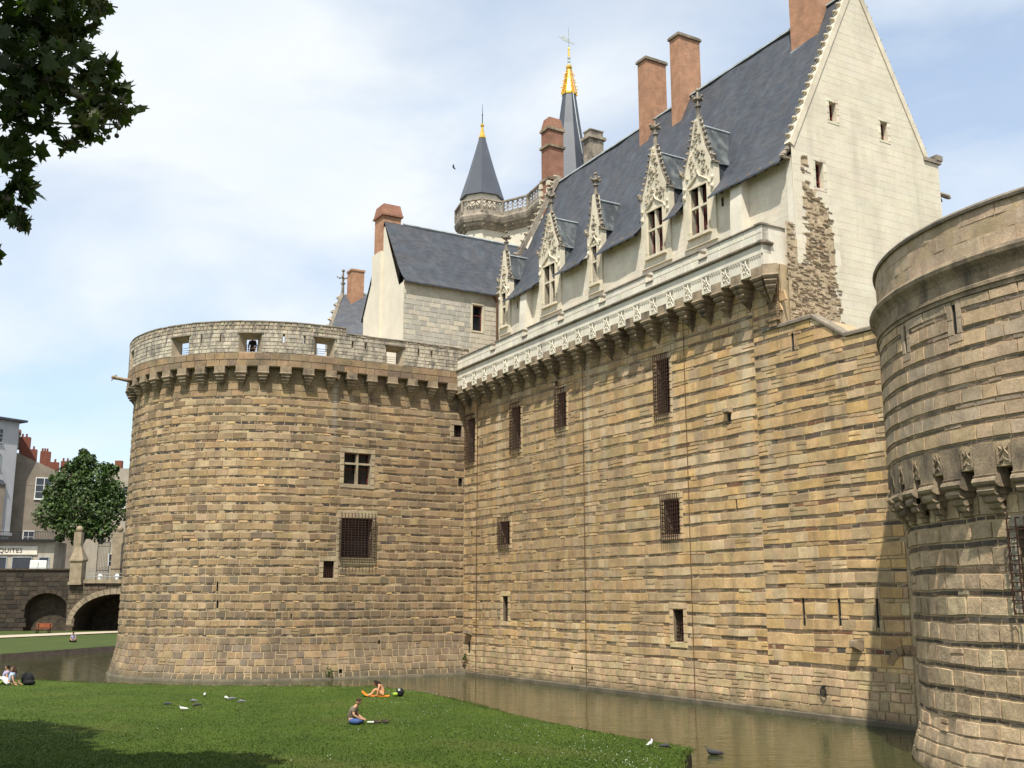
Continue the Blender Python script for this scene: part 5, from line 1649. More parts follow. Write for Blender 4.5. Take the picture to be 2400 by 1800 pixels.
# far lawn beyond the water, gravel path, city street above the moat wall
fe = [(-110, 66), (-70, 80), (-43.0, 92.4), (-41.5, 99), (-39.2, 109.3), (-35, 122), (-30, 135)]
fl_ = MB(); kk = len(fe)
fv = [(x, y, .5) for x, y in fe] + [(x * .6 - 34 - (i * 1.5), 152, .75) for i, (x, y) in enumerate(fe)]
fv = [(x, y, .5) for x, y in fe] + [(-150, 151, .75), (-120, 151, .75), (-90, 151, .75), (-75, 151, .75), (-62, 151, .75), (-50, 151, .75), (-30, 151, .75)]
fl_.add(fv, [(i, i + 1, kk + i + 1, kk + i) for i in range(kk - 1)])
structure('far_lawn', fl_, 'lawn_far')
bk = MB(); bk.add([(x, y, .49) for x, y in fe] + [(x + .2, y - .3, -.3) for x, y in fe], [(i, kk + i, kk + i + 1, i + 1) for i in range(kk - 1)])
structure('far_bank', bk, 'bank_soil')
def far_z(y): return .5 + .25 * min(1, max(0, (y - 95) / 55)) + .06
pm = MB()
pa = [(-90, 96), (-75, 108), (-58.5, 125.2), (-51, 142.5), (-46, 151)]; pb = [(-96, 101), (-80, 114.5), (-62, 132.5), (-54.6, 147), (-52, 151)]
pm.add([(x, y, far_z(y) + .02) for x, y in pa] + [(x, y, far_z(y) + .02) for x, y in pb], [(i, i + 1, 5 + i + 1, 5 + i) for i in range(4)])
structure('path', pm, 'gravel')
structure('upper_street', MB().quad((-400, 152, 7.4), (60, 152, 7.4), (60, 3000, 7.4), (-400, 3000, 7.4)), 'asphalt')
# short grass and daisies over the lawn in view
rg_ = np.random.default_rng(3)
def in_lawn(x, y):
    yy = np.interp(x, [p[0] for p in edge if p[1] > 34.6], [p[1] for p in edge if p[1] > 34.6])
    return (y < yy - .05) & (x < 4.5 + (y - 30) * .19 * (y > 30)) & (x < 5.2)
N = 330000
d_ = 1 / rg_.uniform(1 / 64, 1 / 27, N)
x_ = (rg_.uniform(-.5, .22, N)) * d_
ok = in_lawn(x_, d_); x_, d_ = x_[ok][:150000], d_[ok][:150000]
nb_ = len(x_)
hh = rg_.uniform(.015, .045, nb_); aa = rg_.uniform(0, 2 * np.pi, nb_); ww = rg_.uniform(.01, .025, nb_); lx, ly = rg_.normal(0, .03, nb_), rg_.normal(0, .03, nb_)
V = np.zeros((nb_ * 3, 3)); V[0::3] = np.stack([x_ - np.cos(aa) * ww, d_ - np.sin(aa) * ww, np.full(nb_, LZ - .005)], 1); V[1::3] = np.stack([x_ + np.cos(aa) * ww, d_ + np.sin(aa) * ww, np.full(nb_, LZ - .005)], 1); V[2::3] = np.stack([x_ + lx, d_ + ly, LZ + hh], 1)
def tri_mesh(name, V, mat, tints=None):
    me = bpy.data.meshes.new(name); n3 = len(V) // 3
    me.vertices.add(len(V)); me.vertices.foreach_set('co', V.ravel())
    me.loops.add(len(V)); me.loops.foreach_set('vertex_index', np.arange(len(V), dtype=np.int32))
    me.polygons.add(n3); me.polygons.foreach_set('loop_start', np.arange(0, len(V), 3, dtype=np.int32)); me.polygons.foreach_set('loop_total', np.full(n3, 3, np.int32))
    if tints is not None:
        at = me.attributes.new('tint', 'FLOAT_COLOR', 'FACE'); at.data.foreach_set('color', np.concatenate([tints, np.ones((n3, 1))], 1).astype(np.float32).ravel())
    me.update(calc_edges=True); me.materials.append(MATS[mat])
    return me
et = []
for i in range(len(e2) - 1):
    (xa, ya), (xb, yb) = e2[i], e2[i + 1]
    if ya > 66 or ya < 29: continue
    for _ in range(int(90 * math.hypot(xb - xa, yb - ya))):
        t = rg_.random(); x, y = xa + (xb - xa) * t, ya + (yb - ya) * t
        x += rg_.normal(-.03, .06); y += rg_.normal(-.05, .07); h = rg_.uniform(.04, .15) * (.6 + .6 * math.sin(x * 1.7 + y) ** 2); w = rg_.uniform(.012, .03); q = rg_.uniform(0, math.pi)
        et += [(x - w * math.cos(q), y - w * math.sin(q), LZ - .06), (x + w * math.cos(q), y + w * math.sin(q), LZ - .06), (x + rg_.normal(.02, .04), y + rg_.normal(0, .04), LZ + h - .03)]
V = np.concatenate([V, np.array(et)])
surf('grass_blade', tint=True, var=0.25, vscale=0.5, bump=0, rough=0.8, spec=.2)
big = .5 + .5 * np.sin(x_ * .9 + np.sin(d_ * .5) * 2) * np.sin(d_ * .33 + 1.3)
tn = np.outer(1 - big, [.040, .072, .008]) + np.outer(big, [.066, .100, .012]); tn *= rg_.uniform(.85, 1.15, (nb_, 1))
worn = np.clip(np.sin(x_ * .43 + 2 * np.sin(d_ * .21)) * np.sin(d_ * .57 + x_ * .2 + .7) - .45, 0, 1)[:, None]
tn = tn * (1 - worn) + np.array([[.13, .115, .04]]) * worn
ne_ = len(et) // 3; tn = np.concatenate([tn, np.outer(rg_.uniform(.6, 1.5, ne_), [.062, .088, .014])])
o = bpy.data.objects.new('grass', tri_mesh('grass', V, 'grass_blade', tn)); COL.objects.link(o); _tag(o, 'short green grass covering the near lawn', 'grass', None, 'stuff')
pd = []
clus = [(-3.6, 46.8, 1.6), (-5.2, 50.2, 1.8), (-1.8, 43.5, 1.8), (.8, 39, 1.6), (3.2, 33.5, 1.3), (2.2, 30.2, 1.6), (3.6, 31.2, 1.0), (-12.5, 57.8, 2.5), (-8, 57, 2.5), (-5, 54, 1.2), (1.2, 35.5, 2.0)]
for cx, cy, s in clus:
    for _ in range(38):
        x, y = cx + rg_.normal(0, s), cy + rg_.normal(0, s * .7)
        if in_lawn(np.array([x]), np.array([y]))[0]: pd.append((x, y))
for _ in range(160):
    y = 1 / rg_.uniform(1 / 60, 1 / 28); x = rg_.uniform(-.48, .2) * y
    if in_lawn(np.array([x]), np.array([y]))[0]: pd.append((x, y))
dm = MB()
for x, y in pd:
    s = rg_.uniform(.010, .02); z = LZ + rg_.uniform(.07, .11)
    dm.add([(x + s * math.cos(t), y + s * math.sin(t), z + .3 * s * math.sin(t * 2 + x)) for t in np.linspace(0, 2 * math.pi, 7)[:-1]], [tuple(range(6))])
o = structure('daisies', dm, 'white_paint'); o['kind'] = 'stuff'; o['label'] = 'white daisies scattered in the near lawn'; o['category'] = 'flowers'

fl2 = MB(); rfl = random.Random(77)
for i in range(260):
    u = rfl.uniform(0, 36); w = .2 + abs(rfl.gauss(0, 1.2)); p = L(u, w, .006)
    s = rfl.uniform(.015, .05); t0 = rfl.uniform(0, 6)
    fl2.add([p + V3(s * math.cos(t0 + q), s * math.sin(t0 + q), 0) for q in (0, 1.3, 2.4, 4.0, 5.2)], [(0, 1, 2, 3, 4)], jitc((.16, .15, .05) if rfl.random() < .7 else (.35, .30, .18), rfl, .3))
o = bpy.data.objects.new('floating_leaves', mesh_of(fl2, 'floating_leaves', (0, 0, 0), 'grass_blade')); COL.objects.link(o); _tag(o, 'fallen leaves and scum floating along the curtain wall', 'leaves', None, 'stuff')
# ------------------------------------------------------------ trees
def leaf_mat(name, c1, c2, trans=0.25):
    m, n, l, b = _mat(name)
    oi = n.new('ShaderNodeAttribute'); oi.attribute_name = 'tint'
    l.new(oi.outputs['Color'], b.inputs['Base Color'])
    b.inputs['Roughness'].default_value = 0.55
    b.inputs['Specular IOR Level'].default_value = 0.35
    tr = n.new('ShaderNodeBsdfTranslucent'); mx = n.new('ShaderNodeMixShader'); mx.inputs[0].default_value = trans
    tcol = _mixc(n, l, 'MULTIPLY', 1.0, oi.outputs['Color'], (1.5, 1.6, .6)); l.new(tcol, tr.inputs['Color'])
    out = n['Material Output']
    l.new(b.outputs[0], mx.inputs[1]); l.new(tr.outputs[0], mx.inputs[2]); l.new(mx.outputs[0], out.inputs['Surface'])
    MATS[name] = m
leaf_mat('leaf', None, None, .36)
leaf_mat('leaf_far', None, None, .15)
LEAF2D = [(0, -.5), (.06, -.12), (.30, -.26), (.27, -.05), (.52, .02), (.36, .16), (.44, .34), (.22, .27), (.14, .40), (0, .62), (-.14, .40), (-.22, .27), (-.44, .34), (-.36, .16), (-.52, .02), (-.27, -.05), (-.30, -.26), (-.06, -.12)]
def leaf_verts(c, ax, ay, s, fold):
    az = np.cross(ax, ay)
    return [c + ax * x * s + ay * y * s + az * (abs(x) * fold * s + .12 * fold * s * math.sin(y * 6 + x * 4)) for x, y in LEAF2D]
def rand_frame(r, droop=.5):
    t = r.uniform(0, 2 * math.pi); ay = V3(math.cos(t), math.sin(t), -r.uniform(.1, 1.4) * droop); ay /= np.linalg.norm(ay)
    q = V3(r.gauss(0, 1), r.gauss(0, 1), r.gauss(0, 1)); ax = np.cross(ay, q); ax /= np.linalg.norm(ax)
    return ax, ay
# plane tree whose bough hangs into the upper left corner
pt = thing('plane_tree', 'large plane tree whose dark leafy bough hangs in at the upper left', 'tree', (-14.5, 8.5, 3.4))
r = random.Random(21)
tb = MB()
trunk = [(-14.5, 8.5, 3.3), (-14.4, 8.7, 6), (-14.1, 9.0, 10), (-13.4, 9.4, 14), (-12.8, 10.2, 18)]
tb.tube(trunk, [.62, .5, .44, .34, .2], 10)
boughs = [[(-14.1, 9.0, 9.2), (-12, 10, 10.6), (-9.5, 11, 11.8), (-7.6, 11.8, 11.7), (-5.9, 12.15, 11.35), (-5.0, 12.2, 10.95)],
          [(-14.1, 9.0, 8.6), (-12, 10.4, 9.2), (-9.6, 11.5, 9.6), (-7.4, 12, 10.2), (-6.0, 12.15, 9.7)],
          [(-13.4, 9.4, 13.8), (-12, 12, 16), (-11, 15, 18), (-11, 18.5, 20)], [(-13.4, 9.4, 13.8), (-16, 16, 17.5), (-19, 23, 19.5), (-20, 26, 20)], [(-13.4, 9.4, 13.6), (-14.5, 13, 16), (-15, 17, 18)],
          [(-12.8, 10.2, 17.8), (-10, 10, 20.5), (-7, 10, 21.6)], [(-14.3, 8.8, 11), (-18, 10, 13.5), (-21, 12, 15)], [(-14.1, 9, 10.2), (-11, 10.5, 12.6), (-8.2, 11.3, 13.2), (-5.6, 12.15, 12.2)], [(-12.8, 10.2, 17.8), (-13, 14, 21), (-12, 18, 22)]]
for bh in boughs:
    nb2 = len(bh); tb.tube(bh, [.22 - .18 * i / (nb2 - 1) for i in range(nb2)], 7)
part('trunk', tb, 'tree_bark', pt, smooth=True)
# leaf clusters (centre, radius, number): along the boughs near the frame, then the high crown
clusters = []
for c, rad, nn in [((-4.85, 12.2, 11.0), (.27, .3, .27), 34), ((-5.25, 12.2, 11.12), (.36, .4, .36), 70), ((-5.15, 12.2, 11.48), (.26, .3, .2), 30), ((-5.75, 12.1, 11.4), (.45, .5, .45), 120),
                     ((-5.2, 12.2, 10.72), (.25, .3, .17), 26), ((-5.42, 12.2, 10.48), (.15, .15, .13), 11), ((-5.85, 12.1, 10.85), (.38, .4, .3), 75), ((-5.5, 12.2, 12.1), (.3, .4, .36), 60), ((-5.25, 12.3, 12.4), (.2, .2, .2), 20), ((-5.9, 12.2, 12.1), (.42, .4, .5), 120),
                     ((-5.98, 12.1, 10.3), (.24, .3, .26), 40), ((-5.92, 12.2, 9.88), (.2, .2, .2), 26), ((-5.98, 12.2, 9.52), (.17, .2, .2), 24), ((-6.55, 12, 11.2), (.55, .6, 1.0), 240), ((-6.55, 12, 12.5), (.6, .6, .8), 200), ((-6.4, 12, 9.7), (.28, .3, .5), 60), ((-6.2, 12.2, 9.03), (.07, .1, .08), 4),
                     ((-7.6, 12.0, 11.2), (.9, .8, 1.2), 160), ((-7.7, 12.0, 12.8), (.9, .8, .9), 140), ((-8.8, 11.5, 12), (1.3, 1, 1.8), 260), ((-10.6, 11, 11.5), (1.6, 1.2, 2), 260)]:
    clusters.append((c, rad, nn, .27))
for c, rad, nn in [((-10.3, 15.5, 19.0), (3.0, 2.6, 1.8), 1000), ((-13, 16, 19), (3, 3.5, 2.2), 1100), ((-11.5, 20.0, 20.5), (2.8, 2.4, 1.8), 1000), ((-10, 11, 21), (3.4, 3, 2), 700), ((-6.5, 7, 17.5), (3.6, 2.6, 1.6), 900), ((-8, 8.5, 15.2), (2.6, 1.8, 1.2), 500), ((-10, 6, 18), (4, 3, 2), 700), ((-14.5, 20, 19), (2.6, 3.0, 2.2), 1000), ((-16.5, 13, 17.5), (3, 3.5, 2.5), 600), ((-20, 12, 15), (3, 3, 2.5), 400), ((-16, 18, 21.5), (3.4, 3.4, 2), 600), ((-12, 9, 23.5), (4, 4, 2), 600), ((-19, 19, 18.5), (3, 4, 2), 500), ((-20, 26, 20), (4, 3.6, 2.5), 1500), ((-16.5, 21, 20.5), (3, 2.4, 2), 1000), ((-24, 26, 19.5), (4, 4, 2.5), 900), ((-18.3, 23.2, 20.5), (3.2, 2.6, 1.8), 1200), ((-13.5, 18.5, 21.5), (3, 2.2, 1.4), 900), ((-22, 29, 20), (3.5, 2.4, 2), 900)]:
    clusters.append((c, rad, nn, .66))
LM = []
for k in range(3):
    mb = MB(); mb.add(leaf_verts(V3(0, 0, 0), V3(1, 0, 0), V3(0, 1, 0), 1.0, (.42, -.36, .15)[k]), [tuple(range(len(LEAF2D)))], ((.034, .058, .011), (.044, .066, .013), (.066, .078, .017))[k])
    LM.append(mesh_of(mb, 'leaf', (0, 0, 0), 'leaf'))
rest, cand = MB(), []
for c, rad, nn, size in clusters:
    for _ in range(nn):
        d = V3(r.gauss(0, 1), r.gauss(0, 1), r.gauss(0, 1)); d /= np.linalg.norm(d); q = r.random() ** .45
        p = V3(*c) + d * np.array(rad) * q
        ax, ay = rand_frame(r, .7); s = size * r.uniform(.6, 1.1)
        pr = proj(p)
        inf = pr and -20 < pr[0] < 400 and -20 < pr[1] < 700
        cand.append((p, ax, ay, s, (pr[0] if inf else -999), r.randrange(3)))
vis = sorted([i for i, q in enumerate(cand) if q[4] > -900], key=lambda i: -cand[i][4])[:300]
vs_ = set(vis)
for i, (p, ax, ay, s, _, k) in enumerate(cand):
    if i in vs_:
        inst('leaf', LM[k], pt, frame_m(p, ax, ay, np.cross(ax, ay), s))
    else:
        rest.add(leaf_verts(p, ax, ay, s, r.uniform(-.4, .4)), [tuple(range(len(LEAF2D)))], jitc((.036, .060, .011), r, .3, .1))
part('crown', rest, 'leaf', pt, kind='stuff')
tw_ = MB()
for c, rad, nn, size in clusters[:21]:
    for _ in range(3):
        d = V3(r.gauss(0, 1), r.gauss(0, 1), r.gauss(0, .6)) * np.array(rad) * .6; p = V3(*c)
        tw_.tube([p - d, p, p + d], .012, 4)
part('twigs', tw_, 'tree_bark', pt, kind='stuff')
surf('seed_brown', (0.05, 0.045, 0.02), var=.3, bump=.8, bscale=60)
for (x, y, z) in ((-4.98, 12.1, 10.64), (-4.9, 12.1, 10.5), (-4.78, 12.1, 10.62), (-4.84, 12.15, 10.68), (-4.8, 12.1, 10.52), (-5.88, 12.1, 9.33)):
    m = MB(); m.blob((x, y, z), .03, .03, .03, 8, 6); m.tube([(x, y, z + .03), (x + .01, y, z + .3)], .005, 4); part('seed_ball', m, 'seed_brown', pt)
# round street tree behind the gate
st = thing('street_tree', 'dense round dark green tree behind the gate pillars', 'tree', (-69.8, 174, 7.4))
for q_ in ((-73, 173, 19), (-66.5, 173, 19), (-71, 172.5, 24), (-68, 173, 25), (-65.5, 173, 22)): part('limb', MB().tube([(-69.8, 174, 13), ((-69.8 + q_[0]) / 2, 173.6, (13.5 + q_[2]) / 2), q_], [.25, .17, .06], 6), 'tree_bark', st)
part('trunk', MB().tube([(-69.8, 174, 7.3), (-69.7, 174, 11), (-69.9, 174, 16), (-69.5, 174, 22)], [.55, .45, .35, .15], 8), 'tree_bark', st)
lob = [((-69.8, 174, 20.5), (6.2, 5.5, 5.4)), ((-74, 173, 18.6), (3.4, 3.2, 2.8)), ((-66, 173, 19), (3.8, 3.2, 3.6)), ((-71.5, 173, 24), (3.4, 3, 2.4)), ((-67.3, 173, 24), (3.4, 3, 2.6)), ((-65, 173.5, 22), (2.6, 2.6, 2.4)), ((-70, 172, 16.2), (4, 3, 2)), ((-66.2, 172, 15.8), (3.2, 2.8, 1.8)), ((-69.3, 173.5, 26.4), (2.2, 2, 1.4)), ((-69.9, 173.6, 28), (.5, .5, 1.2)), ((-66.4, 174, 26.2), (1.3, 1.2, 1.0)), ((-73.6, 174, 21.6), (2.8, 2.6, 2.4))]
lf = MB(); r2 = random.Random(8)
for _ in range(34):
    c_, rd_ = lob[r2.randrange(0, 12)]; dv = V3(r2.gauss(0, 1), r2.gauss(0, .6) - .4, r2.gauss(0, .8)); dv /= np.linalg.norm(dv); pq = V3(*c_) + dv * np.array(rd_) * .98; q_ = r2.uniform(.45, 1.15)
    lob.append((tuple(pq), (q_, q_, q_ * r2.uniform(.6, 1.1))))
lob = [(c_, tuple(v_ * (.93 if i_ < 12 else 1) for v_ in rd_)) for i_, (c_, rd_) in enumerate(lob)]
for c, rad in lob:
    for _ in range(int(125 * rad[0] * rad[2]) + 70):
        d = V3(r2.gauss(0, 1), r2.gauss(0, 1) - .3, r2.gauss(0, 1)); d /= np.linalg.norm(d); q = r2.uniform(.6, 1.06)
        q *= 1 + .10 * math.sin(d[0] * 9 + c[0]) * math.sin(d[2] * 8 + c[2])
        p = V3(*c) + d * np.array(rad) * q
        s = r2.uniform(.22, .48); ax = V3(r2.gauss(0, 1), r2.gauss(0, .6), r2.gauss(0, .5)); ax /= np.linalg.norm(ax); ay = np.cross(ax, d + V3(r2.gauss(0, .5), r2.gauss(0, .5), r2.gauss(0, .5) + .4)); ay /= np.linalg.norm(ay)
        lf.add([p - ax * s * .6, p - ay * s * .5 + ax * .1 * s, p + ax * s * .6, p + ay * s * .7], [(0, 1, 2, 3)], jitc((.032, .060, .011) if r2.random() < .7 else (.06, .10, .017), r2, .3, .1))
part('crown', lf, 'leaf_far', st, kind='stuff')

# ------------------------------------------------------------ bridge, moat wall, gate, street at the left
surf('dark_rubble', (0.065, 0.048, 0.032), var=.5, vscale=1.2, fine=4, bump=.9, bscale=3, bdist=.1, stain=.6, staincol=(.03, .026, .02))
surf('gate_stone', (0.29, 0.23, 0.15), var=.3, vscale=1.2, bump=.5, stain=.5)
surf('bench_wood', (0.30, 0.085, 0.03), var=.2, bump=.1)
surf('cream_wall', (0.36, 0.315, 0.245), var=.2, vscale=.5, bump=.2, stain=.5, staincol=(.15, .13, .1))
surf('white_wall', (0.40, 0.40, 0.41), var=.1, vscale=.5, bump=.1, stain=.3, staincol=(.3, .3, .3))
surf('tan_wall', (0.235, 0.195, 0.15), var=.25, vscale=.5, bump=.2, stain=.5, staincol=(.12, .1, .08))
surf('terracotta', (0.17, 0.058, 0.036), var=.25, bump=.2)
surf('van_white', (0.62, 0.64, 0.58), rough=.3, var=.03, bump=0, spec=.5)
surf('tyre', (0.02, 0.02, 0.02), var=.1, bump=0)
surf('bronze_dark', (0.012, 0.012, 0.012), rough=.5, var=.2, bump=.2)
surf('red_paint', (0.5, 0.05, 0.03), rough=.5, var=.1, bump=0)
X3, Y3 = V3(1, 0, 0), V3(0, 1, 0)
def arch_wall(mb, x0, x1, z0, z1, y, ty, arches, n=14):
    """front face with arched openings (cx, half, spring, apex) + soffits going back ty"""
    xs = {x0, x1}
    for cx, hw, sp_, ap in arches:
        for i in range(n + 1): xs.add(cx - hw * math.cos(math.pi * i / n))
    xs = sorted(xs)
    def low(x):
        for cx, hw, sp_, ap in arches:
            if abs(x - cx) < hw + 1e-6: return sp_ + (ap - sp_) * math.sqrt(max(0, 1 - ((x - cx) / hw) ** 2))
        return z0
    for a, b in zip(xs[:-1], xs[1:]):
        mid = (a + b) / 2
        ina = any(abs(mid - cx) < hw for cx, hw, _, _ in arches)
        la, lb = (low(a + 1e-5 if ina else a), low(b - 1e-5 if ina else b)) if ina else (z0, z0)
        mb.quad(V3(a, y, la), V3(b, y, lb), V3(b, y, z1), V3(a, y, z1))
        if ina: mb.quad(V3(a, y, la), V3(a, y + ty, la), V3(b, y + ty, lb), V3(b, y, lb))
    for cx, hw, sp_, ap in arches:
        for x in (cx - hw, cx + hw): mb.quad(V3(x, y, z0), V3(x, y + ty, z0), V3(x, y + ty, sp_), V3(x, y, sp_))
    return mb
def blocks(parent, x0, x1, z0, z1, y, arches, seed, mat, colf, rh=.62, bw=(.8, 1.6), many=120):
    W = Wall(lambda u, v, d: V3(u, y - d, v), seed)
    z = z0
    rows_ = []
    while z < z1 - .1:
        rows_.append((z, min(z1, z + rh), 'p')); z += rh
    def top(x): return z1
    def skip(x, z):
        for cx, hw, sp_, ap in arches:
            if abs(x - cx) < hw + .15:
                lim = sp_ + (ap - sp_) * math.sqrt(max(0, 1 - ((x - cx) / (hw + .15)) ** 2))
                if z < lim + .25: return True
        return False
    W.rows(rows_, x0, x1, [], lambda k, u, z, r: (colf(r), r.uniform(.02, .1), bw[0], bw[1], .03), None, skip)
    W.emit(parent, mat, many=many, stuff='stone_facing')
mw = thing('moat_wall', 'dark retaining wall with blind arch along the far moat', 'wall', (-75, 151, .7))
arcs = [(-64.5, 3.0, 3.6, 5.9)]
m = arch_wall(MB(), -130, -61.6, -1, 9.0, 151, 1.6, arcs)
m.quad(V3(-67.5, 152.6, -1), V3(-61.5, 152.6, -1), V3(-61.5, 152.6, 6.2), V3(-67.5, 152.6, 6.2))
m.quad(V3(-130, 151, 9), V3(-61.6, 151, 9), V3(-61.6, 152, 9), V3(-130, 152, 9)); m.quad(V3(-61.6, 151, -1), V3(-61.6, 152, -1), V3(-61.6, 152, 9), V3(-61.6, 151, 9)); m.quad(V3(-130, 152, 7), V3(-61.6, 152, 7), V3(-61.6, 152, 9), V3(-130, 152, 9))
part('wall_core', m, 'dark_rubble', mw)
blocks(mw, -80, -61.7, .6, 8.75, 151, arcs, 3, 'stone', lambda r: jitc((.056, .042, .029) if r.random() < .7 else (.034, .027, .02), r, .3), many=150)
W = MB()
for i in range(11):
    t0, t1 = math.pi * i / 11, math.pi * (i + 1) / 11 - .02
    q = [(-64.5 - rr_ * math.cos(t), 3.6 + (rr_ - .72) * math.sin(t)) for rr_, t in ((3.0, t0), (3.55, t0), (3.55, t1), (3.0, t1))]
    W.prism([V3(a, 151, b) for a, b in q], V3(0, -.12, 0))
part('arch_ring', W, 'dark_rubble', mw)
part('wall_coping', MB().box((-130, 150.8, 9.0), X3 * 68.3, Y3 * 1.4, Z_ * .22), 'dark_rubble', mw)
br = thing('stone_bridge', 'stone arch bridge leading to the castle over the moat', 'bridge', (-55, 151, .7))
barc = [(-54.6, 6.0, 1.6, 5.75)]
m = arch_wall(MB(), -61.5, -38, -1, 7.2, 150.4, 7.0, barc, 18)
m.quad(V3(-61.5, 150.4, 7.2), V3(-38, 150.4, 7.2), V3(-38, 157.4, 7.2), V3(-61.5, 157.4, 7.2)); m.quad(V3(-61.5, 157.4, -1), V3(-38, 157.4, -1), V3(-38, 157.4, 7.2), V3(-61.5, 157.4, 7.2))
part('bridge_core', m, 'dark_rubble', br)
blocks(br, -61.4, -45, .7, 7.1, 150.4, barc, 5, 'stone', lambda r: jitc((.145, .11, .072) if r.random() < .7 else (.085, .065, .043), r, .25), many=60)
W = MB()
for i in range(22):
    t0, t1 = math.pi * i / 22, math.pi * (i + 1) / 22 - .012
    q = [(-54.6 - (6.0 + e_) * math.cos(t), 1.6 + (4.15 + e_) * math.sin(t)) for e_, t in ((0, t0), (.75, t0), (.75, t1), (0, t1))]
    W.prism([V3(a, 150.4, b) for a, b in q], V3(0, -.12, 0))
part('arch_ring', W, 'gate_stone', br)
m = MB(); m.box((-59.3, 150.05, 7.2), X3 * 21, Y3 * .7, Z_ * .4); m.box((-59.3, 150.2, 7.6), X3 * 21, Y3 * .4, Z_ * .12); part('bridge_cornice', m, 'gate_stone', br)
m = MB()
for z in (8.1, 8.55): m.tube([(-59, 150.4, z), (-42, 150.4, z)], .035, 5)
for x in arange(-59, -42, 2.1): m.tube([(x, 150.4, 7.6), (x, 150.4, 8.6)], .04, 5)
part('railing', m, 'lead', br)
for x, lb in ((-57.35, 'white stone bollard on the bridge nearest the gate'), (-55.0, 'white stone bollard on the bridge nearest the round tower')):
    single('bollard', MB().lathe((x, 150.9, 7.2), [(.26, 0), (.26, .9), (.3, .95), (.3, 1.05), (.2, 1.2), (.08, 1.3)], 8), 'white_paint', lb, 'bollard', (x, 150.9, 7.2), 'bollards on the bridge')
def pillar(x, y, w, z0, zsh, ztop, label, step=True):
    p = thing('gate_pillar', label, 'pillar', (x, y, z0), 'gate pillars')
    m = MB()
    m.cbox((x, y, (z0 + zsh) / 2), w, w, zsh - z0); m.cbox((x, y, z0 + .2), w * 1.15, w * 1.15, .4)
    part('shaft', m, 'gate_stone', p)
    m = MB()
    if step:
        m.cbox((x - w * .18, y + .2, (zsh + ztop) / 2), w * .62, w * .62, ztop - zsh + .1)
        m.frustum((x + .05, y, zsh), (x - w * .05, y + .1, zsh + 1.9), w * .6, w * .6, w * .22, w * .22); m.cbox((x, y, zsh - .08), w * 1.2, w * 1.2, .2)
    else: m.cbox((x, y, (zsh + ztop) / 2), w, w, ztop - zsh); m.cbox((x, y, zsh), w * 1.12, w * 1.12, .25)
    part('upper_stage', m, 'gate_stone', p)
    part('ball', MB().blob((x - (w * .18 if step else 0), y + (.2 if step else 0), ztop + .45), .5, .5, .5, 8, 6), 'gate_stone', p, smooth=True)
pillar(-60.4, 150.6, 1.6, 7.0, 10.4, 14.2, 'stepped stone gate pillar with ball top at the bridge end')
pillar(-57.4, 157.5, 1.5, 7.3, 9.5, 14.6, 'taller square gate pillar with ball top under the tree', False)
pillar(-55.2, 160.5, 1.4, 7.3, 10.6, 12.2, 'small farther gate pillar behind the iron gate leaf', True)
def gate_leaf(x0, x1, y, z0, z1, label):
    g = thing('iron_gate', label, 'gate', ((x0 + x1) / 2, y, z0), 'iron gate leaves')
    m = MB(); w = x1 - x0
    for x in (x0, x1 - .08): m.box((x, y, z0), X3 * .08, Y3 * .06, Z_ * (z1 - z0))
    for z in (z0 + .15, z0 + 1.3, z0 + 1.7, z1 - .6, z1 - .1): m.box((x0, y, z), X3 * w, Y3 * .05, Z_ * .07)
    part('gate_frame', m, 'black_metal_and_slit_dark', g)
    m = MB(); k = max(4, int(w / .22))
    for i in range(1, k): m.box((x0 + w * i / k - .015, y, z0 + .1), X3 * .03, Y3 * .03, Z_ * (z1 - z0 + .2))
    for i in range(3): m.blob((x0 + w * (i + .5) / 3, y, z1 + .25), .15, .05, .25, 5, 4)
    part('gate_bars', m, 'black_metal_and_slit_dark', g, kind='stuff')
gate_leaf(-59.0, -57.2, 153.5, 7.3, 13.0, 'black iron gate leaf between the two nearer pillars')
gate_leaf(-56.7, -53.8, 156.5, 7.3, 13.0, 'tall black iron gate leaf standing open right of the pillars')
# bronze figure, sign, far ledge
fg = thing('statue', 'dark bronze robed figure standing on a plinth beside the tower', 'statue', (-53.6, 153, 7.3))
m = MB(); m.lathe((-53.6, 153, 9.3), [(.85, 0), (.75, .5), (.55, 1.3), (.5, 1.7), (.52, 2.0), (.3, 2.2), (.2, 2.3), (.27, 2.45), (.28, 2.65), (.15, 2.85)], 10)
m.tube([(-53.2, 152.8, 11.2), (-52.9, 152.6, 10.6), (-53.1, 152.4, 10.1)], [.16, .14, .1], 6); m.tube([(-54.0, 152.9, 11.2), (-54.3, 152.6, 10.6), (-54.0, 152.4, 10.2)], [.16, .14, .1], 6)
part('figure', m, 'bronze_dark', fg, smooth=True)
part('plinth', MB().cbox((-53.6, 153, 8.3), 2.2, 2.2, 2.0), 'corbel_stone', fg)
single('litter_bin', MB().lathe((-52.6, 151.2, 7.2), [(.25, 0), (.28, .9), (.33, .95), (.33, 1.3), (.25, 1.5)], 8), 'red_paint', 'small red bin at the bridge rail beside the tower', 'bin', (-52.6, 151.2, 7.2))
p = thing('information_panel', 'small dark information panel on posts left of the statue', 'sign', (-55.9, 158, 7.4))
part('board', MB().box((-56.4, 158, 9.0), X3 * 1.0, Y3 * .08, Z_ * 1.2), 'black_metal_and_slit_dark', p); part('post', MB().box((-56.3, 158.02, 7.4), X3 * .08, Y3 * .06, Z_ * 1.6), 'black_metal_and_slit_dark', p); part('post', MB().box((-55.6, 158.02, 7.4), X3 * .08, Y3 * .06, Z_ * 1.6), 'black_metal_and_slit_dark', p)
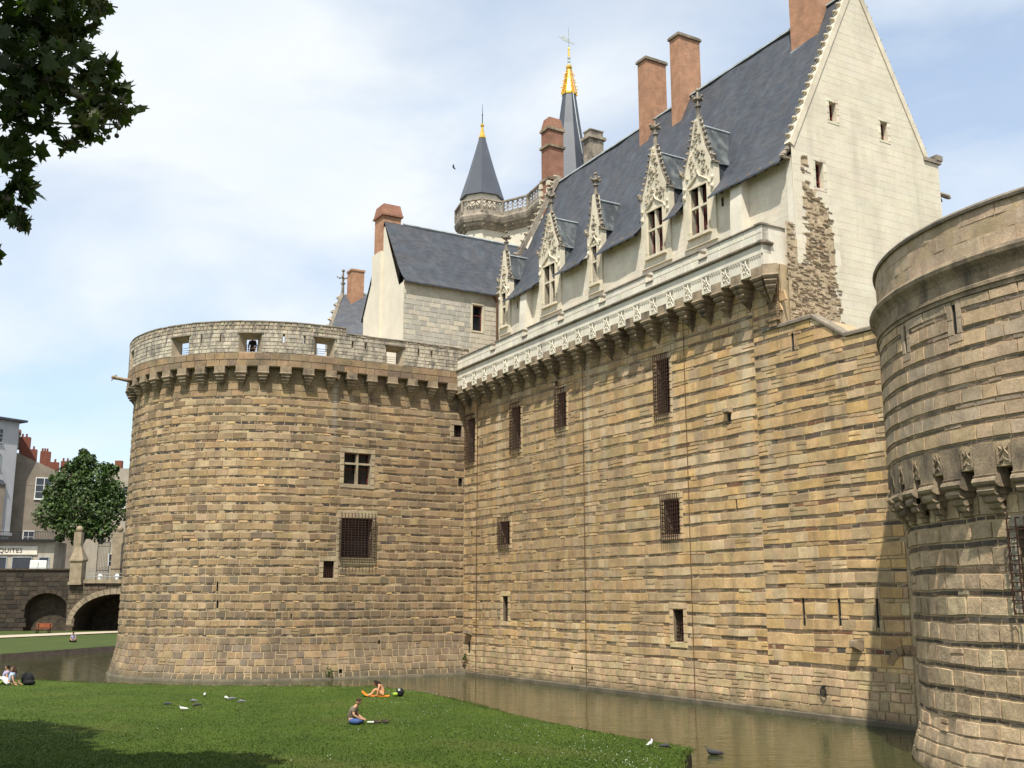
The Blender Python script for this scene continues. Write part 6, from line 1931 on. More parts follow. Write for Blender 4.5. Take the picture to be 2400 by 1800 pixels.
# bench on the far grass
bn = thing('park_bench', 'red-brown wooden bench on the far grass by the moat wall', 'bench', (-61.1, 142.5, .78))
for z, y in ((1.22, 142.3), (1.22, 142.5), (1.22, 142.7)): part('seat_slat', MB().box((-62.1, y - .08, z), X3 * 2.0, Y3 * .16, Z_ * .05), 'bench_wood', bn)
for z in (1.42, 1.6, 1.78): part('back_slat', MB().box((-62.1, 142.84 + (z - 1.4) * .15, z), X3 * 2.0, Y3 * .05, Z_ * .15), 'bench_wood', bn)
for x in (-61.9, -60.35):
    m = MB(); m.box((x, 142.2, .72), X3 * .1, Y3 * .1, Z_ * .5); m.box((x, 142.8, .72), X3 * .1, Y3 * .1, Z_ * 1.15); m.box((x, 142.2, 1.15), X3 * .1, Y3 * .65, Z_ * .06); m.box((x, 142.1, .72), X3 * .1, Y3 * .85, Z_ * .08); part('leg', m, 'black_metal_and_slit_dark', bn)
# ------------------------------------------------------------ houses beyond the street
def facade_windows(parent, o, ex, rects, frame='white_paint', pane_or_dark='glass_far', sill=True, deep=.12, cross=True, nrm=None):
    nrm = V3(ex[1], -ex[0], 0) if nrm is None else nrm
    for (x, z, w, h) in rects:
        m = MB()
        c = o + ex * x + Z_ * z
        t = .12
        for (a, b, c0, c1) in ((-w / 2 - t, w / 2 + t, h / 2, h / 2 + t), (-w / 2 - t, w / 2 + t, -h / 2 - t, -h / 2), (-w / 2 - t, -w / 2, -h / 2, h / 2), (w / 2, w / 2 + t, -h / 2, h / 2)):
            m.box(c + ex * a + Z_ * c0 - nrm * .02, ex * (b - a), nrm * (deep + .02), Z_ * (c1 - c0))
        if sill: m.box(c - ex * (w / 2 + .2) + Z_ * (-h / 2 - t - .1) - nrm * .02, ex * (w + .4), nrm * .25, Z_ * .1)
        wi = part('window', m, frame, parent)
        part('pane_or_dark', MB().quad(c - ex * w / 2 - Z_ * h / 2 + nrm * .03, c + ex * w / 2 - Z_ * h / 2 + nrm * .03, c + ex * w / 2 + Z_ * h / 2 + nrm * .03, c - ex * w / 2 + Z_ * h / 2 + nrm * .03), pane_or_dark, wi)
        if cross:
            m = MB(); m.box(c - ex * .05 - Z_ * h / 2 + nrm * .035, ex * .1, nrm * .06, Z_ * h)
            for k in (.33, .66): m.box(c - ex * w / 2 + Z_ * (-h / 2 + h * k - .03) + nrm * .035, ex * w, nrm * .05, Z_ * .06)
            part('glazing_bars', m, 'white_paint', wi)
def box_house(name, label, cat, o, ex, w, d, h, mat, z0=7.3):
    ex = np.asarray(ex, float); ex /= np.linalg.norm(ex); ey = V3(-ex[1], ex[0], 0)
    t = thing(name, label, cat, o)
    part('wall', MB().box(o, ex * w, ey * d, Z_ * h), mat, t)
    return t, ex, ey
# white apartment house at the left edge
exA = V3(.55, .84, 0)
oA = V3(-97.5, 168, 7.3); wA = 20.2
A_, exA, eyA = box_house('apartment_building', 'white apartment house with flat eaves above the antiques shop, far left', 'building', oA, exA, wA, 14, 28.2, 'white_wall')
m = MB(); m.box(oA - exA * .3 + V3(exA[1], -exA[0], 0) * .9 + Z_ * 28.2, exA * (wA + 1.3), eyA * 15, Z_ * .35); part('eaves', m, 'slate', A_)
rc = [(x, z, 1.25, 2.2) for x in (4.5, 8.5, 12.4, 16.6) for z in (11.5, 16.3, 21.1, 25.4)]
facade_windows(A_, oA, exA, rc, 'lead')
nA = V3(exA[1], -exA[0], 0)
for x in (8.5, 12.4):
    for z in (9.8, 19.4, 23.8):
        m = MB(); m.box(oA + exA * (x - 1) + nA * .05 + Z_ * z, exA * 2, nA * .7, Z_ * .12)
        for k in range(9): m.box(oA + exA * (x - 1 + .24 * k) + nA * .7 + Z_ * (z + .12), exA * .05, nA * .05, Z_ * .95)
        m.box(oA + exA * (x - 1) + nA * .7 + Z_ * (z + 1.05), exA * 2, nA * .06, Z_ * .06); part('balcony', m, 'black_metal_and_slit_dark', A_)
m = MB(); m.box(oA + nA * .0 + Z_ * 8.4, exA * (wA + .2), nA * .5, Z_ * .5); part('string_course', m, 'white_wall', A_)
# shop with the long sign in front of it
exS = V3(.995, .1, 0); exS /= np.linalg.norm(exS); oS = V3(-90.5, 166.8, 7.3); nS = V3(exS[1], -exS[0], 0)
S_ = thing('antiques_shop', 'low pale shop front with lettered fascia and iron balcony above', 'shop', oS)
part('wall', MB().box(oS, exS * 19, -nS * 6, Z_ * 6.6), 'cream_wall', S_)
part('fascia', MB().box(oS + nS * .02 + Z_ * 4.55, exS * 16.5, nS * .2, Z_ * 1.3), 'plaster', S_)
m = MB(); m.box(oS + nS * .0 + Z_ * 6.6, exS * 19.2, nS * 1.0, Z_ * .3)
part('balcony_slab', m, 'black_metal_and_slit_dark', S_)
m = MB()
for k in range(77): m.box(oS + exS * (.25 * k) + nS * .95 + Z_ * 6.9, exS * .05, nS * .05, Z_ * 1.1)
m.box(oS + nS * .95 + Z_ * 8.0, exS * 19.2, nS * .07, Z_ * .08); part('balcony_railing', m, 'black_metal_and_slit_dark', S_, kind='stuff')
facade_windows(S_, oS, exS, [(11.2, 2.1, 1.5, 4.0), (14.3, 2.3, 2.8, 3.6), (17.6, 2.1, 1.4, 4.0), (7.5, 2.3, 2.8, 3.6)], 'lead', sill=False, cross=False)
fc = bpy.data.curves.new('lettering', 'FONT'); fc.body = 'ANTIQUITES'; fc.size = .98; fc.extrude = .02; fc.align_x = 'RIGHT'; fc.space_character = 1.12
fo = bpy.data.objects.new('lettering', fc); COL.objects.link(fo)
dg = bpy.context.evaluated_depsgraph_get()
fm = bpy.data.meshes.new_from_object(fo.evaluated_get(dg)); fm.name = 'lettering'; bpy.data.objects.remove(fo)
fm.materials.clear(); fm.materials.append(MATS['black_metal_and_slit_dark'])
inst('lettering', fm, S_, frame_m(oS + exS * 14.3 + nS * .24 + Z_ * 4.85, exS, Z_, nS))
# brown house with the row of chimney pots
oB = V3(-91.5, 186, 7.3); exB = V3(.93, .36, 0)
B_, exB, eyB = box_house('town_house', 'brown gabled town house with a row of red chimney pots', 'house', oB, exB, 16, 12, 17.5, 'tan_wall')
m = MB(); nB = V3(exB[1], -exB[0], 0)
g5 = [oB + Z_ * 17.5, oB + exB * 16 + Z_ * 17.5, oB + exB * 16 + Z_ * 15, oB + exB * 12 + Z_ * 20.0, oB + exB * 4.6 + Z_ * 24.4, oB + Z_ * 25.6]
m.prism([oB + Z_ * 17.4, oB + exB * 16 + Z_ * 17.4, oB + exB * 15.4 + Z_ * 18.2, oB + exB * 4.6 + Z_ * 23.0, oB + Z_ * 24.5], eyB * 10); part('gable', m, 'tan_wall', B_)
facade_windows(B_, oB, exB, [(9.0, 17.0, 2.6, 3.6), (7.4, 2.0, 1.6, 3.2), (7.2, 8.0, 1.6, 2.8)])
m = MB(); m.box(oB + Z_ * 24.0 + eyB * .5 + exB * .3, exB * 4.0, eyB * 2, Z_ * 2.6); ch = part('chimney_stack', m, 'cream_wall', B_)
part('stack_cap', MB().box(oB + Z_ * 26.6 + eyB * .4 + exB * .2, exB * 4.2, eyB * 2.2, Z_ * .8), 'brick_old', ch)
for k in range(6):
    x, z = 4.4 + k * 1.75, 24.6 - k * .9 + (.35, -.2, .1, -.35, .2, -.1)[k]
    m = MB(); m.box(oB + exB * x + eyB * .6 + Z_ * (z - 2.4), exB * (1.74, 1.2, 1.74, 1.5, 1.1, 1.6)[k], eyB * 1.6, Z_ * (3.6, 2.9, 3.2, 2.7, 3.3, 2.9)[k]); sk = part('chimney_stack', m, 'terracotta', B_)
    m = MB()
    for j in ((0.35, 1.0), (.6,), (.3, .7, 1.1), (.8,), (.4, 1.1), (.5,))[k]: m.lathe(oB + exB * (x + j) + eyB * 1.4 + Z_ * (z - 2.4 + (3.6, 2.9, 3.2, 2.7, 3.3, 2.9)[k]), [(.22, 0), (.16, .5), (.2, .55), (.2, .62)], 6)
    part('chimney_pots', m, 'terracotta', sk)
# narrow shaded house between the white and brown ones
oN = V3(-92, 179, 7.3); exN = V3(.75, .66, 0)
N2, exN, eyN = box_house('narrow_house', 'narrow dull brown house wedged beside the white apartment house', 'house', oN, exN, 6.5, 9, 17.0, 'tan_wall')
part('roof', MB().prism([oN + Z_ * 17 + V3(0, -.3, 0), oN + exN * 6.8 + Z_ * 17 + V3(0, -.3, 0), oN + exN * 6.0 + Z_ * 17.8, oN + Z_ * 19.0], eyN * 8), 'slate', N2)
facade_windows(N2, oN, exN, [(4.5, 13.6, 1.1, 3.0), (4.5, 8.6, 1.1, 2.6), (4.5, 3.5, 1.1, 2.6)], 'tan_wall', cross=False)
# pale house right of the tree
oD = V3(-77, 192, 7.3); exD = V3(.995, .1, 0)
D_, exD, eyD = box_house('pale_house', 'pale house with white sash windows right of the round tree', 'house', oD, exD, 18, 10, 17.0, 'cream_wall')
part('attic', MB().box(oD + exD * 3 + Z_ * 17, exD * 13, eyD * 8, Z_ * 4.0), 'cream_wall', D_)
m = MB(); m.prism([oD + exD * 6 + Z_ * 17 - eyD * .3, oD + exD * 18.3 + Z_ * 17 - eyD * .3, oD + exD * 18.3 + Z_ * 21.0 - eyD * .3, oD + exD * 10 + Z_ * 18.6 - eyD * .3], eyD * .25); part('roof', m, 'slate', D_)
facade_windows(D_, oD, exD, [(10.9, 15.2, 1.5, 2.6), (6.5, 15.2, 1.5, 2.6), (10.5, 9.0, 1.5, 2.4), (10.2, 3.8, 1.6, 3.6), (6, 3.8, 1.6, 3.6), (2, 15.2, 1.5, 2.6)])
part('chimney', MB().box(oD + exD * 4.2 + eyD * 3 + Z_ * 21, exD * 1.2, eyD * 1.2, Z_ * 1.8), 'terracotta', D_)
part('awning_wall', MB().prism([oD + exD * 3 - eyD * 4 , oD + exD * 20 - eyD * 4, oD + exD * 20 - eyD * 4 + Z_ * 5.2, oD + exD * 3 - eyD * 4 + Z_ * 3.0], eyD * .4), 'cream_wall', D_)
# white van and parked cars behind the parapet
van = thing('delivery_van', 'white delivery van parked behind the moat wall, seen from the rear', 'van', (-70.6, 165, 7.4))
def car_shell(mb, c, ex, ln, w, prof_):
    ex = np.asarray(ex, float); ey = V3(-ex[1], ex[0], 0)
    k = len(prof_)
    v = [np.asarray(c) + ex * x + ey * s * w / 2 * (1 - .10 * (z > 1.2)) + Z_ * z for s in (-1, 1) for x, z in prof_]
    mb.add(v, [tuple(range(k)), tuple(reversed(range(k, 2 * k)))] + [((i + 1) % k, i, k + i, k + (i + 1) % k) for i in range(k)])
vx = V3(-.34, .94, 0); vx /= np.linalg.norm(vx); vc = V3(-71.0, 162, 7.4)
m = MB(); car_shell(m, vc, vx, 5, 2.5, [(0, .5), (0, 2.4), (.12, 3.2), (.35, 3.35), (4.0, 3.35), (4.7, 2.2), (5.6, 1.8), (5.7, .5)]); part('body', m, 'van_white', van)
vy = V3(-vx[1], vx[0], 0)
for sg in (-1, 1):
    part('tail_light', MB().box(vc + vy * (sg * 1.13 - .07) - vx * .03 + Z_ * 1.2, vy * .14, vx * .04, Z_ * .8), 'red_paint', van)
part('number_plate', MB().box(vc - vy * .45 - vx * .03 + Z_ * .9, vy * .75, vx * .02, Z_ * .22), 'glass_far', van)
part('rear_door_seam', MB().box(vc - vy * .02 - vx * .02 + Z_ * .6, vy * .04, vx * .03, Z_ * 2.5), 'tyre', van)
for x in (1.0, 4.9):
    for sg in (-1, 1): part('wheel', MB().tube([vc + vx * x + vy * sg * 1.08 + Z_ * .42, vc + vx * x + vy * sg * 1.28 + Z_ * .42], .42, 10), 'tyre', van)
for k, (x, y, mt, lb) in enumerate(((-75.6, 164.5, 'lead', 'small grey car roof showing left of the white van'), (-81.0, 163, 'red_paint', 'small red car roof showing before the shop'), (-67.6, 163.5, 'bronze_dark', 'small dark car tail just right of the white van'))):
    cr = thing('parked_car', lb, 'car', (x, y, 7.4), 'cars parked behind the moat wall')
    cxv = V3(.97, .25, 0) if k < 2 else vx
    m = MB(); car_shell(m, V3(x - 2, y, 7.4), cxv, 4, 1.75, [(0, .35), (0, .9), (.5, 1.0), (1.1, 1.65), (2.6, 1.7), (3.3, 1.1), (4.2, .9), (4.25, .35)]); part('body', m, mt, cr)
    m = MB(); car_shell(m, V3(x - 2, y, 7.4), cxv, 4, 1.79, [(.75, 1.08), (1.2, 1.56), (2.5, 1.6), (3.05, 1.1)]); part('side_glass', m, 'glass_dark', cr)
    cy_ = V3(-cxv[1], cxv[0], 0)
    for xx in (.85, 3.4):
        for sg in (-1, 1): part('wheel', MB().tube([V3(x - 2, y, 7.72) + cxv * xx + cy_ * sg * .72, V3(x - 2, y, 7.72) + cxv * xx + cy_ * sg * .92], .32, 10), 'tyre', cr)
# ------------------------------------------------------------ people
surf('skin_tone', (0.45, 0.245, 0.15), rough=.6, var=.08, bump=0)
surf('skin_tan', (0.50, 0.25, 0.13), rough=.6, var=.08, bump=0)
surf('hair_dark', (0.02, 0.012, 0.008), var=.2, bump=.5, bscale=60)
surf('hair_brown', (0.05, 0.025, 0.014), var=.2, bump=.5, bscale=60)
surf('cloth_khaki', (0.155, 0.125, 0.085), var=.15, bump=.3, bscale=10)
surf('cloth_jeans', (0.045, 0.085, 0.21), var=.2, bump=.3, bscale=12)
surf('cloth_black', (0.012, 0.012, 0.014), var=.2, bump=.3)
surf('cloth_paleblue', (0.42, 0.50, 0.66), var=.1, bump=.3)
surf('cloth_white', (0.62, 0.60, 0.58), var=.1, bump=.3)
surf('cloth_lilac', (0.36, 0.34, 0.50), var=.1, bump=.3)
surf('cloth_green', (0.30, 0.42, 0.05), var=.1, bump=.2)
surf('towel_orange', (0.75, 0.23, 0.02), var=.12, bump=.5, bscale=30)
surf('paper', (0.62, 0.62, 0.55), var=.05, bump=0)
surf('leather', (0.06, 0.04, 0.03), var=.2, bump=.2)
def skin_mesh(name, chains, mat, org, sub=1):
    """chains of (point, radius); equal points are merged; grown with Skin + Subdivision into one surface"""
    pts, rad, idx, ed = [], [], {}, []
    for ch in chains:
        prev = None
        for p, r_ in ch:
            key = tuple(round(q, 4) for q in p)
            if key not in idx: idx[key] = len(pts); pts.append(key); rad.append(r_)
            if prev is not None: ed.append((prev, idx[key]))
            prev = idx[key]
    me = bpy.data.meshes.new(name); me.from_pydata(pts, ed, []); me.update()
    o = bpy.data.objects.new(name + '_tmp', me); COL.objects.link(o)
    o.modifiers.new('skin', 'SKIN'); 
    for i, sv_ in enumerate(me.skin_vertices[0].data):
        sv_.radius = (rad[i], rad[i]); sv_.use_root = (i == 0)
    s = o.modifiers.new('sub', 'SUBSURF'); s.levels = s.render_levels = sub
    dg = bpy.context.evaluated_depsgraph_get(); dg.update()
    me2 = bpy.data.meshes.new_from_object(o.evaluated_get(dg)); me2.name = name
    bpy.data.objects.remove(o); bpy.data.meshes.remove(me)
    me2.materials.clear(); me2.materials.append(MATS[mat])
    me2.polygons.foreach_set('use_smooth', [True] * len(me2.polygons))
    return me2
def person(label, loc, rz, body, layers, skin, hair, head, look, hair_long=False, scale=1.0, group=None):
    """body: chains in local metres (x forward, y left, z up); layers: (name, chains, material)"""
    t = thing('person', label, 'person', loc, group)
    mtx = Matrix.Translation(Vector(loc)) @ Matrix.Rotation(rz, 4, 'Z') @ Matrix.Scale(scale, 4)
    hp, fw = V3(*head), V3(*look); fw = fw / np.linalg.norm(fw)
    rt = np.cross(fw, Z_); rt /= np.linalg.norm(rt); up = np.cross(rt, fw)
    inst('body', skin_mesh('body', body, skin, loc), t, mtx)
    hd = MB(); hd.blob(hp, .075, .10, .12, 10, 8, rt, fw, up); hd.blob(hp + fw * .10 - up * .02, .014, .022, .026, 6, 4, rt, fw, up)
    hd.blob(hp + fw * .045 - up * .085, .045, .05, .035, 8, 5, rt, fw, up)
    for sg in (-1, 1): hd.blob(hp + rt * sg * .076 - up * .005, .012, .022, .032, 6, 4, rt, fw, up)
    inst('head', mesh_of(hd, 'head', (0, 0, 0), skin, True), t, mtx)
    fcm = MB()
    for sg in (-1, 1): fcm.blob(hp + rt * sg * .032 + fw * .088 + up * .012, .012, .01, .008, 6, 4, rt, fw, up)
    fcm.blob(hp + fw * .09 - up * .06, .024, .008, .006, 6, 4, rt, fw, up); inst('eyes_and_mouth', mesh_of(fcm, 'face', (0, 0, 0), 'hair_dark'), t, mtx)
    hm = MB(); hm.blob(hp - fw * .022 + up * .03, .086, .102, .108, 10, 8, rt, fw, up)
    if hair_long:
        hm.tube([hp - fw * .06 + up * .03, hp - fw * .10 - up * .1, hp - fw * .11 - up * .28], [.075, .085, .05], 8)
        for sg in (-1, 1): hm.tube([hp + rt * sg * .06 + up * .04, hp + rt * sg * .085 - up * .1, hp + rt * sg * .08 + fw * .02 - up * .27], [.05, .05, .03], 6)
    inst('hair', mesh_of(hm, 'hair', (0, 0, 0), hair, True), t, mtx)
    for nm, ch, mt in layers: inst(nm, skin_mesh(nm, ch, mt, loc), t, mtx)
    return t
def hand(w, d, side=1):
    """short finger chains from wrist w along d"""
    w = V3(*w); d = V3(*d); d /= np.linalg.norm(d); s = np.cross(d, Z_); s /= np.linalg.norm(s) + 1e-9
    palm = w + d * .07; out = [[(tuple(w), .026), (tuple(palm), .026)]]
    for k, (off, ln) in enumerate(((-.03, .07), (-.01, .085), (.012, .08), (.032, .06))):
        b_ = palm + d * .02 + s * off; out.append([(tuple(palm), .026), (tuple(b_), .012), (tuple(b_ + d * ln * .6 - Z_ * .008), .0095), (tuple(b_ + d * ln - Z_ * .03), .008)])
    out.append([(tuple(palm), .026), (tuple(w + d * .05 + s * .04 * side), .012), (tuple(w + d * .085 + s * .055 * side - Z_ * .01), .009)])
    return out
# sitting cross-legged man reading a book
def man_body():
    pel = (0, 0, .12)
    ch = [[(pel, .13), ((.03, 0, .30), .125), ((.08, 0, .46), .13), ((.15, 0, .58), .10), ((.20, 0, .66), .055), ((.235, 0, .72), .05)]]
    for s in (-1, 1):
        ch.append([((.08, 0, .46), .13), ((.12, s * .17, .54), .065), ((.19, s * .24, .33), .048), ((.40, s * .12, .20), .036)]); ch += hand((.40, s * .12, .20), (.8, -s * .3, -.1), s)
        ch.append([(pel, .13), ((.05, s * .13, .11), .10), ((.42, s * .30, .13), .07), ((.30, s * .02, .065), .05), ((.22, -s * .10, .05), .04)])
    return ch
def man_shirt():
    ch = [[((.0, 0, .12), .19), ((.03, 0, .30), .18), ((.08, 0, .46), .18), ((.15, 0, .57), .135), ((.185, 0, .625), .08)]]
    for s in (-1, 1): ch.append([((.08, 0, .46), .18), ((.12, s * .17, .54), .098), ((.17, s * .22, .40), .085)])
    return ch
def man_trousers():
    ch = [[((0, 0, .11), .185), ((.02, 0, .15), .17)]]
    for s in (-1, 1): ch.append([((0, 0, .11), .185), ((.05, s * .13, .11), .135), ((.42, s * .30, .13), .098), ((.30, s * .02, .065), .075), ((.25, -s * .05, .055), .06)])
    return ch
man = person('person in khaki T-shirt and jeans sitting cross-legged reading on the lawn', (-5.95, 41.0, LZ), R(-8), man_body(), [('shirt', man_shirt(), 'cloth_khaki'), ('trousers', man_trousers(), 'cloth_jeans')], 'skin_tone', 'hair_brown', (.285, 0, .80), (.75, 0, -.65))
single('notebook', MB().box((-5.32, 40.92, LZ + .06), (.26, .02, 0), (-.02, .2, 0), (0, 0, .03)), 'paper', 'pale notebook lying on the grass before the reading person', 'notebook', (-5.2, 41, LZ))
sh_ = thing('shoes', 'pair of dark shoes and bag strap lying on the grass beside the notebook', 'shoes', (-4.85, 41, LZ))
for x, y in ((-4.95, 40.95), (-4.66, 41.05)):
    m = MB(); m.blob((x, y, LZ + .08), .15, .055, .05, 8, 5, jit=.05); m.blob((x - .07, y, LZ + .12), .07, .05, .05, 7, 4, jit=.05); part('shoe', m, 'leather', sh_, smooth=True)
# sunbather leaning over her knees on an orange towel
def wo_body():
    pel = (0, 0, .13); ch = [[(pel, .14), ((.10, 0, .30), .115), ((.22, 0, .44), .12), ((.30, 0, .52), .085), ((.36, 0, .56), .05)]]
    for s in (-1, 1):
        ch.append([((.22, 0, .44), .12), ((.24, s * .17, .50), .06), ((.30, s * .26, .26), .043), ((.34, s * .27, .06), .034)]); ch += hand((.34, s * .27, .06), (.8, 0, -.25), s)
        ch.append([(pel, .14), ((.06, s * .12, .14), .10), ((.42, s * .14, .34), .07), ((.62, s * .16, .07), .05), ((.78, s * .18, .05), .035)])
    return ch
def wo_top(): return [[((.0, 0, .13), .15), ((.04, 0, .19), .145)]]
wo = person('person with long dark hair in swimwear leaning forward on an orange towel', (-6.05, 52.4, LZ + .02), R(188), wo_body(), [('swim_shorts', wo_top(), 'cloth_black')], 'skin_tan', 'hair_dark', (.42, 0, .60), (.75, .1, -.66), True)
tw2 = MB()
n_ = 8
tv = []
for i in range(n_ + 1):
    t = i / n_; x = -5.8 - 1.3 * t; z = LZ + .035 + (.22 * ((t - .72) / .28) ** 2 if t > .72 else 0)
    tv += [V3(x, 52.12, z), V3(x, 52.68, z + .01)]
tw2.add([p for p in tv] + [p - Z_ * .015 for p in tv], [(2 * i, 2 * i + 1, 2 * i + 3, 2 * i + 2) for i in range(n_)] + [(2 * n_ + 2 + 2 * i + 2, 2 * n_ + 2 + 2 * i + 3, 2 * n_ + 2 + 2 * i + 1, 2 * n_ + 2 + 2 * i) for i in range(n_)] + [(2 * i, 2 * i + 2, 2 * n_ + 4 + 2 * i, 2 * n_ + 2 + 2 * i) for i in range(n_)])
single('beach_towel', tw2, 'towel_orange', 'orange towel spread on the grass under the sunbather', 'towel', (-6.5, 52.35, LZ))
bg = thing('bag', 'black and lime green bag on the grass beside the sunbather', 'bag', (-5.45, 52.4, LZ))
m = MB(); m.blob((-5.3, 52.4, LZ + .18), .2, .16, .2, 8, 6, jit=.12); part('body', m, 'cloth_black', bg, smooth=True)
m = MB(); m.blob((-5.5, 52.3, LZ + .12), .15, .1, .08, 8, 5, jit=.25); part('top', m, 'cloth_green', bg, smooth=True)
part('label_patch', MB().box((-5.38, 52.22, LZ + .27), X3 * .1, Y3 * .02, Z_ * .1), 'cloth_white', bg)
# couple at the left edge leaning back on their hands, and their dark bag
def lean_body():
    pel = (0, 0, .13); ch = [[(pel, .135), ((-.07, 0, .30), .12), ((-.12, 0, .46), .125), ((-.13, 0, .58), .085), ((-.12, 0, .66), .05)]]
    for s in (-1, 1):
        ch.append([((-.12, 0, .46), .125), ((-.15, s * .17, .54), .06), ((-.26, s * .26, .28), .042), ((-.36, s * .24, .05), .033)]); ch += hand((-.36, s * .24, .05), (-.8, 0, -.15), s)
        ch.append([(pel, .135), ((.05, s * .11, .13), .10), ((.42, s * .12, .36), .07), ((.72, s * .13, .09), .05), ((.86, s * .13, .06), .035)])
    return ch
def lean_shirt():
    ch = [[((-.02, 0, .16), .18), ((-.07, 0, .30), .17), ((-.12, 0, .46), .175), ((-.13, 0, .57), .12)]]
    for s in (-1, 1): ch.append([((-.12, 0, .46), .175), ((-.15, s * .17, .54), .092), ((-.2, s * .22, .42), .076)])
    return ch
def lean_tr():
    ch = [[((0, 0, .13), .145), ((-.02, 0, .17), .14)]]
    for s in (-1, 1): ch.append([((0, 0, .13), .145), ((.05, s * .11, .13), .11), ((.42, s * .12, .36), .08), ((.70, s * .13, .11), .06)])
    return ch
person('person in pale blue top leaning back on one arm at the left edge', (-26.95, 59.3, LZ), R(178), lean_body(), [('shirt', lean_shirt(), 'cloth_paleblue'), ('trousers', lean_tr(), 'cloth_white')], 'skin_tone', 'hair_brown', (-.11, 0, .76), (.9, .3, 0), True, 1.1)
person('person in lilac top with black hair sitting at the very left edge', (-27.65, 60.1, LZ), R(180), lean_body(), [('shirt', lean_shirt(), 'cloth_lilac'), ('trousers', lean_tr(), 'cloth_green')], 'skin_tone', 'hair_dark', (-.11, 0, .76), (.9, -.2, .1), False, 1.15)
m = MB(); m.blob((-26.05, 59.4, LZ + .3), .33, .25, .36, 9, 6, jit=.1); m.blob((-25.95, 59.3, LZ + .15), .36, .25, .16, 9, 5, jit=.1)
m.tube([(-26.2, 59.15, LZ + .1), (-26.25, 59.1, LZ + .5), (-26.05, 59.2, LZ + .68)], .03, 5)
single('rucksack', m, 'cloth_black', 'dark bulging rucksack on the grass right of the couple', 'rucksack', (-26, 59.4, LZ), smooth=True)
# far reader on the other bank
person('person hunched over sitting on the far bank across the water', (-46.1, 115.2, .62), R(-75), man_body(), [('shirt', man_shirt(), 'cloth_lilac'), ('trousers', man_trousers(), 'cloth_black')], 'skin_tone', 'hair_dark', (.285, 0, .80), (.75, 0, -.65), False, 1.1)
# visitor on the tower terrace, seen through an embrasure
def std_body():
    pel = (0, 0, .95); ch = [[(pel, .13), ((0, 0, 1.15), .12), ((.02, 0, 1.35), .13), ((.02, 0, 1.47), .08), ((.02, 0, 1.55), .05)]]
    for s in (-1, 1):
        ch.append([((.02, 0, 1.35), .13), ((0, s * .19, 1.42), .065), ((.02, s * .25, 1.12), .047), ((.10, s * .23, .88), .035)]); ch += hand((.10, s * .23, .88), (.2, 0, -.8), s)
        ch.append([(pel, .13), ((0, s * .10, .88), .10), ((.01, s * .11, .48), .065), ((-.02, s * .11, .08), .045), ((.14, s * .12, .04), .04)])
    return ch
def std_coat():
    ch = [[((0, 0, .85), .16), ((0, 0, 1.15), .14), ((.02, 0, 1.35), .145), ((.02, 0, 1.46), .10)]]
    for s in (-1, 1): ch.append([((.02, 0, 1.35), .145), ((0, s * .19, 1.42), .08), ((.02, s * .25, 1.12), .06), ((.08, s * .235, .94), .048)])
    return ch
def std_tr():
    ch = [[((0, 0, .95), .14), ((0, 0, .9), .14)]]
    for s in (-1, 1): ch.append([((0, 0, .9), .14), ((0, s * .10, .86), .11), ((.01, s * .11, .48), .08), ((-.02, s * .11, .12), .065)])
    return ch
q = S_tower(-4.98, 20.55, -.75)
person('dark-clothed person standing behind an opening of the tower parapet', tuple(q), R(-95), std_body(), [('coat', std_coat(), 'cloth_black'), ('trousers', std_tr(), 'cloth_black')], 'skin_tone', 'hair_dark', (.04, 0, 1.66), (1, 0, -.1))
# ------------------------------------------------------------ birds
surf('pigeon_grey', (0.16, 0.16, 0.175), var=.2, vscale=20, bump=.1)
surf('pigeon_dark', (0.05, 0.05, 0.055), var=.2, vscale=20, bump=.1)
surf('pigeon_white', (0.70, 0.69, 0.66), var=.08, vscale=20, bump=.1)
surf('bird_leg', (0.30, 0.09, 0.06), var=.1, bump=0)
def bird_mesh(mat, feed=False):
    mb = MB()
    hd = (.15, .02) if feed else (.15, .25)
    secs = [(-.24, .115, .012, .035), (-.16, .12, .03, .045), (-.06, .125, .062, .062), (.04, .13, .072, .072), (.11, .15 if not feed else .12, .055, .06)]
    secs += [(.14, .19, .036, .038), (.15, .235, .034, .034), (.165, .262, .02, .02)] if not feed else [(.16, .09, .036, .036), (.19, .06, .033, .033), (.215, .04, .018, .018)]
    vs, k = [], 8
    for x, z, ry, rz in secs:
        for j in range(k):
            t = 2 * math.pi * j / k; vs.append((x, ry * math.cos(t), z + rz * math.sin(t)))
    fs = [(i * k + j, (i + 1) * k + j, (i + 1) * k + (j + 1) % k, i * k + (j + 1) % k) for i in range(len(secs) - 1) for j in range(k)]
    fs += [tuple(range(k)), tuple(reversed(range((len(secs) - 1) * k, len(secs) * k)))]
    mb.add(vs, fs)
    mb.prism([(-.2, -.045, .11), (-.29, -.05, .1), (-.29, .05, .1), (-.2, .045, .11)], (0, 0, .012))
    return mesh_of(mb, 'pigeon_body', (0, 0, 0), mat, True)
BM = {(c, f): bird_mesh('pigeon_' + c, f) for c in ('grey', 'dark', 'white') for f in (True, False)}
lm_ = MB()
for s in (-1, 1): lm_.tube([(.0, s * .025, .075), (.01, s * .025, 0.005), (.05, s * .03, .004)], .006, 4)
LEGM = mesh_of(lm_, 'pigeon_legs', (0, 0, 0), 'bird_leg')
bk_ = MB(); bk_.tube([(0, 0, 0), (.035, 0, -.008)], [.011, .003], 5); BKM = mesh_of(bk_, 'beak', (0, 0, 0), 'bronze_dark')
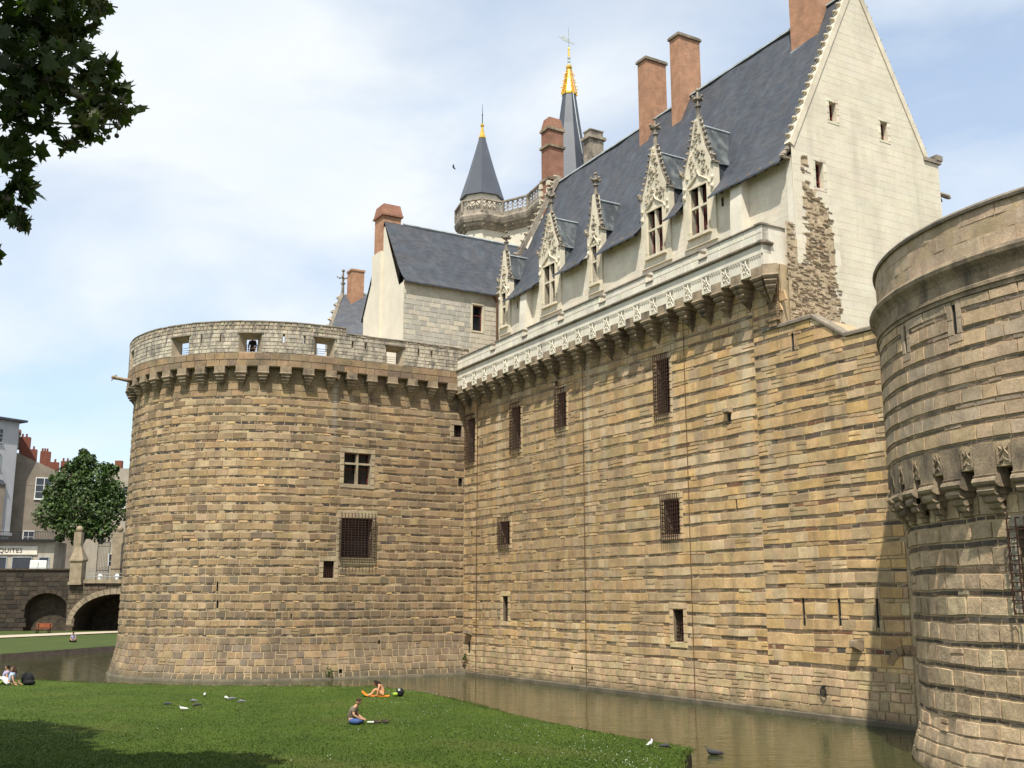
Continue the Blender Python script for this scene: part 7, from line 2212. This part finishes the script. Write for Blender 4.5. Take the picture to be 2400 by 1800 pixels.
def pigeon(x, y, c, rz, feed, label, z=LZ + .01, s=.82):
    t = thing('pigeon', label, 'pigeon', (x, y, z), 'pigeons on the near lawn')
    mtx = Matrix.Translation((x, y, z)) @ Matrix.Rotation(R(rz), 4, 'Z') @ Matrix.Scale(s, 4)
    inst('body', BM[c, feed], t, mtx); inst('legs', LEGM, t, mtx)
    inst('beak', BKM, t, mtx @ Matrix.Translation((.215, 0, .04) if feed else (.175, 0, .255)))
for a in [(-14.84, 47.75, 'dark', 170, True, 'dark pigeon feeding alone at the left of the flock'), (-13.53, 45.6, 'white', 195, False, 'white pigeon nearest the viewer in the flock'), (-13.45, 47.3, 'dark', 200, True, 'dark pigeon feeding just behind the white one'),
          (-14.15, 49.2, 'grey', 160, True, 'pale grey pigeon in the middle of the flock'), (-14.54, 52.4, 'white', 100, True, 'white pigeon farthest back near the lawn edge'), (-13.09, 50.7, 'white', 130, True, 'whitish pigeon, left one of a close pair'),
          (-12.7, 50.2, 'grey', 200, True, 'grey pigeon, right one of a close pair'), (-11.95, 48.9, 'grey', 175, True, 'grey pigeon alone at the right of the flock'), (4.3, 34.75, 'white', 60, False, 'black and white pigeon upright near the lawn tip'), (4.7, 34.25, 'dark', 10, True, 'dark pigeon feeding beside the upright one at the lawn tip')]:
    pigeon(*a)
dk = thing('duck', 'small dark duck swimming near the lawn tip', 'duck', (6.6, 36.75, 0))
mtx = Matrix.Translation((6.6, 36.75, -.09)) @ Matrix.Rotation(R(165), 4, 'Z') @ Matrix.Scale(1.35, 4); inst('body', BM['dark', False], dk, mtx); inst('beak', BKM, dk, mtx @ Matrix.Translation((.175, 0, .255)))
dk2 = thing('duck', 'pale bird swimming by the far bank at the left edge', 'duck', (-48.6, 104.4, 0))
mtx = Matrix.Translation((-48.6, 104.4, -.1)) @ Matrix.Rotation(R(185), 4, 'Z') @ Matrix.Scale(2.4, 4); inst('body', BM['grey', False], dk2, mtx); inst('beak', BKM, dk2, mtx @ Matrix.Translation((.175, 0, .255)))
fx = V3(-3.47, 60, 30.3)
fb = thing('flying_bird', 'small dark bird flying in the sky left of the turret', 'bird', tuple(fx))
m = MB(); m.tube([fx + V3(-.1, 0, .09), fx, fx + V3(.09, 0, -.08)], [.012, .05, .02], 6); part('body', m, 'pigeon_dark', fb)
for s in (-1, 1): part('wing', MB().prism([fx + V3(-.05, s * .03, .03), fx + V3(.04, s * .03, -.02), fx + V3(0, s * .25, .12), fx + V3(-.08, s * .2, .12)], (0, 0, .012)), 'pigeon_dark', fb)
# weeds rooted in the masonry at the waterline
for (p, lb) in ((S_tower(.9, .3, .12), 'small weed growing at the foot of the tower by a drain hole'), (L(.5, .12, 1.0), 'small weed in the corner between tower and curtain wall')):
    r4 = random.Random(int(p[0] * 10)); wm = MB()
    for i in range(40):
        ax, ay = rand_frame(r4, .6); q = p + V3(r4.gauss(0, .12), r4.gauss(0, .1) - .1, abs(r4.gauss(0, .22)))
        wm.add([q - ax * .05, q - ay * .08, q + ax * .05, q + ay * .08], [(0, 1, 2, 3)], jitc((.05, .09, .015), r4, .3))
    single('weed', wm, 'leaf', lb, 'plant', tuple(p), 'weeds in the castle walls')
